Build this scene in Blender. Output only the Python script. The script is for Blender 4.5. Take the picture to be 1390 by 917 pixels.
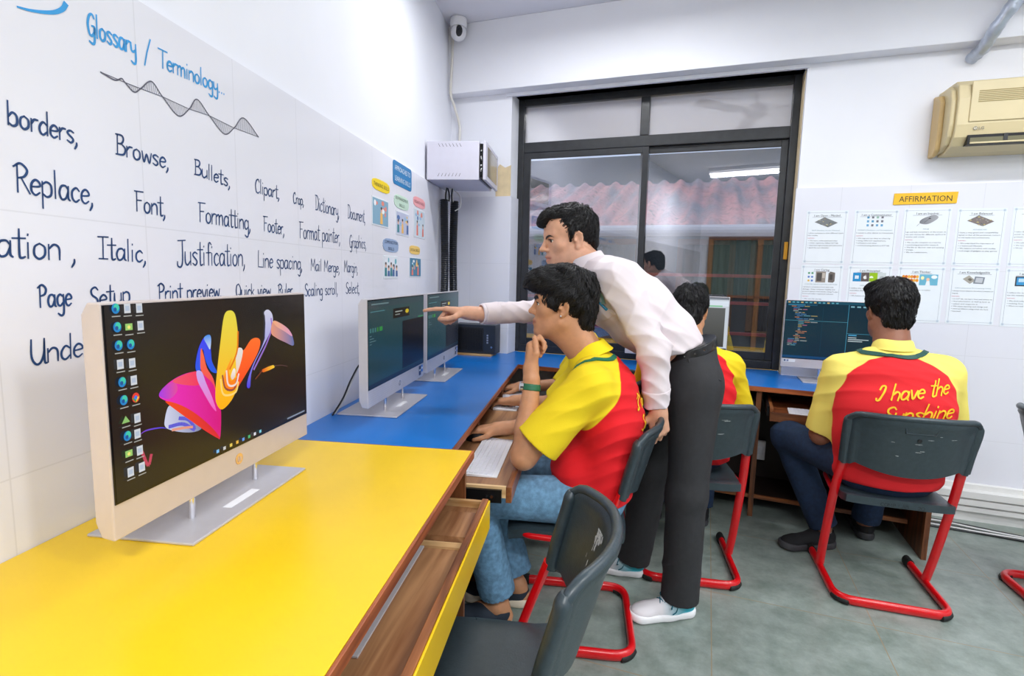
import bpy, bmesh, math, random
import numpy as np
from mathutils import Vector, Matrix, Quaternion
random.seed(7)
RNG = np.random.default_rng(11)
for _o in list(bpy.data.objects):
    bpy.data.objects.remove(_o, do_unlink=True)
SC = bpy.context.scene
COL = SC.collection
PI = math.pi

# ------------------------------------------------------------------ camera
CAM_H = 1.30
cam_data = bpy.data.cameras.new('camera')
cam = bpy.data.objects.new('camera', cam_data)
COL.objects.link(cam)
cam_data.sensor_fit = 'HORIZONTAL'
cam_data.sensor_width = 36.0
cam_data.lens = 714.44 / 1390.0 * 36.0
cam_data.shift_x = -11.0 / 1390.0
cam_data.shift_y = 1.0 / 1390.0
cam_data.clip_start = 0.02
_yaw, _pitch, _roll = -0.339832, -0.116858, 0.0247393
_f = Vector((math.sin(_yaw) * math.cos(_pitch), math.cos(_yaw) * math.cos(_pitch), math.sin(_pitch)))
_r = Vector((math.cos(_yaw), -math.sin(_yaw), 0))
_u = _r.cross(_f)
_r2 = math.cos(_roll) * _r + math.sin(_roll) * _u
_u2 = -math.sin(_roll) * _r + math.cos(_roll) * _u
_m = Matrix((_r2, _u2, -_f)).transposed().to_4x4()
_m.translation = Vector((0, 0, CAM_H))
cam.matrix_world = _m
SC.camera = cam

# ------------------------------------------------------------------ exposure, world, lamps
SC.view_settings.view_transform = 'Standard'
SC.view_settings.look = 'None'
SC.view_settings.gamma = 1.0
SC.view_settings.use_curve_mapping = False
SC.view_settings.exposure = 0.0
WORLD_STRENGTH = 1.3
SUN_STRENGTH = 1.7
TUBE_POWER = 27.5
wd = bpy.data.worlds.new('sky')
SC.world = wd
wd.use_nodes = True
_bg = wd.node_tree.nodes['Background']
_bg.inputs[0].default_value = (0.62, 0.74, 0.95, 1)
_bg.inputs[1].default_value = WORLD_STRENGTH

sun_d = bpy.data.lights.new('sun', 'SUN')
sun_d.energy = SUN_STRENGTH
sun_d.angle = 0.35
sun_d.color = (1.0, .96, .92)
sun_o = bpy.data.objects.new('sun', sun_d)
COL.objects.link(sun_o)
sun_o.rotation_euler = Vector((0.75, 0.60, -1.05)).to_track_quat('-Z', 'Y').to_euler()   # over this building onto the roof opposite

WA = 0.22148663                      # the left wall stands this far off square
NL = Vector((math.cos(WA), math.sin(WA), 0))     # into the room, off the left wall
UL = Vector((-math.sin(WA), math.cos(WA), 0))    # along the left wall, away from the camera
def W3(o, u, z=0.0):
    return NL * o + UL * u + Vector((0, 0, z))

CEIL = 3.01
BACK = 3.55
# ceiling tube fittings: (x, y, rotation, power factor); each gets a fitting; all but the first are added to light the room
TUBES = [(0.50, -1.15, 0.20, 2.9), (1.75, 0.40, 0.15, 1.5), (1.60, 2.15, 0.05, 1.0), (-0.62, 2.62, WA, 0.75),
         (3.1, 1.2, 0.0, 1.0), (3.0, -1.6, 0.0, 1.0)]
for _i, (_x, _y, _a, _p) in enumerate(TUBES):
    ld = bpy.data.lights.new('tube_light', 'AREA')
    ld.shape = 'RECTANGLE'
    ld.size = 1.15
    ld.size_y = 0.10
    ld.energy = TUBE_POWER * _p
    ld.color = (0.955, 0.98, 1.0)
    lo = bpy.data.objects.new('tube_light', ld)
    COL.objects.link(lo)
    lo.location = (_x, _y, CEIL - 0.125)
    lo.rotation_euler = (0, 0, _a)

# ------------------------------------------------------------------ materials
def new_mat(name):
    m = bpy.data.materials.new(name)
    m.use_nodes = True
    nt = m.node_tree
    return m, nt, nt.nodes['Principled BSDF']

def srgb(r, g, b):
    f = lambda c: (c / 255.0 / 12.92) if c / 255.0 <= 0.04045 else ((c / 255.0 + 0.055) / 1.055) ** 2.4
    return (f(r), f(g), f(b), 1.0)

_mc = {}
def mat(name, col, rough=0.5, metal=0.0, noise=0.0, nscale=20.0, bump=0.0, bscale=60.0, spec=0.5, coat=0.0, emit=None, estr=0.0):
    """plain procedural material: base colour broken up by noise, optional fine bump"""
    if name in _mc:
        return _mc[name]
    m, nt, b = new_mat(name)
    b.inputs['Base Color'].default_value = col
    b.inputs['Roughness'].default_value = rough
    b.inputs['Metallic'].default_value = metal
    b.inputs['Specular IOR Level'].default_value = spec
    b.inputs['Coat Weight'].default_value = coat
    N, L = nt.nodes, nt.links
    tc = None
    if noise or bump:
        tc = N.new('ShaderNodeTexCoord')
    if noise:
        n = N.new('ShaderNodeTexNoise')
        n.inputs['Scale'].default_value = nscale
        n.inputs['Detail'].default_value = 5
        L.new(tc.outputs['Object'], n.inputs['Vector'])
        r = N.new('ShaderNodeValToRGB')
        r.color_ramp.elements[0].position = 0.3
        r.color_ramp.elements[1].position = 0.7
        r.color_ramp.elements[0].color = tuple(c * (1 - noise) for c in col[:3]) + (1,)
        r.color_ramp.elements[1].color = tuple(min(1, c * (1 + noise)) for c in col[:3]) + (1,)
        L.new(n.outputs['Fac'], r.inputs['Fac'])
        L.new(r.outputs['Color'], b.inputs['Base Color'])
    if bump:
        n2 = N.new('ShaderNodeTexNoise')
        n2.inputs['Scale'].default_value = bscale
        n2.inputs['Detail'].default_value = 4
        L.new(tc.outputs['Object'], n2.inputs['Vector'])
        bp = N.new('ShaderNodeBump')
        bp.inputs['Strength'].default_value = bump
        bp.inputs['Distance'].default_value = 0.004
        L.new(n2.outputs['Fac'], bp.inputs['Height'])
        L.new(bp.outputs['Normal'], b.inputs['Normal'])
    if emit:
        b.inputs['Emission Color'].default_value = emit
        b.inputs['Emission Strength'].default_value = estr
    _mc[name] = m
    return m

def wood_mat(name, dark, light, axis='Y', scale=1.0, rough=0.4):
    m, nt, b = new_mat(name)
    N, L = nt.nodes, nt.links
    tc = N.new('ShaderNodeTexCoord')
    mp = N.new('ShaderNodeMapping')
    s = {'X': (2, 26, 26), 'Y': (26, 2, 26), 'Z': (26, 26, 2)}[axis]
    mp.inputs['Scale'].default_value = tuple(v * scale for v in s)
    L.new(tc.outputs['Object'], mp.inputs['Vector'])
    n = N.new('ShaderNodeTexNoise')
    n.inputs['Scale'].default_value = 1.6
    n.inputs['Detail'].default_value = 7
    n.inputs['Distortion'].default_value = 0.6
    L.new(mp.outputs['Vector'], n.inputs['Vector'])
    r = N.new('ShaderNodeValToRGB')
    r.color_ramp.elements[0].position = 0.35
    r.color_ramp.elements[1].position = 0.68
    r.color_ramp.elements[0].color = dark
    r.color_ramp.elements[1].color = light
    L.new(n.outputs['Fac'], r.inputs['Fac'])
    L.new(r.outputs['Color'], b.inputs['Base Color'])
    b.inputs['Roughness'].default_value = rough
    return m

def attr_mat(name, layers, base, rough=0.7, bump=0.0, bscale=300.0, sheen=0.0, weave=0.0, soft=0.08, noise=0.0):
    """base colour overridden by per-vertex signed fields: layers = [(attribute, colour)], field > 0 shows the colour"""
    m, nt, b = new_mat(name)
    N, L = nt.nodes, nt.links
    rgb = N.new('ShaderNodeRGB')
    rgb.outputs[0].default_value = base
    cur = rgb.outputs[0]
    for an, colr in layers:
        a = N.new('ShaderNodeAttribute')
        a.attribute_name = an
        mr = N.new('ShaderNodeMapRange')
        mr.inputs['From Min'].default_value = -soft
        mr.inputs['From Max'].default_value = soft
        L.new(a.outputs['Fac'], mr.inputs['Value'])
        mx = N.new('ShaderNodeMix')
        mx.data_type = 'RGBA'
        L.new(mr.outputs[0], mx.inputs['Factor'])
        L.new(cur, mx.inputs['A'])
        mx.inputs['B'].default_value = colr
        cur = mx.outputs['Result']
    tc = N.new('ShaderNodeTexCoord')
    if noise:
        n = N.new('ShaderNodeTexNoise')
        n.inputs['Scale'].default_value = 55
        n.inputs['Detail'].default_value = 6
        L.new(tc.outputs['Object'], n.inputs['Vector'])
        mr = N.new('ShaderNodeMapRange')
        mr.inputs['From Min'].default_value = 0.3
        mr.inputs['From Max'].default_value = 0.7
        mr.inputs['To Min'].default_value = 1 - noise
        mr.inputs['To Max'].default_value = 1 + noise
        L.new(n.outputs['Fac'], mr.inputs['Value'])
        vm = N.new('ShaderNodeVectorMath')
        vm.operation = 'SCALE'
        L.new(cur, vm.inputs[0])
        L.new(mr.outputs[0], vm.inputs['Scale'])
        cur = vm.outputs[0]
    L.new(cur, b.inputs['Base Color'])
    b.inputs['Roughness'].default_value = rough
    b.inputs['Sheen Weight'].default_value = sheen
    if bump:
        n2 = N.new('ShaderNodeTexNoise')
        n2.inputs['Scale'].default_value = bscale
        n2.inputs['Detail'].default_value = 3
        L.new(tc.outputs['Object'], n2.inputs['Vector'])
        bp = N.new('ShaderNodeBump')
        bp.inputs['Strength'].default_value = bump
        bp.inputs['Distance'].default_value = 0.003
        L.new(n2.outputs['Fac'], bp.inputs['Height'])
        L.new(bp.outputs['Normal'], b.inputs['Normal'])
    return m

def skin_mat(name, col, lip):
    m = attr_mat(name, [('stubble', tuple(c * f for c, f in zip(col[:3], (0.62, 0.62, 0.68))) + (1,)), ('lips', lip)], col, rough=0.48, bump=0.12, bscale=160, soft=1.0, noise=0.06)
    b = m.node_tree.nodes['Principled BSDF']
    b.inputs['Subsurface Weight'].default_value = 0.12
    b.inputs['Subsurface Radius'].default_value = (0.010, 0.004, 0.002)
    b.inputs['Specular IOR Level'].default_value = 0.4
    return m

M = {}
M['paint'] = mat('white_wall_paint', srgb(238, 239, 246), 0.6, noise=0.015, nscale=3, bump=0.08, bscale=18)
M['ceil'] = mat('ceiling_paint', srgb(226, 226, 236), 0.8, noise=0.01, nscale=4)
M['cream'] = mat('yellowed_paint', srgb(226, 205, 165), 0.6, noise=0.08, nscale=20)
M['black_alu'] = mat('black_anodised_frame', srgb(38, 40, 44), 0.35, noise=0.25, nscale=18, bump=0.1)
M['yellow_lam'] = mat('yellow_laminate', srgb(236, 194, 10), 0.30, noise=0.045, nscale=4.0, bump=0.02, bscale=25)
M['blue_lam'] = mat('blue_laminate', srgb(0, 112, 198), 0.30, noise=0.05, nscale=3.0, bump=0.02, bscale=25)
M['woodY'] = wood_mat('brown_board_along', srgb(88, 46, 22), srgb(158, 96, 52), 'Y')
M['woodX'] = wood_mat('brown_board_across', srgb(88, 46, 22), srgb(158, 96, 52), 'X')
M['woodZ'] = wood_mat('brown_board_upright', srgb(80, 44, 24), srgb(140, 84, 48), 'Z')
M['wood_edge'] = wood_mat('red_brown_edge_lipping', srgb(120, 56, 28), srgb(176, 96, 52), 'Y')
M['wood_tray'] = wood_mat('worn_tray_board', srgb(122, 78, 48), srgb(188, 140, 98), 'Y', 0.6)
M['wood_pale'] = wood_mat('pale_raw_wood', srgb(176, 128, 76), srgb(226, 190, 140), 'X')
M['dark_void'] = mat('dark_runner_metal', srgb(22, 22, 24), 0.4, metal=0.5)
M['silver'] = mat('silver_plastic', srgb(206, 203, 208), 0.32, metal=0.25, noise=0.02, nscale=30)
M['silver_base'] = mat('brushed_silver_base', srgb(196, 194, 200), 0.30, metal=0.35, noise=0.02, nscale=60)
M['champagne'] = mat('champagne_plastic', srgb(204, 191, 186), 0.34, metal=0.15, noise=0.02, nscale=30)
M['chrome'] = mat('chrome', srgb(225, 225, 230), 0.12, metal=1.0)
M['white_plastic'] = mat('white_plastic', srgb(236, 236, 240), 0.35, noise=0.015)
M['key_white'] = mat('white_keycaps', srgb(228, 228, 236), 0.4)
M['grey_plastic'] = mat('dark_grey_plastic', srgb(50, 62, 68), 0.36, noise=0.12, nscale=60, bump=0.12, bscale=220)
M['black_plastic'] = mat('black_plastic', srgb(24, 25, 28), 0.4, noise=0.1)
M['red_steel'] = mat('red_painted_steel', srgb(214, 12, 22), 0.28, noise=0.06, nscale=30, coat=0.3)
M['rubber'] = mat('black_rubber', srgb(22, 22, 22), 0.6)
M['screen_off'] = mat('screen_glass', srgb(12, 14, 20), 0.12)
M['cable'] = mat('black_cable', srgb(25, 27, 30), 0.45)
M['cable_w'] = mat('white_cable', srgb(215, 215, 215), 0.5)
M['paper'] = mat('laminated_paper', srgb(236, 242, 248), 0.22, noise=0.01)
M['ink'] = mat('print_ink', srgb(70, 74, 84), 0.5)
M['ink_red'] = mat('print_ink_red', srgb(196, 80, 110), 0.5)
M['ac'] = mat('yellowed_cream_plastic', srgb(212, 196, 154), 0.4, noise=0.03, nscale=6)
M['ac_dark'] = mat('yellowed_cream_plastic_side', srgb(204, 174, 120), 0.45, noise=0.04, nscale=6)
M['foil'] = mat('silver_foil_wrap', srgb(190, 198, 212), 0.35, metal=0.55, noise=0.12, nscale=25, bump=0.8, bscale=45)
M['steel_box'] = mat('pale_lilac_steel', srgb(212, 210, 224), 0.4, noise=0.02)

def emis(name, col, strength):
    m = bpy.data.materials.get(name)
    if m:
        return m
    m = bpy.data.materials.new(name)
    m.use_nodes = True
    nt = m.node_tree
    nt.nodes.clear()
    o = nt.nodes.new('ShaderNodeOutputMaterial')
    e = nt.nodes.new('ShaderNodeEmission')
    e.inputs[0].default_value = col
    e.inputs[1].default_value = strength
    g = nt.nodes.new('ShaderNodeBsdfGlossy')
    g.inputs['Roughness'].default_value = 0.15
    g.inputs['Color'].default_value = (0.04, 0.04, 0.04, 1)
    a = nt.nodes.new('ShaderNodeAddShader')
    nt.links.new(e.outputs[0], a.inputs[0])
    nt.links.new(g.outputs[0], a.inputs[1])
    nt.links.new(a.outputs[0], o.inputs[0])
    return m
# ------------------------------------------------------------------ mesh building
def I4():
    return Matrix.Identity(4)
def T(x, y, z):
    return Matrix.Translation((x, y, z))
def RZ(a):
    return Matrix.Rotation(a, 4, 'Z')
def RX(a):
    return Matrix.Rotation(a, 4, 'X')
def RY(a):
    return Matrix.Rotation(a, 4, 'Y')

class MB:
    """collects shapes; build() links them as ONE mesh object"""
    def __init__(self):
        self.v, self.f, self.mi, self.mats = [], [], [], []
    def _m(self, m):
        if m not in self.mats:
            self.mats.append(m)
        return self.mats.index(m)
    def add(self, verts, faces, m, mtx=None):
        n = len(self.v)
        if mtx is not None:
            verts = [tuple(mtx @ Vector(p)) for p in verts]
        self.v.extend(tuple(p) for p in verts)
        k = self._m(m)
        for f in faces:
            self.f.append(tuple(i + n for i in f))
            self.mi.append(k)
        return self
    def box(self, x0, x1, y0, y1, z0, z1, m, mtx=None):
        vs = [(x, y, z) for z in (z0, z1) for y in (y0, y1) for x in (x0, x1)]
        fs = [(0, 2, 3, 1), (4, 5, 7, 6), (0, 1, 5, 4), (2, 6, 7, 3), (0, 4, 6, 2), (1, 3, 7, 5)]
        return self.add(vs, fs, m, mtx)
    def cbox(self, c, s, m, mtx=None):
        return self.box(c[0] - s[0] / 2, c[0] + s[0] / 2, c[1] - s[1] / 2, c[1] + s[1] / 2, c[2] - s[2] / 2, c[2] + s[2] / 2, m, mtx)
    def prism(self, poly, a0, a1, m, axis='Z', mtx=None):
        """polygon in two axes extruded along the third"""
        n = len(poly)
        def p3(p, a):
            if axis == 'Z': return (p[0], p[1], a)
            if axis == 'Y': return (p[0], a, p[1])
            return (a, p[0], p[1])
        vs = [p3(p, a0) for p in poly] + [p3(p, a1) for p in poly]
        fs = [tuple(reversed(range(n))), tuple(range(n, 2 * n))] + [(i, (i + 1) % n, n + (i + 1) % n, n + i) for i in range(n)]
        return self.add(vs, fs, m, mtx)
    def cyl(self, p0, p1, r0, m, r1=None, seg=16, mtx=None):
        return self.tube([p0, p1], [r0, r0 if r1 is None else r1], m, seg=seg, mtx=mtx)
    def tube(self, pts, r, m, seg=10, caps=True, mtx=None, closed=False, flat=None):
        P = [Vector(p) for p in pts]
        n = len(P)
        R = r if isinstance(r, (list, tuple)) else [r] * n
        vs, fs = [], []
        up = None
        for i in range(n):
            a = P[(i - 1) % n] if (i > 0 or closed) else P[0]
            b = P[(i + 1) % n] if (i < n - 1 or closed) else P[-1]
            d = (b - a)
            d = d.normalized() if d.length > 1e-9 else Vector((0, 0, 1))
            if up is None:
                up = Vector((0, 0, 1)) if abs(d.z) < 0.9 else Vector((1, 0, 0))
            s = d.cross(up)
            if s.length < 1e-6:
                s = d.cross(Vector((1, 0, 0)))
            s.normalize()
            up = s.cross(d).normalized()
            for k in range(seg):
                t = 2 * PI * k / seg
                f1, f2 = (1, 1) if flat is None else flat
                vs.append(P[i] + (s * math.cos(t) * f1 + up * math.sin(t) * f2) * R[i])
        for i in range(n if closed else n - 1):
            for k in range(seg):
                a = i * seg + k
                b = i * seg + (k + 1) % seg
                c = ((i + 1) % n) * seg + (k + 1) % seg
                d2 = ((i + 1) % n) * seg + k
                fs.append((a, b, c, d2))
        if caps and not closed:
            fs.append(tuple(reversed(range(seg))))
            fs.append(tuple(range((n - 1) * seg, n * seg)))
        return self.add(vs, fs, m, mtx)
    def lathe(self, prof, m, seg=24, mtx=None):
        vs, fs = [], []
        for (r, z) in prof:
            for k in range(seg):
                t = 2 * PI * k / seg
                vs.append((r * math.cos(t), r * math.sin(t), z))
        n = len(prof)
        for i in range(n - 1):
            for k in range(seg):
                fs.append((i * seg + k, i * seg + (k + 1) % seg, (i + 1) * seg + (k + 1) % seg, (i + 1) * seg + k))
        fs.append(tuple(reversed(range(seg))))
        fs.append(tuple(range((n - 1) * seg, n * seg)))
        return self.add(vs, fs, m, mtx)
    def sphere(self, c, r, m, seg=16, rings=10, mtx=None, scale=(1, 1, 1)):
        vs, fs = [], []
        for i in range(rings + 1):
            ph = PI * i / rings
            for k in range(seg):
                t = 2 * PI * k / seg
                vs.append((c[0] + r * scale[0] * math.sin(ph) * math.cos(t), c[1] + r * scale[1] * math.sin(ph) * math.sin(t), c[2] + r * scale[2] * math.cos(ph)))
        for i in range(rings):
            for k in range(seg):
                fs.append((i * seg + k, (i + 1) * seg + k, (i + 1) * seg + (k + 1) % seg, i * seg + (k + 1) % seg))
        return self.add(vs, fs, m, mtx)
    def grid(self, fn, nu, nv, m, mtx=None, closed_u=False):
        vs = [fn(i / (nu if closed_u else nu - 1), j / (nv - 1)) for j in range(nv) for i in range(nu)]
        fs = []
        for j in range(nv - 1):
            for i in range(nu if closed_u else nu - 1):
                fs.append((j * nu + i, j * nu + (i + 1) % nu, (j + 1) * nu + (i + 1) % nu, (j + 1) * nu + i))
        return self.add(vs, fs, m, mtx)
    def build(self, name, parent=None, smooth=False, bevel=0.0, seg=2, weld=False, label=None):
        me = bpy.data.meshes.new(name)
        me.from_pydata([tuple(p) for p in self.v], [], self.f)
        for m in self.mats:
            me.materials.append(m)
        me.polygons.foreach_set('material_index', self.mi)
        if smooth:
            me.polygons.foreach_set('use_smooth', [True] * len(me.polygons))
        if weld:
            bm = bmesh.new(); bm.from_mesh(me)
            bmesh.ops.remove_doubles(bm, verts=bm.verts, dist=1e-5)
            bm.to_mesh(me); bm.free()
        me.update()
        if smooth:
            try:
                me.set_sharp_from_angle(angle=math.radians(45))
            except Exception:
                pass
        o = bpy.data.objects.new(name, me)
        COL.objects.link(o)
        if parent is not None:
            o.parent = parent
        if bevel:
            b = o.modifiers.new('bevel', 'BEVEL')
            b.width = bevel
            b.segments = seg
            b.limit_method = 'ANGLE'
            b.angle_limit = math.radians(40)
        if label:
            o['label'] = label
        return o

def thing(name, label, cat, loc=(0, 0, 0), rz=0.0, group=None):
    o = bpy.data.objects.new(name, None)
    COL.objects.link(o)
    o.empty_display_size = 0.05
    o.location = loc
    o.rotation_euler = (0, 0, rz)
    o['label'] = label
    o['category'] = cat
    if group:
        o['group'] = group
    return o
def tag(o, label, cat, group=None):
    o['label'] = label
    o['category'] = cat
    if group:
        o['group'] = group
    return o
def struct(o):
    o['kind'] = 'structure'
    return o
def place(o, loc, rz=0.0):
    o.location = loc
    o.rotation_euler = (0, 0, rz)
    return o
def copy_tree(o, parent=None):
    c = o.copy()
    COL.objects.link(c)
    if parent is not None:
        c.parent = parent
    for ch in list(o.children):
        copy_tree(ch, c)
    return c

def catmull(pts, n=6):
    P = [np.array(p, float) for p in pts]
    if len(P) < 3:
        return [tuple(p) for p in P]
    out = []
    for i in range(len(P) - 1):
        p0 = P[i - 1] if i > 0 else 2 * P[0] - P[1]
        p1, p2 = P[i], P[i + 1]
        p3 = P[i + 2] if i + 2 < len(P) else 2 * P[-1] - P[-2]
        for k in range(n):
            t = k / n
            out.append(tuple(0.5 * ((2 * p1) + (-p0 + p2) * t + (2 * p0 - 5 * p1 + 4 * p2 - p3) * t * t + (-p0 + 3 * p1 - 3 * p2 + p3) * t ** 3)))
    out.append(tuple(P[-1]))
    return out

def ribbon(mb, pts2, wfun, m, mapf, lift=0.0004):
    """a brush stroke: polyline in 2D given a width; mapf(x, y, lift) puts it on a surface"""
    P = [np.array(p, float) for p in pts2]
    n = len(P)
    if n < 2:
        return
    vs, fs = [], []
    for i in range(n):
        d = P[min(i + 1, n - 1)] - P[max(i - 1, 0)]
        L = np.hypot(*d)
        d = d / L if L > 1e-9 else np.array([1.0, 0])
        nn = np.array([-d[1], d[0]])
        w = wfun(i / (n - 1)) * 0.5
        e = d * w * 0.6 * (-1 if i == 0 else (1 if i == n - 1 else 0))
        vs.append(mapf(*(P[i] + nn * w + e), lift))
        vs.append(mapf(*(P[i] - nn * w + e), lift))
    for i in range(n - 1):
        fs.append((2 * i, 2 * i + 1, 2 * i + 3, 2 * i + 2))
    mb.add(vs, fs, m)

GL = {
 'a': (6, ["4,4 3,5 1,4.6 0,2.4 1,0.2 3,0.6 4.2,3", "4.4,5 4.3,1 5.2,0"]), 'b': (5.5, ["0,9 0,0", "0,3 2,5 4,4 4,1 2,0 0,1"]),
 'c': (5, ["4,4 2.4,5 0.4,3.6 0.4,1.2 2,0 4,1"]), 'd': (5.6, ["4,4 2,5 0.2,3 0.4,0.8 2,0 4,1.4", "4.2,9.5 4.2,0"]),
 'e': (5.2, ["0.2,2.6 4,3.1 3.6,4.5 2,5 0.4,3.6 0.3,1.2 2,0 4,1"]), 'f': (4.4, ["4.4,8.4 3,9.2 2,7.6 2,0", "0,5 4,5.2"]),
 'g': (5.6, ["4,4 2,5 0.2,3.6 0.4,1 2,0.2 4,1.6", "4.2,5 4.3,-2.4 2.6,-4 0.4,-3"]), 'h': (5.6, ["0,9.5 0,0", "0,3 2,5 4,4 4,0"]),
 'i': (2.4, ["0.4,5 0.4,0", "0.4,7.2 0.5,7.7"]), 'k': (5, ["0,9 0,0", "3.6,5 0,2.2", "1.2,3 4,0"]), 'l': (2.4, ["0.3,9.6 0.4,0"]),
 'm': (8, ["0,5 0,0", "0,3.6 1.8,5 3,4 3,0", "3,3.6 4.8,5 6.2,4 6.4,0"]), 'n': (5.6, ["0,5 0,0", "0,3.4 2,5 4,4 4.2,0"]),
 'o': (5.6, ["2.2,5 0.4,3.8 0.3,1.2 2,0 4,1.2 4.1,3.8 2.2,5"]), 'p': (5.6, ["0,5 0,-4", "0,4 2,5 4,4 4,1 2,0 0,1"]),
 'r': (4, ["0,5 0,0", "0,3 1.4,4.8 3.4,5"]), 's': (5, ["4,4.4 2,5 0.4,3.8 3.6,1.6 2.4,0 0.2,0.7"]),
 't': (4, ["1.4,9 1.4,1 2.2,0 3.4,0.4", "-1,6 3.6,6.2"]), 'u': (5.6, ["0,5 0.1,1.2 1.8,0 4,1.6", "4.2,5 4.3,0"]),
 'v': (5, ["0,5 2,0 4.2,5"]), 'w': (7, ["0,5 1.2,0 3,4 4.8,0 6.2,5"]), 'y': (5.6, ["0,5 0.4,1.8 2,1.2 4,2.4", "4.2,5 4.2,-2.4 2.6,-4 0.2,-3.2"]),
 'B': (6, ["0.4,9 0.4,0", "-0.6,9 3,9 4,7.4 2.8,5.4 0.6,5", "2.8,5.2 5,3.4 4,0.6 -0.6,0"]), 'C': (6.4, ["5,7.4 3.6,9 1.4,8 0.2,4.6 1.2,0.8 3.4,0 5.4,1.2"]),
 'D': (6.4, ["0.6,9 0.6,0", "-1,9 3,8.8 5.2,6 4.8,2.6 3,0.3 -0.6,0"]), 'F': (6, ["0.6,9 0.6,0", "-1,9 5.4,9.2", "0.6,5 4,5.2"]),
 'G': (6.6, ["5,7.6 3.6,9 1.4,8 0.2,4.6 1.2,0.8 3,0.2 5,2 5,4.2 3,4.2", "5,4.2 5,-1.6 3.4,-3 1,-2.4"]), 'I': (5.4, ["2.2,9 2.2,0", "-0.4,9 5,9.2", "0,0 4.6,0"]),
 'J': (6, ["0.6,9 6.4,9.4", "4,9.2 4,1.6 2.6,-0.8 0.4,-0.4 0.2,1.2"]), 'L': (6, ["0.6,9 0.4,0.3", "0.4,0.2 5.4,0.1"]), 'M': (8, ["0,0 0.6,9", "0.6,9 3.2,3", "3.2,3 6,9", "6,9 6.6,0"]),
 'P': (5.6, ["0.6,9 0.6,0", "-0.8,8 2,9.2 4.4,7.6 3.6,5.4 0.8,4.6"]), 'Q': (7, ["3.2,9 1,8 0.2,4.6 1.2,0.8 3.4,0.2 5.4,2 5.6,6 3.2,9", "3.2,2.2 6.4,-1.2"]),
 'R': (6.2, ["0.6,9 0.6,0", "-1,8 2,9.4 4.8,7.6 3.6,5.4 0.8,4.6", "2.2,4.8 5.8,0"]), 'S': (6, ["5,7.8 3.4,9 1.2,7.8 1.6,5.6 4.4,3.8 4.6,1.4 2.6,0 0,1.2"]),
 'T': (6.4, ["-1,9 6.6,9.2", "2.8,9 2.6,0"]), 'U': (6.6, ["0,9 0,3 1.6,0.2 3.6,0.6 5,4 5.2,9", "5.2,9 5.2,1 6.2,0"]), '/': (5, ["0,-2.5 4.4,11"]),
 ',': (2.6, ["0.6,0.6 0.5,-0.6 -0.6,-2.2"]), '.': (2.6, ["0.4,0.1 0.5,0.7"]), ' ': (4, []), '-': (4, ["0,2.5 3,2.5"]),
}
def stroke_text(mb, text, m, mapf, width, size, x0=0.0, y0=0.0, stretch=1.0, slope=0.0, shear=0.0, taper=0.35, gap=0.0, lift=0.0004):
    """hand lettering: size is the cap height; returns the advance"""
    s = size / 9.0
    x = x0
    for ch in text:
        adv, strokes = GL.get(ch, GL[' '])
        for st in strokes:
            pts = [tuple(float(c) for c in q.split(',')) for q in st.split()]
            pts = catmull(pts, 5)
            q = [(x + (px * s + shear * py * s) * stretch, y0 + py * s + slope * (x - x0)) for px, py in pts]
            ribbon(mb, q, lambda t: width * (1 - taper * abs(2 * t - 1) ** 3), m, mapf, lift)
        x += (adv + gap) * s * stretch
    return x - x0

def text_width(text, size, gap=0.0):
    return sum(GL.get(c, GL[' '])[0] + gap for c in text) * size / 9.0

def font_text(mb, text, m, size, mtx, align='LEFT', width=None, spacing=1.0, shear=0.0, bold=0.0, maxw=None):
    """print lettering with the built-in font, as mesh, laid in the XY plane of mtx"""
    cu = bpy.data.curves.new('t', 'FONT')
    cu.body = text
    cu.size = size
    cu.align_x = align
    cu.resolution_u = 2
    cu.space_character = spacing
    cu.shear = shear
    cu.offset = bold
    if maxw:
        cu.text_boxes[0].width = maxw
    ob = bpy.data.objects.new('t', cu)
    COL.objects.link(ob)
    bpy.context.view_layer.update()
    dg = bpy.context.evaluated_depsgraph_get()
    me = ob.evaluated_get(dg).to_mesh()
    vs = [v.co.copy() for v in me.vertices]
    fs = [tuple(p.vertices) for p in me.polygons]
    ob.evaluated_get(dg).to_mesh_clear()
    bpy.data.objects.remove(ob, do_unlink=True)
    bpy.data.curves.remove(cu)
    if vs and width:
        xs = [v.x for v in vs]
        w = max(xs) - min(xs)
        k = width / w if w > 1e-6 else 1
        x0 = (max(xs) + min(xs)) / 2 if align == 'CENTER' else min(xs)
        for v in vs:
            v.x = (v.x - x0) * k
    mb.add(vs, fs, m, mtx)
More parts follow.
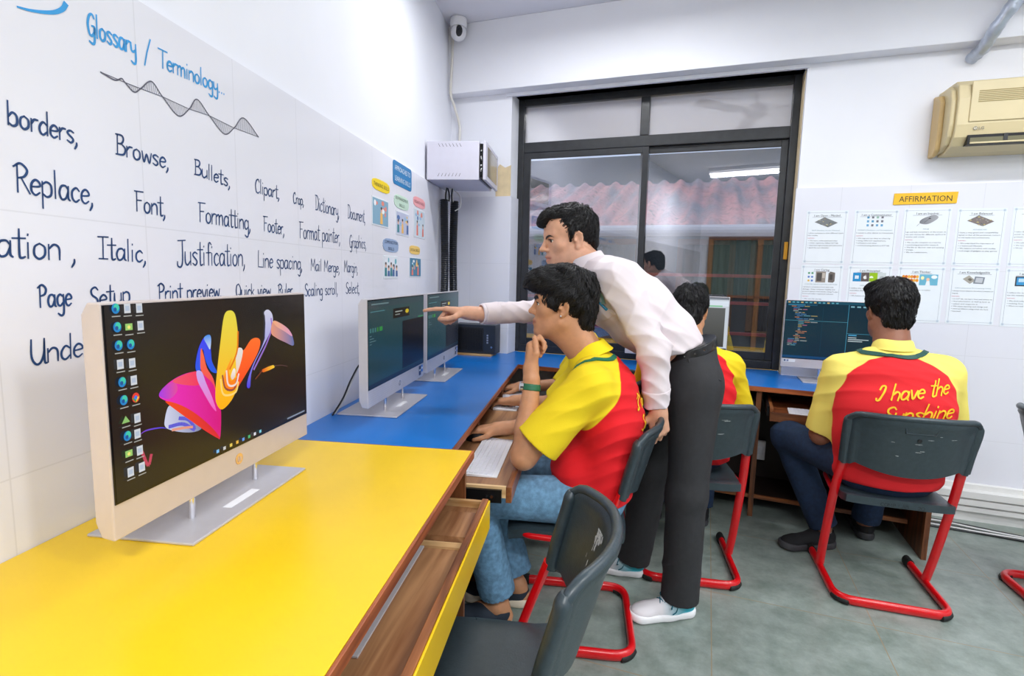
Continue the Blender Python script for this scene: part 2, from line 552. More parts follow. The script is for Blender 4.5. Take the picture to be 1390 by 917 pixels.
# ------------------------------------------------------------------ the room
def tile_mat(name, ju, jz, ou, oz, col, axis=1, rough=0.10):
    """glossy wall tiles: hairline joints every ju along the wall and jz up it"""
    m, nt, b = new_mat(name)
    N, L = nt.nodes, nt.links
    tc = N.new('ShaderNodeTexCoord')
    sp = N.new('ShaderNodeSeparateXYZ')
    L.new(tc.outputs['Object'], sp.inputs[0])
    outs = []
    for ax, per, off in ((axis, ju, ou), (2, jz, oz)):
        s = N.new('ShaderNodeMath'); s.operation = 'SUBTRACT'; s.inputs[1].default_value = off - per * 20
        L.new(sp.outputs[ax], s.inputs[0])
        mo = N.new('ShaderNodeMath'); mo.operation = 'MODULO'; mo.inputs[1].default_value = per
        L.new(s.outputs[0], mo.inputs[0])
        c = N.new('ShaderNodeMath'); c.operation = 'LESS_THAN'; c.inputs[1].default_value = 0.0028
        L.new(mo.outputs[0], c.inputs[0])
        outs.append(c)
    lim = N.new('ShaderNodeMath'); lim.operation = 'LESS_THAN'; lim.inputs[1].default_value = 1.7
    L.new(sp.outputs[2], lim.inputs[0])
    mul = N.new('ShaderNodeMath'); mul.operation = 'MULTIPLY'
    L.new(lim.outputs[0], mul.inputs[0]); L.new(outs[1].outputs[0], mul.inputs[1]); outs[1] = mul
    mx = N.new('ShaderNodeMath'); mx.operation = 'MAXIMUM'
    L.new(outs[0].outputs[0], mx.inputs[0]); L.new(outs[1].outputs[0], mx.inputs[1])
    mc = N.new('ShaderNodeMix'); mc.data_type = 'RGBA'
    mc.inputs['A'].default_value = col
    mc.inputs['B'].default_value = tuple(c * 0.90 for c in col[:3]) + (1,)
    L.new(mx.outputs[0], mc.inputs['Factor'])
    L.new(mc.outputs['Result'], b.inputs['Base Color'])
    b.inputs['Roughness'].default_value = rough
    b.inputs['Specular IOR Level'].default_value = 0.5
    return m

M['tileL'] = tile_mat('white_wall_tiles', 0.322, 0.465, 1.094, 0.925, srgb(232, 232, 240), 1, 0.16)
M['tileB'] = tile_mat('white_wall_tiles_matt', 0.335, 0.465, 0.688, 0.925, srgb(228, 229, 238), 0, 0.28)

# left wall with its glossy tiled dado, in the left wall's own frame
mb = MB()
mb.box(-1.20, -1.0, -3.6, 4.0, 0, CEIL, M['paint'])
mb.box(-1.0, -0.985, -3.6, 3.845, 0, 1.875, M['tileL'])
wall_left = struct(mb.build('wall_left'))
wall_left.rotation_euler = (0, 0, WA)
mb = MB()
mb.box(-2.2, -1.36, BACK + .008, BACK + .25, 0, CEIL, M['paint'])
mb.box(-1.36, .46, BACK + .008, BACK + .25, 0, .716, M['paint'])
mb.box(-1.36, .46, BACK + .008, BACK + .25, 2.557, CEIL, M['paint'])
mb.box(.46, 4.6, BACK + .008, BACK + .25, 0, CEIL, M['paint'])
mb.box(-1.80, -1.352, BACK - .004, BACK + .014, 0, 1.863, M['tileB'])
mb.box(.452, 4.6, BACK - .004, BACK + .014, 0, 1.858, M['tileB'])
mb.box(-1.352, -1.348, BACK, BACK + .17, .745, 1.863, M['tileB'])
mb.prism([(-1.47, 1.862), (-1.358, 1.862), (-1.358, 2.075), (-1.40, 2.06), (-1.44, 2.085), (-1.47, 2.05)], BACK + .0055, BACK + .0125, M['cream'], axis='Y')
wall_back = struct(mb.build('wall_back'))
mb = MB(); mb.box(4.6, 4.75, -3.6, 3.8, 0, CEIL, M['paint'])
struct(mb.build('wall_right'))
mb = MB(); mb.box(-2.2, 4.75, -3.75, -3.6, 0, CEIL, M['paint'])
struct(mb.build('wall_front'))
mb = MB(); mb.box(-2.3, 4.75, -3.75, 3.8, CEIL, CEIL + .1, M['ceil'])
struct(mb.build('ceiling'))
mb = MB(); mb.box(-2.0, 4.6, 3.46, BACK + .25, 2.557, CEIL, M['paint'])
struct(mb.build('trim_1', bevel=.004, label='deep white concrete beam over the window'))

# stone floor: big grey green slabs with thin sandy joints
m, nt, b = new_mat('grey_green_stone_slabs')
N, L = nt.nodes, nt.links
tc = N.new('ShaderNodeTexCoord')
sp = N.new('ShaderNodeSeparateXYZ'); L.new(tc.outputs['Object'], sp.inputs[0])
js = []
for ax, off in ((0, 0.088), (1, 2.835)):
    s = N.new('ShaderNodeMath'); s.operation = 'SUBTRACT'; s.inputs[1].default_value = off - 0.592 * 20
    L.new(sp.outputs[ax], s.inputs[0])
    mo = N.new('ShaderNodeMath'); mo.operation = 'MODULO'; mo.inputs[1].default_value = 0.592
    L.new(s.outputs[0], mo.inputs[0])
    c = N.new('ShaderNodeMath'); c.operation = 'LESS_THAN'; c.inputs[1].default_value = 0.0035
    L.new(mo.outputs[0], c.inputs[0])
    js.append(c)
mx = N.new('ShaderNodeMath'); mx.operation = 'MAXIMUM'
L.new(js[0].outputs[0], mx.inputs[0]); L.new(js[1].outputs[0], mx.inputs[1])
n1 = N.new('ShaderNodeTexNoise'); n1.inputs['Scale'].default_value = 9; n1.inputs['Detail'].default_value = 9; n1.inputs['Roughness'].default_value = 0.7
L.new(tc.outputs['Object'], n1.inputs['Vector'])
r1 = N.new('ShaderNodeValToRGB')
r1.color_ramp.elements[0].position = .3; r1.color_ramp.elements[1].position = .72
r1.color_ramp.elements[0].color = srgb(112, 126, 117); r1.color_ramp.elements[1].color = srgb(158, 168, 163)
L.new(n1.outputs['Fac'], r1.inputs['Fac'])
mc = N.new('ShaderNodeMix'); mc.data_type = 'RGBA'
L.new(mx.outputs[0], mc.inputs['Factor']); L.new(r1.outputs['Color'], mc.inputs['A']); mc.inputs['B'].default_value = srgb(150, 135, 108)
L.new(mc.outputs['Result'], b.inputs['Base Color'])
b.inputs['Roughness'].default_value = 0.3
bp = N.new('ShaderNodeBump'); bp.inputs['Strength'].default_value = 0.12; bp.inputs['Distance'].default_value = 0.004
L.new(n1.outputs['Fac'], bp.inputs['Height']); L.new(bp.outputs['Normal'], b.inputs['Normal'])
M['floor'] = m
mb = MB(); mb.box(-2.3, 4.75, -3.75, 3.8, -.1, 0, M['floor'])
struct(mb.build('floor'))

# skirting made of stacked white trunking along the back wall
mb = MB()
prof = [(BACK - .004, 0), (BACK - .03, 0), (BACK - .03, .055), (BACK - .05, .06), (BACK - .05, .085), (BACK - .034, .087), (BACK - .034, .094), (BACK - .055, .097), (BACK - .055, .128), (BACK - .04, .131), (BACK - .04, .138), (BACK - .06, .14), (BACK - .06, .176), (BACK - .022, .18), (BACK - .022, .208), (BACK - .004, .212)]
mb.prism(prof, 1.12, 4.6, mat('white_trunking', srgb(228, 228, 226), .4, noise=.04, nscale=8), axis='X')
struct(mb.build('baseboard_back'))

# ------------------------------------------------------------------ window
def glass_mat(name, fac, tint=(1, 1, 1, 1)):
    m = bpy.data.materials.new(name)
    m.use_nodes = True
    nt = m.node_tree
    nt.nodes.clear()
    N, L = nt.nodes, nt.links
    o = N.new('ShaderNodeOutputMaterial')
    t = N.new('ShaderNodeBsdfTransparent'); t.inputs[0].default_value = tint
    g = N.new('ShaderNodeBsdfGlossy'); g.inputs['Roughness'].default_value = 0.015
    g.inputs['Color'].default_value = (.95, .95, 1, 1)
    lw = N.new('ShaderNodeLayerWeight'); lw.inputs['Blend'].default_value = .25
    mr = N.new('ShaderNodeMapRange'); mr.inputs['To Min'].default_value = fac; mr.inputs['To Max'].default_value = 1.0
    L.new(lw.outputs['Fresnel'], mr.inputs['Value'])
    mx = N.new('ShaderNodeMixShader')
    L.new(mr.outputs[0], mx.inputs[0]); L.new(t.outputs[0], mx.inputs[1]); L.new(g.outputs[0], mx.inputs[2])
    L.new(mx.outputs[0], o.inputs[0])
    return m
M['glass'] = glass_mat('window_glass', 0.17, (.86, .87, .9, 1))
m, nt, b = new_mat('filmed_grey_glass')
b.inputs['Base Color'].default_value = srgb(206, 203, 211)
b.inputs['Roughness'].default_value = 0.5
_g = nt.nodes.new('ShaderNodeBsdfGlossy'); _g.inputs['Roughness'].default_value = .03
_mx = nt.nodes.new('ShaderNodeMixShader'); _mx.inputs[0].default_value = .42
nt.links.new(b.outputs[0], _mx.inputs[1]); nt.links.new(_g.outputs[0], _mx.inputs[2])
nt.links.new(_mx.outputs[0], nt.nodes['Material Output'].inputs['Surface'])
M['glass_film'] = m
win = struct(thing('window_1', 'large black aluminium sliding window with two top lights', 'window', (0, 3.70, 0)))
del win['category']
mb = MB()
K = M['black_alu']
Y0, Y1 = 0.0, .07
mb.box(-1.366, -1.316, Y0, Y1, .745, 2.556, K); mb.box(.412, .457, Y0, Y1, .745, 2.556, K)
mb.box(-1.316, .412, Y0, Y1, .745, .80, K); mb.box(-1.316, .412, Y0, Y1, 2.506, 2.556, K)
mb.box(-1.316, .412, Y0, Y1, 2.186, 2.258, K); mb.box(-.496, -.438, Y0, Y1, 2.258, 2.506, K)
mb.build('window_frame', win, bevel=.004)
for nm, x0, x1, yo in (('sliding_sash', -1.316, -.432, .012), ('sliding_sash', -.488, .412, .038)):
    mb = MB()
    mb.box(x0, x0 + .052, yo - .008, yo + .012, .80, 2.186, K); mb.box(x1 - .040, x1, yo - .008, yo + .012, .80, 2.186, K)
    mb.box(x0 + .052, x1 - .040, yo - .008, yo + .012, .80, .85, K); mb.box(x0 + .052, x1 - .040, yo - .008, yo + .012, 2.145, 2.186, K)
    s = mb.build(nm, win, bevel=.002)
    mb = MB(); mb.box(x0 + .048, x1 - .036, yo, yo + .004, .846, 2.149, M['glass'])
    mb.build('glass_pane', s)
for x0, x1 in ((-1.32, -.49), (-.442, .415)):
    mb = MB(); mb.box(x0, x1, .030, .034, 2.254, 2.51, M['glass_film']); mb.build('glass_pane', win)
# cream bead round the opening, white head strip, brass latch
mb = MB()
mb.box(.457, .4595, -.10, .0, .745, 2.54, M['cream']); mb.box(-1.40, .468, -.155, -.13, 2.535, 2.556, M['paint'])
mb.build('window_trim', win)
mb = MB(); mb.box(.428, .450, -.016, 0.0, 1.448, 1.557, mat('brass_latch', srgb(206, 150, 50), .35, metal=.6))
mb.build('latch', win, bevel=.003)

# ------------------------------------------------------------------ outside the window
mb = MB(); mb.box(-9, 9, 3.85, 14, -.25, -.1, mat('yard_concrete', srgb(120, 116, 110), .8, noise=.2))
struct(mb.build('ground_outside'))
gr = thing('window_grille', 'red painted horizontal bars outside the window glass', 'grille', (0, 3.97, 0))
for z in (1.343, 1.155, .942):
    mb = MB(); mb.box(-1.62, .72, -.008, .008, z - .011, z + .011, mat('dull_red_paint', srgb(196, 92, 88), .5, noise=.1))
    mb.build('bar', gr, bevel=.002)
for x in (-1.6, .70):
    mb = MB()
    mb.box(x - .012, x + .012, -.012, .012, -.1, 1.40, _mc['dull_red_paint'])
    mb.build('post', gr)
nb = thing('neighbouring_building', 'low building with a pink corrugated roof seen through the window', 'building', (0, 6.2, -.1))
wl_m = mat('grey_green_wall', srgb(84, 94, 96), .8, noise=.15, nscale=4)
mb = MB()
mb.box(-5.2, 3.4, 0, .2, 0, .70, mat('mustard_wall', srgb(212, 168, 60), .7, noise=.12, nscale=6))
mb.box(-5.2, 3.4, .02, .2, .70, 2.1, wl_m)
mb.build('wall', nb)
for x0, x1, cm in ((-3.9, -3.0, 0), (-2.5, -1.75, 1), (-1.45, -.75, 0), (-.35, .25, 2), (.40, .8, 1), (1.1, 2.0, 0)):
    mb = MB()
    wf = mat('brown_window_wood', srgb(110, 76, 44), .6, noise=.15)
    for a, bq in ((x0, x0 + .06), (x1 - .06, x1)):
        mb.box(a, bq, -.05, .02, .85, 1.86, wf)
    mb.box(x0, x1, -.05, .02, .82, .88, wf); mb.box(x0, x1, -.05, .02, 1.80, 1.86, wf)
    w = mb.build('window', nb)
    mb = MB()
    cmat = [mat('pale_curtain', srgb(112, 130, 126), .8), mat('dark_opening', srgb(38, 44, 48), .4), mat('olive_curtain', srgb(78, 86, 62), .8)][cm]
    mb.grid(lambda a, c: (x0 + .06 + a * (x1 - x0 - .12), -.012 + .012 * math.sin(a * 34), .88 + c * .92), 40, 2, cmat)
    mb.build('curtain', w)
# corrugated roof sheets, dusty pink with leaf litter
m, nt, b = new_mat('dusty_pink_roof_sheet')
N, L = nt.nodes, nt.links
tc = N.new('ShaderNodeTexCoord')
n1 = N.new('ShaderNodeTexNoise'); n1.inputs['Scale'].default_value = 2.2; n1.inputs['Detail'].default_value = 6
mpg = N.new('ShaderNodeMapping'); mpg.inputs['Scale'].default_value = (2.4, .55, .55)
L.new(tc.outputs['Object'], mpg.inputs['Vector'])
L.new(mpg.outputs['Vector'], n1.inputs['Vector'])
r1 = N.new('ShaderNodeValToRGB'); r1.color_ramp.elements[0].position = .38; r1.color_ramp.elements[1].position = .6
r1.color_ramp.elements[0].color = srgb(122, 118, 126); r1.color_ramp.elements[1].color = srgb(196, 134, 130)
L.new(n1.outputs['Fac'], r1.inputs['Fac'])
n2 = N.new('ShaderNodeTexNoise'); n2.inputs['Scale'].default_value = 19; n2.inputs['Detail'].default_value = 5
L.new(tc.outputs['Object'], n2.inputs['Vector'])
r2 = N.new('ShaderNodeValToRGB'); r2.color_ramp.elements[0].position = .56; r2.color_ramp.elements[1].position = .62
L.new(n2.outputs['Fac'], r2.inputs['Fac'])
mc = N.new('ShaderNodeMix'); mc.data_type = 'RGBA'
L.new(r2.outputs['Color'], mc.inputs['Factor']); L.new(r1.outputs['Color'], mc.inputs['A']); mc.inputs['B'].default_value = srgb(120, 98, 88)
L.new(mc.outputs['Result'], b.inputs['Base Color']); b.inputs['Roughness'].default_value = .7
mb = MB()
def roof(a, c):
    x = -5.4 + a * 9.2
    h = max(-.55, math.cos(x * 2 * PI / .23)) * .034
    return (x, -.55 + c * 2.3, 1.93 + c * .86 + h)
mb.grid(roof, 480, 5, m)
mb.build('roof', nb, smooth=True)
mb = MB(); mb.tube([(-5.3, -.62, 1.90), (3.6, -.62, 1.90)], .055, mat('pale_gutter_pipe', srgb(176, 176, 182), .5), seg=12)
mb.build('gutter', nb)
mb = MB(); mb.box(-8, 8, 0, .3, 0, 3.55, mat('far_dark_wall', srgb(84, 90, 96), .9, noise=.15, nscale=2))
far = mb.build('far_wall'); far.location = (0, 9.6, -.1)
tag(far, 'dark grey wall standing beyond the pink corrugated roof', 'wall')

# curtained timber partition along the wall behind the camera, seen only mirrored in the window
pt = thing('curtain_partition', 'timber framed partition with grey green curtains on the wall behind the camera', 'partition', (-.05, -3.56, 0))
mb = MB(); mb.box(0, 4.5, -.02, .0, .02, 1.0, mat('dark_panel', srgb(52, 48, 46), .5)); mb.box(0, 4.5, .0, .06, 1.0, 1.05, M['woodX']); mb.box(0, 4.5, .0, .06, 2.10, 2.16, M['woodX']); mb.build('rail', pt)
for k in range(6):
    mb = MB(); mb.box(k * .88, k * .88 + .09, 0, .05, 0, 2.1, mat('orange_timber', srgb(150, 102, 56), .5, noise=.15)); mb.build('post', pt)
for k in range(5):
    mb = MB(); mb.grid(lambda a, c, k=k: (k * .88 + .09 + a * .79, .012 + .018 * math.sin(a * 42 + k), 1.05 + c * 1.05), 60, 2, mat('grey_green_curtain', srgb(96, 112, 104), .8)); mb.build('curtain', pt)

# ------------------------------------------------------------------ ceiling fittings
for i, (x, y, a, p) in enumerate(TUBES):
    t = thing('tube_light_fitting', ['white tube light on the ceiling behind the camera, mirrored in the window', 'white tube light added to the ceiling right of the camera', 'white tube light added to the ceiling between the fan and the rear desk', 'white tube light added to the ceiling above the pointing arm near the corner',
              'white tube light added to the ceiling in the middle of the right side', 'white tube light added to the ceiling in the far rear corner'][i], 'lamp', (x, y, CEIL), a, 'ceiling tube lights')
    mb = MB(); mb.box(-.62, .62, -.03, .03, -.05, 0, M['white_plastic']); mb.box(-.62, -.60, -.02, .02, -.10, -.05, M['white_plastic']); mb.box(.60, .62, -.02, .02, -.10, -.05, M['white_plastic'])
    mb.build('batten', t, bevel=.004)
    mb = MB(); mb.cyl((-.60, 0, -.085), (.60, 0, -.085), .015, emis('lit_tube', (1, .99, .97, 1), 6.0))
    mb.build('tube', t)
fan = thing('ceiling_fan', 'white three bladed ceiling fan mirrored in the top window pane', 'fan', (.28, 2.45, CEIL))
fm = mat('fan_enamel', srgb(112, 106, 104), .4)
mb = MB(); mb.lathe([(.0, -.0), (.06, 0), (.05, -.05), (.012, -.06), (.012, -.22), (.0, -.22)][::-1], fm); mb.build('rod', fan, smooth=True)
mb = MB(); mb.lathe([(0, -.34), (.06, -.335), (.10, -.31), (.105, -.27), (.08, -.235), (.03, -.22), (0, -.22)], fm); mb.build('motor', fan, smooth=True)
for k in range(3):
    mb = MB()
    mb.add([(.09, -.02, -.275), (.20, -.05, -.27), (.58, -.068, -.262), (.60, .055, -.278), (.20, .05, -.29), (.09, .02, -.283),
            (.09, -.02, -.279), (.20, -.05, -.275), (.58, -.068, -.267), (.60, .055, -.283), (.20, .05, -.295), (.09, .02, -.287)],
           [(0, 1, 2, 3, 4, 5), (11, 10, 9, 8, 7, 6)] + [(i, i + 6, (i + 1) % 6 + 6, (i + 1) % 6) for i in range(6)], fm, RZ(2.5 + k * 2 * PI / 3))
    mb.build('blade', fan)
# ------------------------------------------------------------------ desks
def board(mb, x0, x1, y0, y1, z0, z1, m):
    mb.box(x0, x1, y0, y1, z0, z1, m)

def tray(desk, o0, o1, u0, u1, z, front_m, lip=.045, inner=M['wood_tray'], runner=True, hfront=.05):
    """a pull-out keyboard tray: base board, front lip, side lips, metal runners (o = away from wall)"""
    mb = MB(); mb.box(o0, o1 - .018, u0 + .012, u1 - .012, z - .015, z, inner)
    t = mb.build('keyboard_tray', desk)
    mb = MB(); mb.box(o1 - .018, o1, u0, u1, z - .03, z + lip - .03, M['woodY'])
    if front_m is not None:
        mb.box(o1, o1 + .005, u0, u1, z - .03 - hfront, z + lip - .034, front_m)
        mb.box(o1 - .018, o1, u0, u1, z - .03 - hfront, z - .03, M['woodY'])
    mb.build('tray_front', t, bevel=.0015)
    for uu in (u0, u1 - .012):
        mb = MB(); mb.box(o0, o1 - .018, uu, uu + .012, z - .015, z + .02, M['wood_pale'])
        mb.build('tray_side', t)
    if runner:
        for uu in (u0 - .010, u1):
            mb = MB()
            mb.box(o0 - .05, o1 - .03, uu, uu + .010, z - .028, z + .012, M['dark_void'])
            if uu < u0:
                mb.cyl((o1 - .06, u0 - .013, z - .008), (o1 - .06, u0 - .009, z - .008), .005, M['chrome'])
                mb.cyl((o1 - .075, u0 - .013, z - .008), (o1 - .075, u0 - .009, z - .008), .004, M['chrome'])
            mb.build('runner', t)
    return t

M['shade_board'] = mat('shade_dark_board', srgb(34, 22, 16), .6, noise=.2)  # board colour darkened to stand in for the shade under the desks
# yellow desk, nearest the camera
yd = thing('computer_desk', 'yellow topped brown computer desk nearest the camera', 'desk', (0, 0, 0), WA)
YZ = .786
mb = MB(); mb.box(-.983, -.312, -1.3, 1.48, YZ - .003, YZ, M['yellow_lam']); mb.box(-.983, -.312, -1.3, 1.48, YZ - .022, YZ - .003, M['woodY'])
mb.build('tabletop', yd)
mb = MB(); mb.box(-.312, -.305, -1.3, 1.486, YZ - .024, YZ - .0005, M['wood_edge']); mb.box(-.983, -.312, 1.48, 1.486, YZ - .024, YZ - .0005, M['wood_edge'])
mb.build('edge_lipping', yd, bevel=.0015)
for u in (.60, 1.462):
    mb = MB(); mb.box(-.95, -.325, u - .009, u + .009, 0, YZ - .022, M['woodZ']); mb.build('side_panel', yd)
mb = MB(); mb.box(-.95, -.325, -1.28, -1.262, 0, YZ - .022, M['woodZ']); mb.build('side_panel', yd)
mb = MB(); mb.box(-.975, -.960, -1.26, 1.45, .0, YZ - .022, M['shade_board']); mb.build('back_panel', yd)
tr = tray(yd, -.66, -.252, .615, 1.442, .634, M['yellow_lam'], lip=.055, hfront=.035)
mb = MB(); mb.box(-.60, -.27, 1.19, 1.215, .634, .640, M['wood_pale']); mb.build('spacer_strip', tr)
mb = MB(); mb.box(-.60, -.27, 1.222, 1.36, .634, .652, M['wood_tray']); mb.build('pen_ledge', tr)
tr = tray(yd, -.66, -.30, -.9, .585, .634, M['yellow_lam'], lip=.055, hfront=.035)

# blue desk along the left wall
bd = thing('computer_desk', 'blue topped desk running along the left wall under the marker writing', 'desk', (0, 0, 0), WA)
BZ = .743
mb = MB(); mb.box(-.983, -.405, 1.49, 3.31, BZ - .003, BZ, M['blue_lam']); mb.box(-.983, -.405, 1.49, 3.31, BZ - .022, BZ - .003, M['woodY'])
mb.build('tabletop', bd)
mb = MB(); mb.box(-.405, -.399, 1.49, 3.31, BZ - .024, BZ - .0005, M['wood_edge']); mb.build('edge_lipping', bd, bevel=.0015)
for u in (1.50, 2.085, 2.72):
    mb = MB(); mb.box(-.95, -.41, u - .008, u + .008, 0, BZ - .022, M['woodZ']); mb.build('side_panel', bd)
mb = MB(); mb.box(-.975, -.960, 1.5, 3.28, .0, BZ - .022, M['shade_board']); mb.build('back_panel', bd)
mb = MB(); mb.box(-.95, -.50, 1.51, 3.28, .10, .118, M['shade_board']); mb.build('foot_shelf', bd)
tray(bd, -.72, -.195, 1.52, 2.066, .645, None, lip=.05)
tray(bd, -.72, -.24, 2.112, 2.70, .645, None, lip=.05)
tray(bd, -.76, -.42, 2.74, 3.10, .645, None, lip=.05)

# blue desk under the window and along the back wall
kd = thing('computer_desk', 'blue topped desk running under the window to the back wall', 'desk', (0, 0, 0), 0)
a = W3(-.40, 3.312); c = W3(-.983, 3.312); d = W3(-.983, 3.842)
FY = lambda x: 3.09 - .055 * (x - .217)
poly = [(a.x, a.y), (1.075, FY(1.075)), (1.075, BACK - .006), (.447, BACK - .006), (.447, 3.698), (-1.346, 3.698), (-1.346, BACK - .006), (d.x + .01, BACK - .006), (c.x, c.y)]
mb = MB(); mb.prism(poly, BZ - .003, BZ, M['blue_lam']); mb.prism(poly, BZ - .022, BZ - .003, M['woodX'])
mb.build('tabletop', kd)
mb = MB()
mb.prism([(a.x, a.y), (a.x, a.y - .006), (1.081, FY(1.075) - .006), (1.081, FY(1.075)), (1.075, FY(1.075))], BZ - .026, BZ - .0005, wood_mat('red_brown_lipping_across', srgb(120, 56, 28), srgb(180, 100, 54), 'X'))
mb.build('edge_lipping', kd)
rot = Matrix.Translation((.217, 3.09, 0)) @ RZ(-.055)
for x in (-.62, .075):
    mb = MB(); mb.box(x - .009, x + .017, .012, .038, 0, BZ - .022, M['woodZ'], rot)
    mb.build('post', kd)
    mb = MB(); mb.box(x - .005, x + .011, .04, .40, .12, BZ - .022, M['woodZ'], rot)
    mb.build('divider_panel', kd)
mb = MB(); mb.box(1.040, 1.062, 2.905, BACK - .065, 0, BZ - .026, M['woodZ']); mb.build('end_panel', kd)
mb = MB(); mb.box(-1.20, .81, .03, .045, .100, .121, M['woodX'], rot); mb.box(-1.20, .81, .045, .36, .105, .119, M['shade_board'], rot); mb.build('foot_shelf', kd)
mb = MB(); mb.box(-1.22, .81, .36, .374, .0, BZ - .022, M['shade_board']); mb.build('back_panel', kd).matrix_basis = rot
def ktray(x0, x1, out, z=.632):
    mb = MB(); mb.box(x0, x1, out + .018, .35, z - .015, z, wood_mat('tray_board_across', srgb(92, 46, 24), srgb(150, 84, 46), 'X'), rot)
    t = mb.build('keyboard_tray', kd)
    mb = MB(); mb.box(x0, x1, out, out + .018, z - .028, z + .016, M['woodX'], rot); mb.build('tray_front', t)
    for q0, q1 in ((x0, x0 + .016), (x1 - .016, x1)):
        mb = MB(); mb.box(q0, q1, out + .018, .35, z, z + .03, M['woodY'], rot); mb.build('tray_side', t)
    for q0, q1 in ((x0 - .014, x0 - .001), (x1 + .001, x1 + .014)):
        mb = MB(); mb.box(q0, q1, out + .05, .34, z - .012, z + .035, M['dark_void'], rot); mb.build('runner', t)
ktray(-.56, .045, -.19)
ktray(.128, .80, -.19)

# ------------------------------------------------------------------ keyboards, mouse
def keyboard(label, o, u, z, rz, w=.40, d=.118, silver=False, group='slim white keyboards'):
    k = thing('keyboard', label, 'keyboard', W3(o, u, z), rz, group)
    body = M['silver'] if silver else M['white_plastic']
    mb = MB(); mb.prism([(-d / 2, 0), (d / 2, 0), (d / 2, .004), (-d / 2, .010)], -w / 2, w / 2, body, axis='Y')
    mb.v = [(x, y, zz) for x, y, zz in mb.v]
    mb.build('body', k, bevel=.001)
    mb = MB()
    rows, cols = 6, 21
    for r in range(rows):
        x = -d / 2 + .012 + r * (d - .02) / rows
        zz = .010 + (x + d / 2) / d * -.006
        c = 0
        while c < cols:
            wk = 6 if (r == 5 and c == 4) else 1
            y0 = -w / 2 + .008 + c * (w - .016) / cols
            y1 = -w / 2 + .008 + (c + wk) * (w - .016) / cols
            mb.box(x - .0065, x + .0075, y0 + .0012, y1 - .0012, zz - .001, zz + .0025, M['key_white'])
            c += wk
    mb.build('keys', k)
    return k
keyboard('white keyboard in front of the boy with his hand on his chin', -.318, 1.835, .6455, WA)
keyboard('white keyboard under the far hands beside the corner seat', -.365, 2.70, .6455, WA)
keyboard('silver keyboard half under the yellow desk top', -.425, 1.005, .6345, WA, w=.40, silver=True)
p = rot @ Vector((.42, -.06, .6325))
k = keyboard('white keyboard on the brown tray of the rear desk at right', 0, 0, 0, 0)
k.location = p; k.rotation_euler = (0, 0, -PI / 2 - .055)
p = rot @ Vector((-.28, -.06, .6325))
k = keyboard('white keyboard before the student hidden by the standing teacher', 0, 0, 0, 0)
k.location = p; k.rotation_euler = (0, 0, -PI / 2 - .055)
ms = thing('mouse', 'black mouse under the hand beside the near white keyboard', 'mouse', W3(-.405, 2.02, .646), WA + PI / 2)
mb = MB(); mb.sphere((0, 0, .004), 1, M['black_plastic'], scale=(.031, .055, .030)); mb.v = [(x, y, max(z, 0)) for x, y, z in mb.v]
mb.build('shell', ms, smooth=True)
mb = MB(); mb.cyl((-.004, .03, .028), (.004, .03, .028), .007, M['grey_plastic']); mb.build('wheel', ms)

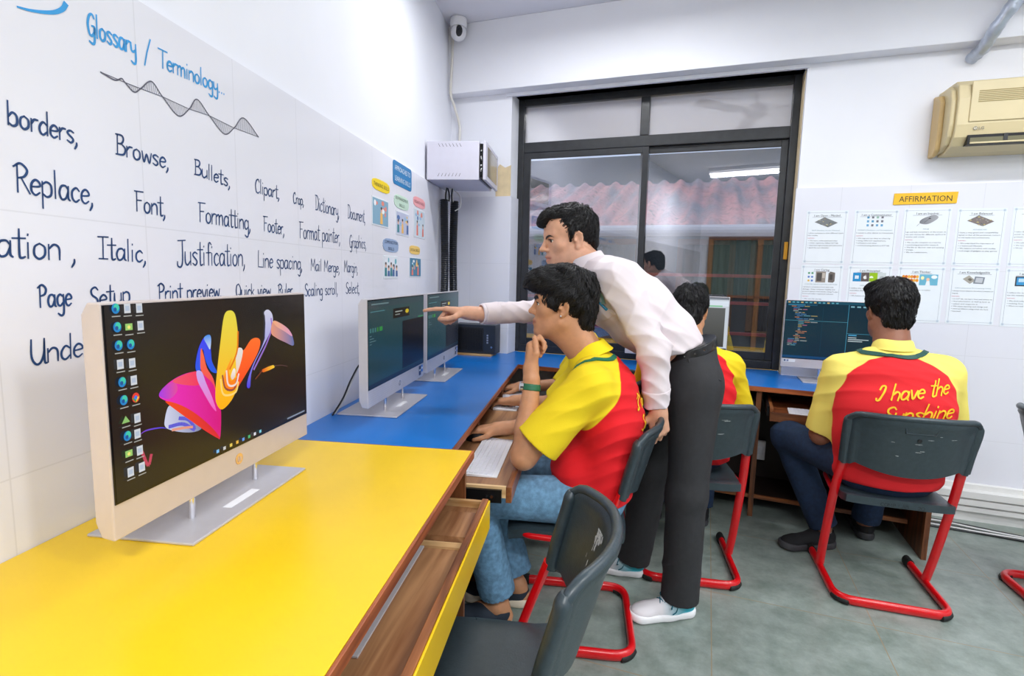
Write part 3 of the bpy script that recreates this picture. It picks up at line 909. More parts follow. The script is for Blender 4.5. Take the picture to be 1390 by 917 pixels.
# ------------------------------------------------------------------ chairs
def rrect_path(pts, r, n=6):
    """polyline in 3D with its inner corners rounded"""
    P = [Vector(p) for p in pts]
    out = [P[0]]
    for i in range(1, len(P) - 1):
        a, b, c = P[i - 1], P[i], P[i + 1]
        d1, d2 = (a - b), (c - b)
        rr = min(r, d1.length * .49, d2.length * .49)
        p1, p2 = b + d1.normalized() * rr, b + d2.normalized() * rr
        for k in range(n + 1):
            t = k / n
            out.append((1 - t) ** 2 * p1 + 2 * t * (1 - t) * b + t * t * p2)
    out.append(P[-1])
    return out
CH_W = .205
def make_chair(label, loc, rz):
    """sitter faces +y; floor frame is a U open at the front, uprights lean back to the backrest"""
    c = thing('chair', label, 'chair', loc, rz, 'red framed dark grey plastic chairs')
    mb = MB()
    path = rrect_path([(-CH_W, .20, .021), (-CH_W, -.235, .021), (CH_W, -.235, .021), (CH_W, .20, .021)], .075, 8)
    mb.tube(path, .0185, M['red_steel'], seg=12, flat=(.78, 1.05))
    mb.build('floor_frame', c, smooth=True)
    for s in (-1, 1):
        mb = MB()
        pth = catmull([(s * (CH_W + .002), .02, .035), (s * (CH_W + .006), -.02, .16), (s * (CH_W + .008), -.10, .42), (s * (CH_W + .003), -.148, .56), (s * (CH_W + .002), -.162, .60)], 6)
        mb.tube(pth, .0145, M['red_steel'], seg=12, flat=(.8, 1.25))
        mb.build('upright', c, smooth=True)
        mb = MB()
        mb.tube(rrect_path([(s * (CH_W + .004), -.10, .415), (s * .185, .16, .418), (s * .10, .19, .418)], .04), .011, M['red_steel'], seg=10)
        mb.build('seat_rail', c, smooth=True)
        mb = MB()
        mb.tube([(s * CH_W, .165, .021), (s * CH_W, .215, .021)], .0225, M['rubber'], seg=12, flat=(.78, 1.05))
        mb.build('end_cap', c, smooth=True)
        mb = MB()
        q = [(s * (CH_W - .050), -.236, .013), (s * (CH_W - .028), -.226, .013), (s * (CH_W - .010), -.208, .013), (s * (CH_W - .002), -.188, .013)]
        mb.tube(catmull(q, 5), [.008] + [.0200] * 14 + [.008], M['rubber'], seg=10, flat=(.9, .75))
        mb.build('corner_foot', c, smooth=True)
    # seat: dished plastic shell with rolled front and thick rim
    mb = MB()
    def seat(top):
        def f(a, b):
            x = (a - .5) * 2; y = (b - .5) * 2
            ex = x * (1 - .06 * max(0, y)) 
            px = .196 * ex * (1 - .035 * abs(y) ** 6)
            py = -.195 + .415 * b - .012 * abs(x) ** 6 * (1 if y > 0 else -1)
            z = .447 - .008 * (1 - x * x) * (1 - y * y) - .014 * max(0, (b - .82) / .18) ** 2 + .010 * max(0, (.12 - b) / .12)
            edge = max(abs(x), abs(y)) ** 14
            return (px, py, z - (.0 if top else .018 + .027 * max(abs(x), abs(y)) ** 4) - (edge * (.008 if top else -.006)))
        return f
    n = 26
    vt = [seat(True)(i / (n - 1), j / (n - 1)) for j in range(n) for i in range(n)]
    vb = [seat(False)(i / (n - 1), j / (n - 1)) for j in range(n) for i in range(n)]
    F = []
    for j in range(n - 1):
        for i in range(n - 1):
            q = (j * n + i, j * n + i + 1, (j + 1) * n + i + 1, (j + 1) * n + i)
            F.append(q); F.append(tuple(k + n * n for k in reversed(q)))
    rim = [i for i in range(n)] + [j * n + n - 1 for j in range(1, n)] + [(n - 1) * n + i for i in range(n - 2, -1, -1)] + [j * n for j in range(n - 2, 0, -1)]
    for k in range(len(rim)):
        a_, b_ = rim[k], rim[(k + 1) % len(rim)]
        F.append((b_, a_, a_ + n * n, b_ + n * n))
    mb.add(vt + vb, F, M['grey_plastic'])
    mb.build('seat', c, smooth=True)
    # backrest: curved shell, thick rolled rim, sleeves over the uprights
    mb = MB()
    def bpos(a, b, off):
        x = (a - .5) * 2
        half = .222 - .012 * (1 - b)
        zt = .812 - .012 * x * x + (-.018 * max(0, (abs(x) - .80) / .2) ** 2)
        zb = .592 - .030 * (1 - min(1, (abs(x) / .86)) ** 2) + (.0 if abs(x) < .86 else -.015 * (abs(x) - .86) / .14)
        z = zb + (zt - zb) * b
        y = -.176 - .092 * (1 - abs(x) ** 2.2) * (.75 + .25 * b) - .115 * (z - .60) / .2 * .35
        nrm = Vector((2 * .098 * x * 1.9 / .222 * .35, 1, .2)).normalized()
        p = Vector((x * half, y, z)) + nrm * off
        return p
    na, nb_ = 41, 13
    VF, VB = [], []
    for j in range(nb_):
        for i in range(na):
            a_, b_ = i / (na - 1), j / (nb_ - 1)
            x = abs(a_ - .5) * 2
            rimw = max(max(0, (b_ - .80) / .20), max(0, (x - .86) / .14))
            th = .005 + .010 * min(1, rimw * 1.6) * (1 if b_ > .1 or x > .8 else 1)
            round_ = max(max(0, (b_ - .93) / .07), max(0, (x - .955) / .045)) ** 2
            th *= (1 - .75 * min(1, round_))
            VF.append(bpos(a_, b_, th)); VB.append(bpos(a_, b_, -th))
    F = []
    N_ = na * nb_
    for j in range(nb_ - 1):
        for i in range(na - 1):
            q = (j * na + i, j * na + i + 1, (j + 1) * na + i + 1, (j + 1) * na + i)
            F.append(tuple(reversed(q))); F.append(tuple(k + N_ for k in q))
    rim = [i for i in range(na)] + [j * na + na - 1 for j in range(1, nb_)] + [(nb_ - 1) * na + i for i in range(na - 2, -1, -1)] + [j * na for j in range(nb_ - 2, 0, -1)]
    for k in range(len(rim)):
        a_, b_ = rim[k], rim[(k + 1) % len(rim)]
        F.append((a_, b_, b_ + N_, a_ + N_))
    mb.add(VF + VB, F, M['grey_plastic'])
    for s in (-1, 1):
        mb.tube(catmull([(s * .207, -.168, .585), (s * .210, -.184, .66), (s * .214, -.205, .74), (s * .212, -.214, .785)], 5), [.019] * 14 + [.016, .010], M['grey_plastic'], seg=12, flat=(.85, 1.15))
    rimp = [bpos(0.004, q, 0) for q in (0, .2, .4, .6, .8, .93)] + [bpos(.004 + .992 * q, .985 - .03 * max(0, abs(q - .5) * 2 - .9) / .1, 0) for q in [.02 + i * .03 for i in range(33)]] + [bpos(.996, q, 0) for q in (.93, .8, .6, .4, .2, 0)]
    mb.tube(rimp, .0115, M['grey_plastic'], seg=12)
    b = mb.build('backrest', c, smooth=True)
    c['bpos'] = 1
    del c['bpos']
    SCUFF = mat('pale_scuff_marks', srgb(176, 180, 180), .8, noise=.3, nscale=200)
    rr = random.Random(label)
    mb = MB()
    front = 'foreground' in label
    for k in range(26 if front else 9):
        if front:
            if k < 18: ca, cb, w_, h_ = .66 + rr.gauss(0, .020), .70 + rr.gauss(0, .06), rr.uniform(.012, .034), rr.uniform(.04, .11)
            else: ca, cb, w_, h_ = .70 + rr.gauss(0, .022), .38 + rr.gauss(0, .14), rr.uniform(.006, .016), rr.uniform(.04, .12)
        else:
            ca, cb = rr.uniform(.2, .8), rr.uniform(.3, .8)
            w_, h_ = rr.uniform(.03, .10), rr.uniform(.008, .018)
        cb = min(.9, max(.08, cb))
        off = .0158 if front else -.0058
        off = (.0056 if cb < .8 else .0156) if front else (-.0056 if cb < .8 else -.0156)
        n_ = 14
        ph = rr.uniform(0, 6)
        pts = [bpos(ca + w_ * .5 * math.cos(2 * PI * j / n_) * rr.uniform(.5, 1), cb + h_ * .5 * math.sin(2 * PI * j / n_) * rr.uniform(.5, 1), off) for j in range(n_)]
        mb.add(pts, [tuple(range(n_))], SCUFF)
    mb.build('scuff_marks', b)['kind'] = 'stuff'
    mb = MB()
    P = [bpos(.5 + dx, bz, -.0062) for dx, bz in ((-.13, .93), (.13, .93), (.11, .76), (-.11, .76))]
    mb.tube([P[0], P[3], P[2], P[1]], .0035, M['grey_plastic'], seg=8)
    mb.build('grip_recess', b, smooth=True)
    mb = MB()
    q = bpos(.5, .66, -.008)
    mb.cyl(q + Vector((0, .004, 0)), q - Vector((0, .0015, 0)), .007, M['rubber']); mb.build('plug', b)
    return c
fg_chair = make_chair('empty dark grey chair at the yellow desk in the foreground', W3(-.225, 1.03), WA + PI / 2)
ch_a = make_chair('chair of the boy leaning on his hand, gripped by the teacher', W3(-.020, 1.90), WA + PI / 2)
ch_d = make_chair('chair mostly hidden behind the chair the teacher grips', W3(.02, 2.72), WA + PI / 2)
ch_b = make_chair('chair behind the standing teacher, facing the window desk', (-.035, 2.49, 0), .17)
ch_c = make_chair('chair of the student whose shirt back is lettered', (.765, 2.605, 0), .06)
ch_r = make_chair('empty chair cut off at the right edge', (1.575, 2.69, 0), -1.47)
GL['O'] = (6.4, ['3,9 0.8,7.6 0.2,4.4 1,1 3,0 5,1.4 5.6,5 4.8,8 3,9']); GL['A'] = (6.2, ['0,0 2.8,9', '2.8,9 5.4,0', '1,3.4 4.4,3.4']); GL['0'] = GL['O']; GL['2'] = (5.6, ['0.2,7.4 2,9 4.4,7.6 3.6,4.6 0,0.2', '0,0.2 5,0.2'])
mb = MB()
stroke_text(mb, 'COMP LAB. - 20', mat('felt_pen', srgb(16, 18, 22), .6), lambda a, b, l: (a, -.2080 - .0035 * (1 - (a / .2) ** 2), b), .0020, .0125, -.075, .4275, 1.45)
mb.build('handwritten_mark', [c for c in ch_c.children if c.name.startswith('seat') and 'rail' not in c.name][0])
# scuffs on the foreground backrest and on the lettered student's chair, felt pen on a seat edge
def decal_on(parent, polys, m, name):
    mb = MB()
    for pl in polys:
        mb.add(pl, [tuple(range(len(pl)))], m)
    return mb.build(name, parent)
# ------------------------------------------------------------------ painted shapes on screens and prints
def tint_mat(name, strength=1.0, emissive=True):
    m = bpy.data.materials.get(name)
    if m:
        return m
    m, nt, b = new_mat(name)
    a = nt.nodes.new('ShaderNodeAttribute'); a.attribute_name = 'tint'
    if emissive:
        b.inputs['Base Color'].default_value = (.006, .006, .006, 1)
        b.inputs['Roughness'].default_value = .22
        b.inputs['Specular IOR Level'].default_value = .38
        nt.links.new(a.outputs['Color'], b.inputs['Emission Color'])
        b.inputs['Emission Strength'].default_value = strength
    else:
        nt.links.new(a.outputs['Color'], b.inputs['Base Color'])
        b.inputs['Roughness'].default_value = .3
    return m
SCR = tint_mat('lit_screen_picture', 1.0)
PRN = tint_mat('colour_print', 1.0, False)

class Flat:
    """flat coloured shapes on a plane: map(a, b, lift) -> point; colours per corner"""
    def __init__(self, mapf):
        self.map, self.v, self.f, self.c, self.n = mapf, [], [], [], 0
    def poly(self, pts, cols, rnd=0):
        self.n += 1
        if rnd and len(pts) > 2:
            k = len(pts)
            ext = catmull([pts[-1]] + list(pts) + [pts[0], pts[1]], rnd)[rnd:-rnd]
            pts = ext[:-1]
        if not isinstance(cols, list):
            cols = [cols] * len(pts)
        elif len(cols) == 2:       # a blend along the longer side
            xs = np.array(pts); d = xs.max(0) - xs.min(0)
            ax = 1 if d[1] > d[0] else 0
            t = (xs[:, ax] - xs[:, ax].min()) / max(1e-9, d[ax])
            cols = [tuple(np.array(cols[0]) * (1 - q) + np.array(cols[1]) * q) for q in t]
        i0 = len(self.v)
        self.v += [tuple(self.map(p[0], p[1], (.00035 + .000016 * self.n))) for p in pts]
        self.c += cols
        self.f.append(tuple(range(i0, i0 + len(pts))))
    def rect(self, x0, x1, y0, y1, cols):
        self.poly([(x0, y0), (x1, y0), (x1, y1), (x0, y1)], cols if not isinstance(cols, list) or len(cols) != 2 else [cols[0], cols[0], cols[1], cols[1]])
    def ell(self, cx, cy, rx, ry, col, n=16):
        self.poly([(cx + rx * math.cos(2 * PI * k / n), cy + ry * math.sin(2 * PI * k / n)) for k in range(n)], col)
    def line(self, pts, w, col):
        P = [np.array(p, float) for p in pts]
        for a, b in zip(P[:-1], P[1:]):
            d = b - a; L = np.hypot(*d)
            if L < 1e-9: continue
            n = np.array([-d[1], d[0]]) / L * w / 2
            self.poly([a + n, a - n, b - n, b + n], col)
    def build(self, name, m, parent):
        bm = bmesh.new()
        vs = [bm.verts.new(p) for p in self.v]
        cl = dict(zip(range(len(vs)), self.c))
        faces = []
        for f in self.f:
            try: faces.append(bm.faces.new([vs[i] for i in f]))
            except Exception: pass
        bm.verts.index_update()
        bmesh.ops.triangulate(bm, faces=faces)
        me = bpy.data.meshes.new(name)
        bm.to_mesh(me); bm.free()
        at = me.color_attributes.new('tint', 'FLOAT_COLOR', 'POINT')
        for i, c in enumerate(self.c):
            at.data[i].color = tuple(c[:3]) + (1,)
        me.materials.append(m)
        o = bpy.data.objects.new(name, me); COL.objects.link(o); o.parent = parent
        return o
def K_(r, g, b, f=1.0):
    c = srgb(r, g, b); return (c[0] * f, c[1] * f, c[2] * f)

SHAPES = {
    'orange': [(0.0218, 0.3442), (0.0378, 0.335), (0.0652, 0.3555), (0.0886, 0.3577), (0.1009, 0.3479), (0.0916, 0.3252), (0.0618, 0.2954), (0.0152, 0.2561), (-0.0069, 0.2374), (0.0015, 0.2635), (0.0139, 0.294), (0.019, 0.3212)],
    'yellow': [(-0.0216, 0.4168), (-0.0037, 0.4273), (0.0135, 0.418), (0.0204, 0.3816), (0.0206, 0.349), (0.0048, 0.3187), (-0.0237, 0.296), (-0.0383, 0.2716), (-0.0364, 0.2486), (-0.0204, 0.2404), (0.0005, 0.2451), (0.0155, 0.2607), (-0.0072, 0.2328), (-0.0383, 0.2186), (-0.0548, 0.2326), (-0.0583, 0.2579), (-0.0488, 0.3093), (-0.0358, 0.365)],
    'cream': [(0.0202, 0.3421), (0.0357, 0.3353), (0.0253, 0.3062), (0.0098, 0.2853), (-0.0076, 0.2839), (-0.0101, 0.2981), (0.0014, 0.3193)],
    'amber': [(-0.0017, 0.3243), (-0.0138, 0.2942), (-0.0081, 0.2748), (0.0094, 0.2784), (0.0155, 0.2607), (-0.006, 0.2535), (-0.0256, 0.2645), (-0.031, 0.2837), (-0.0198, 0.3044)],
    'white': [(-0.1808, 0.2611), (-0.1921, 0.2403), (-0.1909, 0.2222), (-0.1591, 0.2049), (-0.1218, 0.1938), (-0.1015, 0.1965), (-0.1258, 0.2183), (-0.1615, 0.2463)],
    'magenta': [(-0.2033, 0.2858), (-0.1879, 0.3), (-0.1572, 0.3109), (-0.1196, 0.3139), (-0.0916, 0.3059), (-0.0689, 0.2866), (-0.0552, 0.2573), (-0.0505, 0.2293), (-0.0431, 0.2139), (-0.0505, 0.1577), (-0.0691, 0.185), (-0.1139, 0.2278), (-0.1556, 0.257), (-0.1898, 0.2731)],
    'red': [(-0.1899, 0.2719), (-0.1556, 0.257), (-0.1139, 0.2278), (-0.0691, 0.185), (-0.0505, 0.1577), (-0.0875, 0.1837), (-0.1313, 0.2198), (-0.1665, 0.2495)],
    'blue': [(-0.1102, 0.3281), (-0.0998, 0.3579), (-0.0841, 0.377), (-0.0689, 0.3818), (-0.0635, 0.3726), (-0.0678, 0.3515), (-0.0634, 0.3249), (-0.0506, 0.3008), (-0.0676, 0.306), (-0.0813, 0.3277), (-0.0885, 0.3543), (-0.0953, 0.3384), (-0.0982, 0.3114), (-0.1084, 0.3132)],
    'strip': [(-0.093, 0.357), (-0.0864, 0.3413), (-0.0792, 0.3145), (-0.0625, 0.2897), (-0.0552, 0.2573), (-0.0661, 0.2816), (-0.0943, 0.3086), (-0.0967, 0.3344)],
    'pink': [(-0.1084, 0.3132), (-0.0943, 0.3094), (-0.084, 0.2852), (-0.068, 0.2513), (-0.0575, 0.2198), (-0.0721, 0.2346), (-0.0939, 0.27), (-0.1068, 0.2939)],
    'ribbon': [(0.1176, 0.4146), (0.133, 0.4211), (0.1495, 0.41), (0.1519, 0.3893), (0.1385, 0.3649), (0.1075, 0.3331), (0.0777, 0.3026), (0.0607, 0.276), (0.0553, 0.2478), (0.0441, 0.2501), (0.0489, 0.2685), (0.0697, 0.299), (0.1034, 0.3336), (0.1233, 0.3665), (0.1249, 0.3965)],
    'wing': [(0.1529, 0.3918), (0.1837, 0.3841), (0.2205, 0.3647), (0.239, 0.3409), (0.24, 0.3203), (0.1999, 0.3346), (0.1639, 0.3493), (0.1428, 0.3645)],
    'slash': [(0.1021, 0.2801), (0.1472, 0.2838), (0.1513, 0.2763), (0.1067, 0.2727)],
}
ICONS = [(-0.2822, 0.4469), (-0.2603, 0.4461), (-0.2367, 0.4453), (-0.2815, 0.4166), (-0.2595, 0.4146), (-0.2361, 0.4152), (-0.2813, 0.3865), (-0.258, 0.3854), (-0.2806, 0.3552), (-0.2577, 0.3537), (-0.2793, 0.3252), (-0.2567, 0.3239), (-0.2785, 0.2945), (-0.2551, 0.2937), (-0.2774, 0.2616), (-0.2545, 0.2578), (-0.2762, 0.2327), (-0.2563, 0.2307), (-0.2757, 0.2016), (-0.2538, 0.2003), (-0.2746, 0.1695), (-0.2518, 0.1698)]
ICON_T = 'ebdegdeedwebecadengoprgd'

# ------------------------------------------------------------------ all-in-one computers (screen faces +x, width along y)
def aio(label, loc, rz, w, z0, z1, chin, body, base=True, bd=.225, bl=.40, front=.036, basex=0.0, dots=False):
    t = thing('desktop_computer', label, 'computer', loc, rz, 'all in one desktop computers')
    x1 = front; x0 = front - .034
    hw = w / 2
    mb = MB()
    mb.prism([(x0 + .010, z0 + .004), (x1, z0), (x1, z1), (x0 + .012, z1), (x0, z1 - .02), (x0, z0 + .03)], -hw, hw, body, axis='Y')
    mb.build('housing', t, bevel=.0025)
    mb = MB(); mb.box(x1, x1 + .0015, -hw + .004, hw - .004, z0 + chin, z1 - .004, M['screen_off']); s = mb.build('screen', t)
    for y in (-.105, .105):
        mb = MB()
        mb.cyl((.012, y, .006), (.014, y, z0 + .012), .0065, M['chrome'], seg=14)
        mb.build('foot_post', t, smooth=True)
    mb = MB(); mb.box(basex - bd / 2, basex + bd / 2, -bl / 2, bl / 2, 0, .006, M['silver_base']); mb.build('base_plate', t, bevel=.002)
    if dots:
        mb = MB()
        for r in range(7):
            for c in range(int((w - .03) / .008)):
                y = -hw + .015 + c * .008 + (r % 2) * .004
                z = z0 + .006 + r * (chin - .012) / 6.5
                mb.add([(x1 + .0004, y - .0012, z), (x1 + .0004, y, z - .0012), (x1 + .0004, y + .0012, z), (x1 + .0004, y, z + .0012)], [(0, 1, 2, 3)], mat('speaker_holes', srgb(150, 152, 168), .6))
        g = mb.build('speaker_grille', t)
        g['kind'] = 'stuff'
    return t, s, (lambda a, b, l: (x1 + .0016 + l, a, b))

def hp_mark(t, x, y, z, r, m):
    """round badge with two slanted letters"""
    mb = MB()
    mb.cyl((x, y, z), (x + .0008, y, z), r, m, seg=24)
    o = mb.build('badge', t)
    f = Flat(lambda a, b, l: (x + .0009 + l, y + a, z + b))
    d = K_(206, 190, 180)
    for dx in (-.45, .12):
        f.line([((dx - .05) * r, -.45 * r), ((dx + .20) * r, .55 * r)] if dx < 0 else [((dx - .20) * r, -.75 * r), ((dx + .12) * r, .35 * r)], r * .13, d)
        f.line([((dx + .02) * r, .18 * r), ((dx + .26) * r, .24 * r), ((dx + .30) * r, .1 * r), ((dx + .18) * r, -.42 * r)], r * .13, d)
    f.build('badge_letters', PRN, o)

# -- the big one on the yellow desk
big, scr, mp = aio('big desktop computer with colourful petals on its screen, on the yellow desk', W3(-.795, 1.05, YZ), WA, .615, .060, .457, .062, M['champagne'], bl=.40, bd=.222, basex=-.02, front=.038)
f = Flat(mp)
f.rect(-.301, .301, .126, .452, K_(26, 22, 21))
C_ = SHAPES
f.poly([(-.2483, .2256), (-.2347, .231), (-.2026, .2267), (-.1886, .2195), (-.2026, .2245), (-.2340, .2285)], [K_(120, 60, 190), K_(60, 70, 230)], 4)
f.line(catmull([(-.2461, .1949), (-.2348, .1662), (-.2267, .1845)], 5), .006, K_(190, 60, 90))
f.poly(C_['white'], [K_(205, 210, 235), K_(120, 128, 170)], 5)
f.line(catmull([(-.185, .222), (-.15, .218), (-.12, .198), (-.135, .222), (-.16, .232)], 5), .007, K_(90, 90, 210))
f.line(catmull([(-.178, .214), (-.15, .210), (-.125, .205)], 5), .005, K_(226, 150, 130))
f.poly(C_['magenta'], [K_(235, 30, 190), K_(214, 10, 120)], 5)
f.poly([(-.2033, .2858), (-.1879, .3), (-.165, .302), (-.16, .285), (-.18, .274)], [K_(160, 50, 225), K_(224, 70, 150)], 5)
f.poly([(-.17, .306), (-.1196, .3139), (-.0916, .3059), (-.10, .285), (-.14, .292)], [K_(236, 80, 110), K_(240, 40, 90)], 5)
f.poly(C_['red'], [K_(240, 70, 30), K_(214, 20, 50)], 5)
f.poly(C_['blue'], [K_(10, 90, 225), K_(60, 60, 240)], 5)
f.poly([(-.0841, .377), (-.0689, .3818), (-.0635, .3726), (-.0678, .3515), (-.076, .362)], [K_(200, 215, 240), K_(60, 140, 230)], 4)
f.poly(C_['strip'], [K_(236, 60, 90), K_(250, 110, 60)], 4)
f.poly(C_['pink'], [K_(246, 90, 190), K_(190, 170, 240)], 4)
f.poly(C_['orange'], [K_(246, 60, 30), K_(255, 110, 40)], 4)
f.poly(C_['cream'], [K_(240, 205, 170), K_(225, 225, 225)], 4)
f.poly(C_['yellow'], [K_(255, 176, 10), K_(228, 214, 70)], 4)
f.poly(C_['amber'], [K_(255, 120, 20), K_(255, 160, 40)], 4)
f.poly([(.002, .30), (-.008, .285), (-.003, .276), (.006, .282), (.008, .295)], [K_(226, 200, 190), K_(250, 240, 230)], 4)
for q, cc in (((-.0345, .292, -.027, .262, .0, .254), (150, 70, 60)), ((-.041, .285, -.034, .25, .004, .246), (255, 214, 120)), ((-.022, .30, -.018, .268, .006, .264), (240, 220, 210))):
    f.line(catmull([(q[0], q[1]), (q[2], q[3]), (q[4], q[5]), (q[4] + .012, q[5] + .022)], 5), .0045, K_(*cc))
f.line(catmull([(.0204, .38), (.014, .335), (-.012, .30)], 5), .005, K_(226, 120, 20))
f.poly(C_['ribbon'], [K_(70, 60, 220), K_(205, 205, 225)], 4)
f.line(catmull([(.145, .40), (.146, .375), (.125, .342), (.095, .31), (.07, .285)], 6), .005, K_(150, 110, 200))
f.poly(C_['wing'], [K_(226, 150, 120), K_(90, 110, 170)], 5)
f.poly([(.1529, .3918), (.1837, .3841), (.2205, .3647), (.236, .345), (.20, .362), (.165, .378)], [K_(236, 170, 120), K_(216, 150, 190)], 4)
f.poly(C_['slash'], [K_(226, 60, 20), K_(250, 210, 60)], 2)
f.line([(.075, .262), (.103, .278)], .003, K_(120, 60, 40)); f.line(catmull([(.15, .281), (.18, .278), (.21, .27)], 4), .002, K_(90, 60, 60))
for (y, z), kd_ in zip(ICONS, ICON_T):
    if kd_ == 'e':
        f.ell(y, z, .0075, .0085, K_(20, 130, 200)); f.ell(y + .0015, z + .002, .0052, .006, K_(60, 200, 170)); f.ell(y - .001, z - .0015, .003, .0035, K_(14, 80, 150))
    elif kd_ == 'c':
        f.ell(y, z, .0075, .0085, K_(226, 60, 50)); f.poly([(y - .0075, z), (y, z - .0085), (y + .002, z), ], K_(50, 160, 80)); f.poly([(y, z - .0085), (y + .0075, z), (y + .002, z + .001)], K_(246, 200, 40)); f.ell(y, z, .0032, .0036, K_(60, 120, 230))
    elif kd_ == 'g':
        f.rect(y - .007, y + .007, z - .005, z + .006, K_(150, 200, 110)); f.ell(y, z, .003, .003, K_(240, 230, 120))
    elif kd_ == 'a':
        f.poly([(y - .008, z - .006), (y + .008, z - .006), (y, z + .006)], K_(140, 190, 110))
    else:
        f.rect(y - .0062, y + .0062, z - .008, z + .008, K_(206, 210, 216)); f.rect(y - .004, y + .004, z - .004, z + .004, K_(176, 190, 210))
    f.rect(y - .008, y + .008, z - .0135, z - .0118, K_(170, 170, 165))
for k, c in enumerate(((120, 190, 240), (200, 200, 200), (230, 200, 90), (230, 180, 70), (90, 150, 230), (60, 180, 120), (220, 220, 230), (120, 200, 220))):
    y = -.062 + k * .021
    f.rect(y - .004, y + .004, .131, .138, K_(*c))
f.rect(.20, .285, .132, .136, K_(130, 140, 160))
f.build('picture', SCR, scr)
hp_mark(big, .0385, .012, .0925, .0125, mat('badge_gold', srgb(246, 206, 150), .25, metal=.6))
bp = [c for c in big.children if c.name.startswith('base_plate')][0]
mb = MB(); mb.box(.040, .060, -.05, .05, .006, .0064, mat('model_strip', srgb(240, 240, 244), .15)); mb.build('model_strip', bp)

# -- the two on the blue desk
def editor_screen(mp, w, z0, z1, name, scr):
    f = Flat(mp)
    hw = w / 2 - .004
    f.rect(-hw, hw, z0, z1, [K_(22, 52, 62), K_(34, 66, 72)])
    f.rect(-hw, hw, z1 - .026, z1, K_(40, 62, 70))
    f.rect(-hw + .03, -hw + .20, z1 - .016, z1 - .011, K_(92, 118, 124))
    f.rect(-hw + .02, -hw + .16, z1 - .042, z1 - .039, K_(70, 120, 130))
    f.rect(-.08, .12, z1 - .080, z1 - .040, K_(10, 12, 14)); f.rect(-.055, .03, z1 - .056, z1 - .052, K_(150, 160, 160)); f.rect(-.055, .0, z1 - .068, z1 - .064, K_(120, 130, 130)); f.ell(.09, z1 - .058, .022, .009, K_(190, 170, 30))
    for k in range(4):
        f.rect(-hw + .015 + k * .022, -hw + .028 + k * .022, z1 - .116, z1 - .100, K_(60, 110, 110) if k < 3 else K_(50, 120, 50))
    f.rect(-hw + .105, -hw + .135, z1 - .116, z1 - .100, K_(40, 130, 60))
    f.rect(hw - .085, hw, z1 - .100, z1 - .090, K_(40, 110, 80))
    for k in range(4):
        f.rect(-hw + .012, -hw + .03 + .02 * ((k * 7) % 3), z1 - .130 - k * .010, z1 - .127 - k * .010, K_(80, 110, 116))
    f.rect(.03, hw, z0 + .018, z1 - .098, K_(6, 9, 20))
    f.rect(-hw, hw, z0, z0 + .014, K_(16, 26, 44))
    f.build('picture', SCR, scr)
for lab, u, w, zz1, code in (('desktop computer on the blue desk before the boy, screen touched by no one', 2.125, .665, .465, 0), ('desktop computer on the blue desk nearest the corner, behind the pointing finger', 2.84, .645, .464, 1)):
    t, scr, mp = aio(['silver desktop computer on the blue desk in front of the boy', 'silver desktop computer on the blue desk nearest the corner, behind the pointing hand'][code], W3(-.80, u, BZ), WA, w, .066, zz1, .066, M['silver'], bl=.405, bd=.245, basex=-.025, dots=True)
    editor_screen(mp, w, .136, zz1 - .008, 'x', scr)
    hp_mark(t, .0365, 0, .098, .012, mat('badge_silver', srgb(190, 190, 200), .25, metal=.6))
    f = Flat(lambda a, b, l: (.0366 + l, a, b))
    f.rect(w / 2 - .070, w / 2 - .040, .080, .125, K_(34, 48, 84)); f.rect(w / 2 - .066, w / 2 - .044, .10, .108, K_(220, 225, 235)); f.rect(w / 2 - .036, w / 2 - .012, .092, .125, K_(30, 110, 200)); f.ell(w / 2 - .024, .110, .009, .006, K_(225, 235, 245))
    f.build('sticker', PRN, t)
    bp = [c for c in t.children if c.name.startswith('base_plate')][0]
    mb = MB(); mb.box(.035, .055, -.045, .045, .006, .0064, _mc['model_strip']); mb.build('model_strip', bp)
# -- rear desk, the one with code on its screen (screen faces the room: -Y)
t, scr, mp = aio('silver desktop computer showing lines of program code, on the rear desk', (.735, 3.425, BZ), -PI / 2, .62, .074, .466, .052, M['silver'], bl=.40, bd=.20, basex=0.02)
f = Flat(mp)
hw = .306
f.rect(-hw, hw, .130, .460, K_(4, 44, 62))
f.rect(-hw, hw, .446, .460, K_(20, 74, 96))
for k in range(12):
    f.rect(-hw + .01 + k * .022, -hw + .022 + k * .022, .449, .456, K_(90, 160, 180) if k % 3 else K_(200, 170, 110))
f.rect(-hw + .012, -hw + .10, .434, .442, K_(40, 110, 140)); f.rect(-hw + .105, -hw + .16, .434, .442, K_(20, 74, 100))
rr = random.Random(3)
cc_ = [(206, 186, 120), (120, 190, 210), (226, 150, 110), (90, 150, 210), (190, 200, 200), (206, 120, 160)]
zz = .428; ind = 0
for k in range(26):
    ind = max(0, min(4, ind + rr.choice((-1, 0, 0, 1, 1))))
    x = -hw + .030 + ind * .010
    if k > 20: x = -hw + .022
    for j in range(rr.randint(1, 3)):
        wd_ = rr.uniform(.012, .035)
        f.rect(x, x + wd_, zz, zz + .0036, K_(*rr.choice(cc_), .62)); x += wd_ + .004
    zz -= .0090
f.rect(-hw, .01, .347, .349, K_(70, 140, 160)); f.rect(-.115, -.1135, .17, .43, K_(16, 66, 86))
f.rect(.012, hw, .13, .446, K_(6, 40, 56)); f.rect(.010, .0125, .13, .446, K_(60, 140, 170))
for k in range(5):
    f.rect(.02 + k * .03, .038 + k * .03, .432, .440, K_(120, 170, 186))
f.rect(.012, hw, .285, .287, K_(60, 140, 170)); f.rect(.02, .06, .274, .281, K_(70, 150, 190))
for k in range(3):
    f.rect(.02, .06 + .03 * ((k * 5) % 3), .262 - k * .010, .266 - k * .010, K_(190, 205, 210))
f.rect(-hw, hw, .130, .145, K_(8, 66, 110))
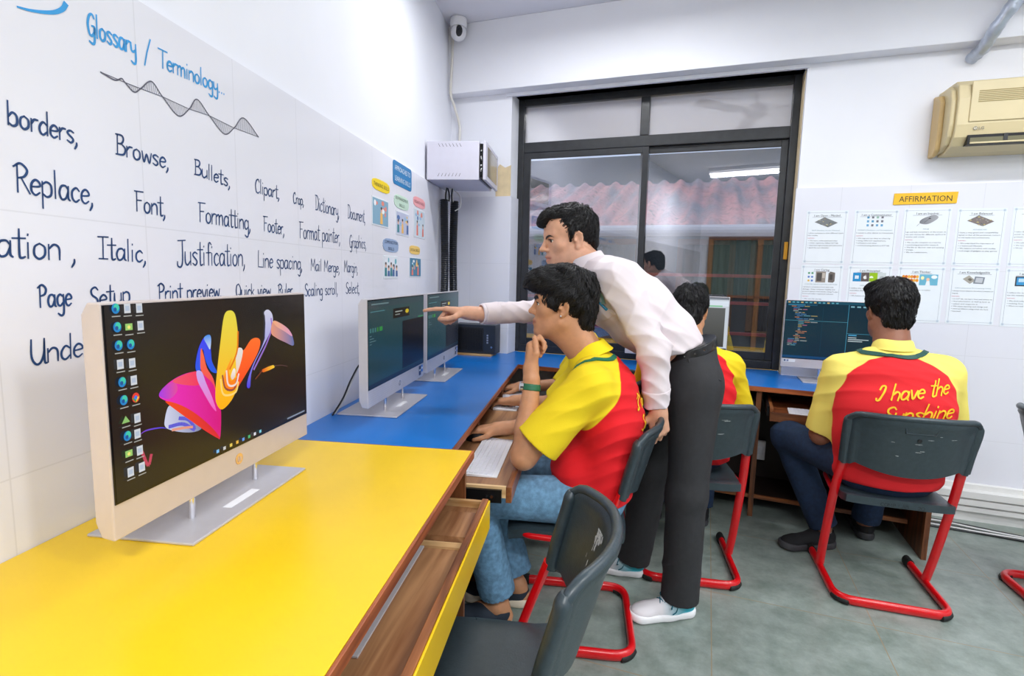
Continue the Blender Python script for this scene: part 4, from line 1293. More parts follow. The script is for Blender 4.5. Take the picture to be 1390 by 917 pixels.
for k in range(9):
    f.rect(-.06 + k * .026, -.045 + k * .026, .133, .142, K_(*((60, 160, 230), (220, 200, 90), (230, 230, 235), (240, 180, 60), (200, 210, 220))[k % 5]))
f.build('picture', SCR, scr)
f = Flat(lambda a, b, l: (.0366 + l, a, b))
f.rect(-.30, -.235, .104, .122, K_(226, 228, 234)); f.rect(-.295, -.285, .108, .118, K_(60, 80, 120)); f.rect(-.28, -.27, .108, .118, K_(120, 130, 160))
f.build('sticker', PRN, t)
# -- rear desk, behind the teacher
t, scr, mp = aio('silver desktop computer with a grey window on screen, against the window behind the teacher', (-.182, 3.49, BZ), -PI / 2, .62, .078, .466, .050, M['silver'], bl=.40, bd=.20)
f = Flat(mp)
f.rect(-hw, hw, .130, .460, K_(196, 204, 214)); f.rect(-hw, hw, .448, .460, K_(120, 126, 136))
f.rect(-hw, hw, .408, .440, K_(214, 224, 236)); f.rect(.06, .27, .403, .413, K_(140, 196, 160))
f.rect(-hw + .02, hw - .018, .158, .398, [K_(58, 60, 62), K_(96, 98, 98)])
f.rect(-hw, hw, .130, .150, K_(24, 40, 60))
for k in range(10):
    f.rect(.02 + k * .024, .034 + k * .024, .135, .146, K_(*((200, 210, 220), (90, 150, 210), (220, 220, 226))[k % 3]))
f.build('picture', SCR, scr)
f = Flat(lambda a, b, l: (.0366 + l, a, b))
f.rect(.225, .262, .086, .118, K_(20, 110, 190)); f.rect(.266, .298, .086, .118, K_(40, 150, 220)); f.rect(.232, .255, .100, .106, K_(235, 240, 245))
f.build('sticker', PRN, t)

# ------------------------------------------------------------------ black case in the corner on its wooden plank
tw = thing('computer_tower', 'black computer tower standing on a plank in the desk corner', 'computer', (-1.535, 3.365, BZ + .012), .10)
mb = MB(); mb.box(-.155, .155, 0, .13, 0, .205, mat('dark_blue_black_steel', srgb(34, 42, 54), .45, noise=.1)); mb.build('case', tw, bevel=.004)
mb = MB(); mb.box(-.13, .07, -.004, 0, .02, .185, M['black_plastic'])
for k in range(16):
    mb.box(-.125 + k * .012, -.121 + k * .012, -.006, -.004, .03, .175, M['dark_void'])
mb.build('front_grille', tw, bevel=.002)
mb = MB(); mb.cyl((.13, -.003, .05), (.13, 0, .05), .007, M['chrome']); mb.build('power_button', tw)
f = Flat(lambda a, b, l: (a, -.0008 - l, b))
for k in range(4):
    f.rect(.094, .106, .075 + k * .017, .087 + k * .017, K_(140, 150, 170))
f.build('mark', PRN, tw)
pk = MB().box(-.17, .135, -.035, .10, 0, .012, M['wood_pale']).build('wooden_plank', bevel=.001)
place(pk, (-1.535, 3.365, BZ), .10)
tag(pk, 'raw pale wooden plank under the black tower in the corner', 'plank')

# ------------------------------------------------------------------ cables behind the boy's screen and along the floor
for k, (m_, a) in enumerate(((M['cable'], 0), (M['cable_w'], .02))):
    mb = MB()
    mb.tube(catmull([W3(-.955, 1.90 + a, .747), W3(-.94, 1.96 + a, .80), W3(-.93, 2.02 + a, .87), W3(-.91, 2.08, .93), W3(-.842, 2.12, .95)], 8), .0035, m_, seg=8)
    tag(mb.build('computer_cable', smooth=True), ['black cable looping up behind the screen on the blue desk', 'white cable looping up behind the screen on the blue desk'][k], 'cable')
for k in range(5):
    mb = MB(); rr = random.Random(k)
    pts = [(1.13 + i * .16, 3.44 - .022 * k + .012 * math.sin(i * 1.3 + k) - .022 * max(0, i - 1), .006 + .004 * (k % 2)) for i in range(20)]
    mb.tube(catmull(pts, 4), .005, M['cable_w'] if k in (1, 3) else M['cable'], seg=8)
    o = mb.build('floor_cable', smooth=True)
    tag(o, ['black cable lying closest to the white skirting on the floor', 'white cable lying second from the skirting on the floor', 'black cable in the middle of the floor bundle', 'white cable lying fourth from the skirting on the floor', 'black cable lying furthest out from the skirting'][k], 'cable', 'cables along the floor')
sk = thing('socket_box', 'white socket box under the rear desk behind the chairs', 'socket', (.345, 3.40, .30), 0)
mb = MB(); mb.box(-.035, .035, -.03, 0, -.055, .06, M['white_plastic']); mb.build('box', sk, bevel=.004)
mb = MB(); mb.box(-.025, .025, -.034, -.03, -.02, .03, M['key_white']); mb.build('cover', sk, bevel=.002)

# ------------------------------------------------------------------ steel cabinet in the corner
cb = thing('network_cabinet', 'white steel network cabinet hung high in the corner', 'cabinet', W3(-.985, 3.225, 1.878), WA)
S_ = M['steel_box']
mb = MB(); mb.box(0, .325, 0, .43, 0, .228, S_); mb.build('body', cb, bevel=.003)
mb = MB()
for r, zc, sl in ((0, .205, 1), (1, .030, -1)):
    for k in range(7):
        x = .075 + k * .022
        mb.add([(x - .004 * sl, -.0008, zc + .010), (x - .0015 - .004 * sl + .003, -.0008, zc + .010), (x + .006 * sl + .003, -.0008, zc - .010), (x + .006 * sl, -.0008, zc - .010)], [(0, 1, 2, 3)], M['dark_void'])
mb.build('vent_slots', cb)
mb = MB(); mb.box(.3255, .345, .012, .42, .015, .214, M['dark_void']); bay = mb.build('equipment_bay', cb)
mb = MB(); rr = random.Random(5)
for k in range(9):
    z = .03 + k * .02
    mb.tube(catmull([(.336, .010, z), (.338, -.003, z + rr.uniform(-.01, .01)), (.340, .004, z + rr.uniform(-.02, .02))], 4), .003, M['cable_w'] if k % 2 else M['cable'], seg=6)
mb.build('patch_cable', bay, smooth=True)
mb = MB(); mb.box(.350, .368, -.004, .434, 0, .228, S_); d = mb.build('door', cb, bevel=.003)
mb = MB(); mb.box(.368, .3692, .05, .39, .03, .205, mat('smoked_glass', srgb(150, 140, 120), .1)); mb.build('door_glass', d)
mb = MB(); mb.box(.345, .351, .03, .06, .02, .21, S_); mb.build('hinge', d)
# black corrugated ducts below it
for k, (u, o_, r) in enumerate(((3.50, -.945, .026), (3.58, -.900, .027))):
    mb = MB()
    z0, z1 = BZ + .003, 1.80
    n = 150
    prof = []
    base = W3(o_, u)
    pts, rad = [], []
    for i in range(n + 1):
        z = z0 + (z1 - z0) * i / n
        q = base + Vector((.006 * math.sin(z * 6 + k * 2), .004 * math.sin(z * 4.5), z))
        pts.append(q); rad.append(r * (1 + (.07 if i % 2 else -.07)))
    mb.tube(pts, rad, M['cable'], seg=14)
    o = mb.build('corrugated_duct', smooth=False)
    tag(o, ['black corrugated cable duct nearer the lettered wall', 'black corrugated cable duct nearer the window'][k], 'duct', 'cable ducts in the corner')
for k in range(6):
    mb = MB(); rr = random.Random(k + 40)
    b0 = W3(-.940 + .008 * k, 3.51 + .010 * k)
    mb.tube(catmull([(b0.x, b0.y, 1.79), (b0.x + rr.uniform(-.015, .015), b0.y, 1.83), (b0.x + rr.uniform(-.01, .01), b0.y, 1.8775)], 5), .005, M['cable_w'] if k % 2 else M['cable'], seg=8)
    o = mb.build('network_cable', smooth=True)
    tag(o, 'thin network cable between corrugated duct and steel cabinet', 'cable', 'cables entering the steel cabinet')
mb = MB()
mb.tube(catmull([W3(-.905, 3.555, 1.8775), W3(-.855, 3.56, 1.83), W3(-.85, 3.55, 1.76), W3(-.885, 3.545, 1.73)], 8), .004, M['cable_w'], seg=8)
tag(mb.build('network_cable', smooth=True), 'pale loose loop of cable tied round the duct top', 'cable')

# dome camera and its cable
dc = thing('security_camera', 'white round security camera at the ceiling corner', 'camera', (-1.69, 3.385, CEIL - .0))
mb = MB(); mb.lathe([(0, -.062), (.052, -.060), (.058, -.03), (.055, -.004), (0, 0)], M['white_plastic'], seg=28); mb.build('mount', dc, smooth=True)
mb = MB(); mb.sphere((0, 0, -.090), .053, M['white_plastic'], seg=24, rings=16); h = mb.build('head', dc, smooth=True)
mb = MB(); mb.sphere((.019, -.034, -.094), 1, M['black_plastic'], seg=20, rings=12, scale=(.026, .020, .036)); e = mb.build('face', h, smooth=True)
mb = MB(); mb.sphere((.026, -.052, -.088), .008, M['screen_off'], seg=14, rings=8); mb.build('lens', e, smooth=True)
mb = MB()
mb.tube(catmull([(-1.765, 3.452, 2.96), (-1.772, 3.452, 2.75), (-1.778, 3.450, 2.56), (-1.775, 3.50, 2.49), (-1.755, 3.54, 2.38), (-1.752, 3.545, 2.30), (-1.765, 3.54, 2.10)], 8), .009, mat('yellowed_cable', srgb(226, 222, 214), .5), seg=10)
tag(mb.build('camera_cable', smooth=True), 'white cable running down the corner from the security camera', 'cable')

# ------------------------------------------------------------------ air conditioner, pipe
ac = thing('air_conditioner', 'yellowed cream wall air conditioner at the upper right', 'air conditioner', (1.085, BACK + .008, 2.00))
mb = MB()
W_ = .92
sec = [(0, .0), (-.10, .0), (-.165, .022), (-.195, .06), (-.205, .12), (-.205, .25), (-.19, .315), (-.15, .345), (0, .352)]
mb.prism(sec, .045, W_, M['ac'], axis='X')
ac_b = mb.build('housing', ac, bevel=.006)
mb = MB()
sec2 = [(0, .012), (-.09, .012), (-.15, .035), (-.175, .07), (-.185, .125), (-.185, .245), (-.165, .30), (-.125, .328), (0, .335)]
mb.prism(sec2, .022, .047, M['ac'], axis='X')
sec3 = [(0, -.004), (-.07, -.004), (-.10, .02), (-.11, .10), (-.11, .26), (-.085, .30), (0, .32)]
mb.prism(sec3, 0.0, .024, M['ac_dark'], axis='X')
mb.build('side_cap', ac, bevel=.008)
mb = MB(); mb.box(.095, W_ - .03, -.2115, -.204, .130, .325, M['ac']); pn = mb.build('front_panel', ac, bevel=.003)
mb = MB()
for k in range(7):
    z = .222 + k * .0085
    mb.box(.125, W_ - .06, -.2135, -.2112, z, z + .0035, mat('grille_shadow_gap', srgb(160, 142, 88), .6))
mb.build('grille', pn)
mb = MB(); mb.box(.10, W_ - .04, -.207, -.150, .020, .066, M['dark_void']); sl = mb.build('outlet', ac)
mb = MB(); mb.box(.11, W_ - .05, -.212, -.19, .022, .030, M['ac']); mb.box(.11, W_ - .05, -.2085, -.206, .030, .052, mat('olive_grille', srgb(110, 106, 78), .6)); mb.build('louvre', sl, bevel=.002)
mb = MB(); mb.box(.245, .262, -.211, -.2, .032, .066, M['black_plastic']); mb.build('louvre_motor', sl)
f = Flat(lambda a, b, l: (a, -.2056 - l, b))
f.ell(.128, .098, .0085, .0085, K_(110, 110, 112)); f.ell(.128, .098, .006, .006, K_(220, 208, 172)); f.line([(.128, .104), (.128, .096), (.132, .096)], .002, K_(100, 100, 104))
mk = f.build('badge', PRN, ac)
mb = MB(); font_text(mb, 'LG', mat('badge_grey', srgb(110, 110, 112), .5), .020, Matrix(((1, 0, 0, .140), (0, 0, -1, -.2062), (0, 1, 0, .091), (0, 0, 0, 1))))
mb.build('badge_letters', mk)
pp = thing('drain_pipe', 'silver foil wrapped pipe coming out of the beam above the air conditioner', 'pipe', (1.235, BACK, 2.505))
mb = MB(); rr = random.Random(9)
pts = catmull([(0, .01, 0), (.012, -.09, .018), (.03, -.17, .085), (.072, -.215, .17), (.115, -.235, .26)], 7)
mb.tube(pts, [.030 + .0035 * rr.uniform(-1, 1) for _ in pts], M['foil'], seg=16)
mb.build('wrapped_tube', pp, smooth=True)
mb = MB(); mb.tube([(.105, -.23, .235), (.135, -.245, .33)], .038, M['white_plastic'], seg=18); mb.build('sleeve', pp, smooth=True)
mb = MB(); mb.box(1.375, 2.4, 3.08, 3.459, 2.72, CEIL, M['paint'])
o = struct(mb.build('trim_2', bevel=.02))

# ------------------------------------------------------------------ AFFIRMATION board and the sheets under it
FB = lambda x, z, y=BACK - .004: Matrix(((1, 0, 0, x), (0, 0, -1, y), (0, 1, 0, z), (0, 0, 0, 1)))
af = thing('sign', 'yellow sign reading AFFIRMATION above the pinned sheets', 'sign', (.945, BACK - .0045, 1.752))
mb = MB(); mb.prism([(0, 0), (.293, .003), (.296, .064), (.002, .062)], -.005, 0, mat('yellow_foam_board', srgb(246, 190, 20), .5, noise=.03), axis='Y'); mb.build('board', af, bevel=.001)
mb = MB(); font_text(mb, 'AFFIRMATION', mat('dark_sign_ink', srgb(62, 56, 40), .6), .044, FB(.148, .015, -.0056), 'CENTER', width=.245, bold=0.0); mb.build('lettering', af)

POST = [
 (.516, 1.4215, .215, .306, 'I am Open - Minded', 'chip', 'RAM (Random Access Memory)', ['I allow everyone to save different types', 'like media.'], ['We learn, understand and value', 'others opinions, follow ICT lab', 'classroom agreements and instructions', 'given by our educator.'], 'sheet headed I am Open - Minded, first in the upper row'),
 (.762, 1.4205, .215, .307, 'I am a Communicator', 'grid', 'MODEM (Modulator and Demodulator)', ['I connect to other devices to communicate.'], ["We express our ideas to others by", "using different applications,", "software's and other", 'communicating devices in ICT lab.'], 'sheet headed I am a Communicator with small blue symbols'),
 (1.003, 1.4200, .220, .311, 'I am an Inquirer', 'mouse', 'MOUSE', ['I go and look everywhere on the screen, to', 'see and choose for different options to', 'resolve and create.'], ['We use the computer as a tool for', 'continuing purposeful research.', 'We like to discover new and exciting', 'things.', 'We are collaborators.'], 'sheet headed I am an Inquirer with a grey mouse picture'),
 (1.247, 1.4200, .217, .307, 'I am Balanced', 'chip2', 'MOTHERBOARD', ['I have a very good and compatibility', 'layout so that all the peripherals connect', 'to me easily and communicate.'], ['We understand the importance of', 'a balanced lifestyle.', 'We balance ourselves with studies', 'and usage of gadgets to play games.'], 'sheet headed I am Balanced with a circuit board picture'),
 (1.491, 1.4200, .217, .310, 'I am a Risk taker', 'box', 'CPU CABINET', ['I take the', 'power supply and', 'protect the data.'], ['We solve', 'We try new', 'We are'], 'sheet cut off by the right edge in the upper row'),
 (.514, 1.1030, .219, .310, 'I am Caring', 'cab', 'COMPUTER CABINET & ANTIVIRUS SOFTWARE', ['I protect computers from dust and', 'damage. I keep computer healthy and', 'protect against viral attacks along Trojan', 'horse and other suspected malware.'], ['We care for the lab', 'and each other.'], 'sheet headed I am Caring, partly behind the code screen'),
 (.759, 1.1020, .219, .310, 'I am Principled', 'logos', 'OPERATING SYSTEM', ['I define the rules', 'and follow them.'], ['We follow rules'], 'sheet headed I am Principled with four coloured squares'),
 (1.004, 1.1000, .222, .311, 'I am Thinker', 'think', '', ['I process the inputs, it makes'], ['We think before', 'acting,', 'listening to solve'], 'sheet headed I am Thinker with orange and blue pictures'),
 (1.250, 1.1010, .216, .311, 'I am Knowledgeable', 'cpu', 'CPU (Central Processing Unit)', ['I always know what to do when I receive an', 'input.'], ['In ICT lab, we learn how and where to', 'find information as well as how to', 'select and organise it.', 'We enjoy learning new things and', 'solve problems using what we have', 'learned.'], 'sheet headed I am Knowledgeable with two processor chips'),
 (1.494, 1.0985, .216, .311, 'I am Reflective', 'scr', 'MONITOR', ['I reflect the work', 'see the mistakes'], ['We think before', 'making lists.', 'Where we need'], 'sheet cut off by the right edge in the lower row'),
]
for (x, z, w, h, title, pic, sub, body, lst, lab) in POST:
    rr = random.Random(int(x * 1000))
    t = thing('poster', lab, 'poster', (x, BACK - .0042, z), 0, 'affirmation sheets on the wall')
    t.rotation_euler = (0, rr.uniform(-.008, .008), 0)
    mb = MB(); mb.box(0, w, -.0012, 0, 0, h, M['paper']); mb.build('sheet', t)
    f = Flat(lambda a, b, l: (a, -.0013 - l, b))
    ln = K_(150, 158, 172)
    for a, b, c_, d_ in ((.012, .012, .012, h - .012), (w - .012, .012, w - .012, h - .012), (.012, .012, w - .012, .012), (.012, h - .012, w - .012, h - .012)):
        f.line([(a, b), (c_, d_)], .0012, ln)
    for cx in (.012, w - .012):
        for cz in (.012, h - .012):
            f.ell(cx, cz, .0075, .0075, K_(208, 220, 230)); f.ell(cx, cz, .004, .004, K_(184, 196, 212))
    mx_ = w / 2; pz = h - .066
    if pic in ('chip', 'chip2'):
        q = [(mx_ - .062, pz), (mx_ + .01, pz - .030), (mx_ + .058, pz - .004), (mx_ - .012, pz + .028)]
        f.poly(q, K_(120, 124, 126) if pic == 'chip' else K_(128, 118, 116))
        for k in range(26):
            a, b = rr.random(), rr.random()
            p = np.array(q[0]) * (1 - a) * (1 - b) + np.array(q[1]) * a * (1 - b) + np.array(q[2]) * a * b + np.array(q[3]) * (1 - a) * b
            s_ = rr.uniform(.002, .007)
            f.poly([p + (-s_, 0), p + (0, -s_ * .5), p + (s_, 0), p + (0, s_ * .5)], K_(*rr.choice(((70, 74, 78), (170, 170, 164), (206, 190, 120), (96, 110, 104), (150, 130, 120)))))
    elif pic == 'grid':
        for r in range(3):
            for c in range(4):
                f.rect(mx_ - .044 + c * .023, mx_ - .033 + c * .023, pz + .018 - r * .022, pz + .030 - r * .022, K_(*rr.choice(((110, 170, 210), (120, 120, 130), (80, 150, 190), (150, 190, 170), (130, 150, 200)))))
    elif pic == 'mouse':
        f.poly([(mx_ - .030, pz - .016), (mx_ + .006, pz - .020), (mx_ + .044, pz + .004), (mx_ + .050, pz + .020), (mx_ + .030, pz + .028), (mx_ - .008, pz + .016), (mx_ - .030, pz)], [K_(120, 122, 128), K_(170, 172, 178)], 4)
        f.line(catmull([(mx_ + .016, pz + .024), (mx_ + .006, pz + .006), (mx_ - .012, pz - .012)], 4), .0015, K_(70, 72, 78)); f.ell(mx_ + .012, pz + .010, .006, .003, K_(60, 62, 66)); f.line([(mx_ - .03, pz - .014), (mx_ - .045, pz - .030)], .0012, K_(90, 90, 96))
    elif pic == 'cab':
        for r in range(3):
            for c in range(2):
                f.ell(mx_ - .066 + c * .018, pz + .018 - r * .022, .006, .006, K_(*rr.choice(((220, 110, 90), (90, 160, 120), (230, 190, 90), (90, 130, 200)))))
        f.rect(mx_ - .030, mx_ + .022, pz - .036, pz + .028, K_(150, 140, 132)); f.rect(mx_ - .024, mx_ + .002, pz - .028, pz + .020, K_(84, 80, 78)); f.rect(mx_ + .004, mx_ + .018, pz - .01, pz + .020, K_(196, 186, 176))
        f.poly([(mx_ + .036, pz - .034), (mx_ + .062, pz - .036), (mx_ + .070, pz - .028), (mx_ + .070, pz + .022), (mx_ + .046, pz + .028), (mx_ + .036, pz + .018)], K_(112, 104, 100)); f.rect(mx_ + .042, mx_ + .058, pz - .02, pz + .012, K_(70, 66, 64))
    elif pic == 'logos':
        for k, c in enumerate(((30, 140, 200), (96, 84, 84), (150, 190, 20), (206, 214, 216))):
            f.rect(mx_ - .082 + k * .041, mx_ - .042 + k * .041, pz - .024, pz + .026, K_(*c))
        for a in (0, 1):
            for b in (0, 1):
                f.rect(mx_ - .072 + a * .010, mx_ - .063 + a * .010, pz - .009 + b * .010, pz - .0005 + b * .010, K_(240, 244, 248))
        f.ell(mx_ - .021, pz - .001, .009, .010, K_(232, 232, 232)); f.ell(mx_ - .012, pz + .001, .004, .004, K_(96, 84, 84)); f.poly([(mx_ - .022, pz + .010), (mx_ - .017, pz + .016), (mx_ - .018, pz + .011)], K_(232, 232, 232))
        f.poly([(mx_ + .010 + .010 * math.cos(q), pz - .004 + .012 * math.sin(q)) for q in [PI * i / 10 for i in range(11)]], K_(244, 250, 230)); f.ell(mx_ + .062, pz, .012, .008, K_(170, 176, 180))
    elif pic == 'think':
        for r in range(2):
            for c in range(6):
                f.ell(mx_ - .082 + c * .013, pz + .010 - r * .020, .007, .009, K_(*((236, 150, 40), (214, 110, 40), (240, 180, 70))[(r + c) % 3]))
        f.rect(mx_ - .006, mx_ + .080, pz - .036, pz + .024, K_(110, 180, 206)); f.ell(mx_ + .034, pz - .004, .008, .009, K_(240, 200, 170)); f.poly([(mx_ + .024, pz - .036), (mx_ + .046, pz - .036), (mx_ + .042, pz - .012), (mx_ + .028, pz - .012)], K_(236, 240, 242)); f.ell(mx_ + .062, pz + .010, .014, .010, K_(240, 245, 248)); f.ell(mx_ + .008, pz + .004, .008, .010, K_(246, 240, 180))
    elif pic == 'cpu':
        f.poly([(mx_ - .050, pz + .002), (mx_ - .016, pz - .024), (mx_ + .008, pz - .006), (mx_ - .022, pz + .022)], K_(170, 166, 156)); f.poly([(mx_ - .028, pz), (mx_ - .016, pz - .010), (mx_ - .006, pz - .002), (mx_ - .018, pz + .008)], K_(110, 106, 96))
        f.poly([(mx_ - .002, pz - .022), (mx_ + .044, pz - .024), (mx_ + .048, pz + .012), (mx_ + .004, pz + .016)], K_(130, 138, 148)); f.poly([(mx_ + .006, pz - .016), (mx_ + .038, pz - .018), (mx_ + .041, pz + .008), (mx_ + .010, pz + .010)], K_(196, 200, 206))
    elif pic == 'box':
        f.rect(mx_ - .03, mx_ + .02, pz - .03, pz + .025, K_(120, 122, 128))
    else:
        f.rect(mx_ - .064, mx_ + .02, pz - .028, pz + .024, K_(60, 64, 70)); f.rect(mx_ - .058, mx_ + .014, pz - .022, pz + .018, K_(60, 150, 206)); f.rect(mx_ - .05, mx_ - .02, pz - .006, pz + .012, K_(190, 220, 236))
    f.build('picture', PRN, t)
    mb = MB()
    font_text(mb, title, M['ink'], .0165, FB(w / 2, h - .034, -.0020), 'CENTER', bold=0.0)
    mb.box(w / 2 - len(title) * .0042, w / 2 + len(title) * .0042, -.0021, -.0019, h - .0385, h - .0375, M['ink'])
    mb.build('heading', t)
    mb = MB()
    if sub:
        font_text(mb, sub, mat('print_ink_teal', srgb(120, 150, 160), .5), .0082, FB(w / 2, h - .116, -.0020), 'CENTER', width=min(w * .78, len(sub) * .0055))
    zz = h - .132
    for s in body:
        font_text(mb, s, M['ink'], .0090, FB(.017, zz, -.0020), 'LEFT', width=min(w - .034, len(s) * .0048)); zz -= .0135
    font_text(mb, 'Learners:', M['ink_red'], .0095, FB(.017, zz - .002, -.0020), 'LEFT'); zz -= .017
    for s in lst:
        if zz < .026: break
        mb.cyl((.022, -.0021, zz + .003), (.022, -.0019, zz + .003), .0014, M['ink'], seg=8)
        font_text(mb, s, M['ink'], .0090, FB(.028, zz, -.0020), 'LEFT', width=min(w - .045, len(s) * .0048)); zz -= .0135
    mb.build('print', t)

# ------------------------------------------------------------------ stickers on the left wall
FLW = lambda u, z, o=0.0: Matrix(((0, 0, 1, o), (1, 0, 0, u), (0, 1, 0, z), (0, 0, 0, 1)))
def cutout(name, lab, u0, u1, z0, z1, col, lines, style, ink, size):
    t = thing(name, lab, 'sign', W3(-.9848, u0, z0), WA)
    w, h = u1 - u0, z1 - z0
    pts = []
    if style == 'rect':
        r = .02
        for cx, cy, a0 in ((w - r, r, -90), (w - r, h - r, 0), (r, h - r, 90), (r, r, 180)):
            for k in range(6):
                a = math.radians(a0 + k * 18); pts.append((cx + r * math.cos(a), cy + r * math.sin(a)))
    else:      # scalloped cloud
        n = 64
        for k in range(n):
            a = 2 * PI * k / n
            e = (abs(math.cos(a)) ** 3.2 + abs(math.sin(a)) ** 3.2) ** (-1 / 3.2)
            s_ = 1 + .045 * abs(math.sin(a * 8))
            pts.append((w / 2 + w / 2.1 * e * math.cos(a) * s_, h / 2 + h / 2.1 * e * math.sin(a) * s_))
    mb = MB()
    n = len(pts)
    mb.add([(0.0, p[0], p[1]) for p in pts] + [(.002, p[0], p[1]) for p in pts], [tuple(reversed(range(n))), tuple(range(n, 2 * n))] + [(i, (i + 1) % n, n + (i + 1) % n, n + i) for i in range(n)], mat('card_%d_%d_%d' % col, srgb(*col), .45, noise=.02))
    mb.build('card', t)
    mb = MB()
    for k, s in enumerate(lines):
        zc = h / 2 + (len(lines) / 2 - .5 - k) * size * 1.45 - size * .36
        font_text(mb, s, mat('card_ink_%d_%d_%d' % ink, srgb(*ink), .5), size, FLW(w / 2, zc, .0026), 'CENTER', width=min(w * .84, len(s) * size * .62), bold=0.0)
    mb.build('lettering', t)
cutout('sign', 'blue sign reading APPROACHES TO LEARNING SKILLS on the tiles', 2.646, 2.934, 1.757, 1.876, (22, 124, 184), ['APPROACHES TO', 'LEARNING SKILLS'], 'rect', (232, 240, 248), .036)
cutout('sign', 'bright yellow cloud sign reading THINKING SKILLS', 2.375, 2.600, 1.688, 1.742, (248, 216, 24), ['THINKING SKILLS'], 'cloud', (110, 96, 30), .026)
cutout('sign', 'pale green cloud sign reading SELF-MANAGEMENT SKILLS', 2.659, 2.890, 1.641, 1.713, (200, 226, 206), ['SELF-MANAGEMENT', 'SKILLS'], 'cloud', (90, 110, 96), .022)
cutout('sign', 'pink cloud sign reading RESEARCH SKILLS', 2.966, 3.190, 1.688, 1.748, (246, 172, 176), ['RESEARCH SKILLS'], 'cloud', (140, 80, 88), .022)
cutout('sign', 'grey blue cloud sign reading COMMUNICATION SKILLS', 2.504, 2.724, 1.408, 1.476, (150, 172, 206), ['COMMUNICATION', 'SKILLS'], 'cloud', (56, 66, 96), .022)
cutout('sign', 'amber cloud sign reading SOCIAL SKILLS', 2.899, 3.092, 1.414, 1.464, (246, 206, 110), ['SOCIAL SKILLS'], 'cloud', (110, 90, 40), .022)
def pic_card(lab, u0, u1, z0, z1, bg, seed, figs):
    t = thing('picture_card', lab, 'picture', W3(-.9848, u0, z0), WA, 'illustrated cards on the tiled wall')
    w, h = u1 - u0, z1 - z0
    mb = MB(); mb.box(0, .002, 0, w, 0, h, M['paper']); mb.build('card', t, bevel=.001)
    f = Flat(lambda a, b, l: (.0021 + l, a, b)); rr = random.Random(seed)
    f.rect(.006, w - .006, .006, h - .006, K_(*bg))
    for k in range(7):
        f.ell(rr.uniform(.03, w - .03), rr.uniform(h * .45, h - .02), rr.uniform(.008, .022), rr.uniform(.006, .016), K_(*rr.choice(((240, 246, 250), (246, 206, 110), (90, 176, 190), (236, 140, 120), (150, 190, 220), (70, 110, 170)))))
    for k in range(figs):
        x = w * (k + .5) / figs + rr.uniform(-.01, .01)
        bh = h * rr.uniform(.34, .50)
        f.poly([(x - .016, .012), (x + .016, .012), (x + .013, bh), (x - .013, bh)], K_(*rr.choice(((236, 240, 245), (236, 120, 100), (60, 100, 160), (246, 190, 90), (40, 130, 140)))))
        f.ell(x, bh + .013, .011, .013, K_(232, 180, 150)); f.ell(x, bh + .021, .011, .007, K_(70, 50, 46))
    f.build('illustration', PRN, t)
pic_card('pale blue picture card under the yellow cloud sign', 2.373, 2.580, 1.524, 1.656, (134, 176, 200), 1, 1)
pic_card('lavender picture card under the pale green cloud sign', 2.686, 2.892, 1.505, 1.630, (190, 196, 220), 2, 3)
pic_card('busy white and orange picture card under the pink cloud sign', 2.979, 3.187, 1.514, 1.678, (206, 220, 230), 3, 2)
pic_card('white picture card of standing figures under the grey cloud sign', 2.510, 2.712, 1.275, 1.390, (232, 236, 244), 4, 5)
pic_card('teal blue picture card under the amber cloud sign', 2.899, 3.110, 1.283, 1.398, (40, 124, 160), 5, 2)

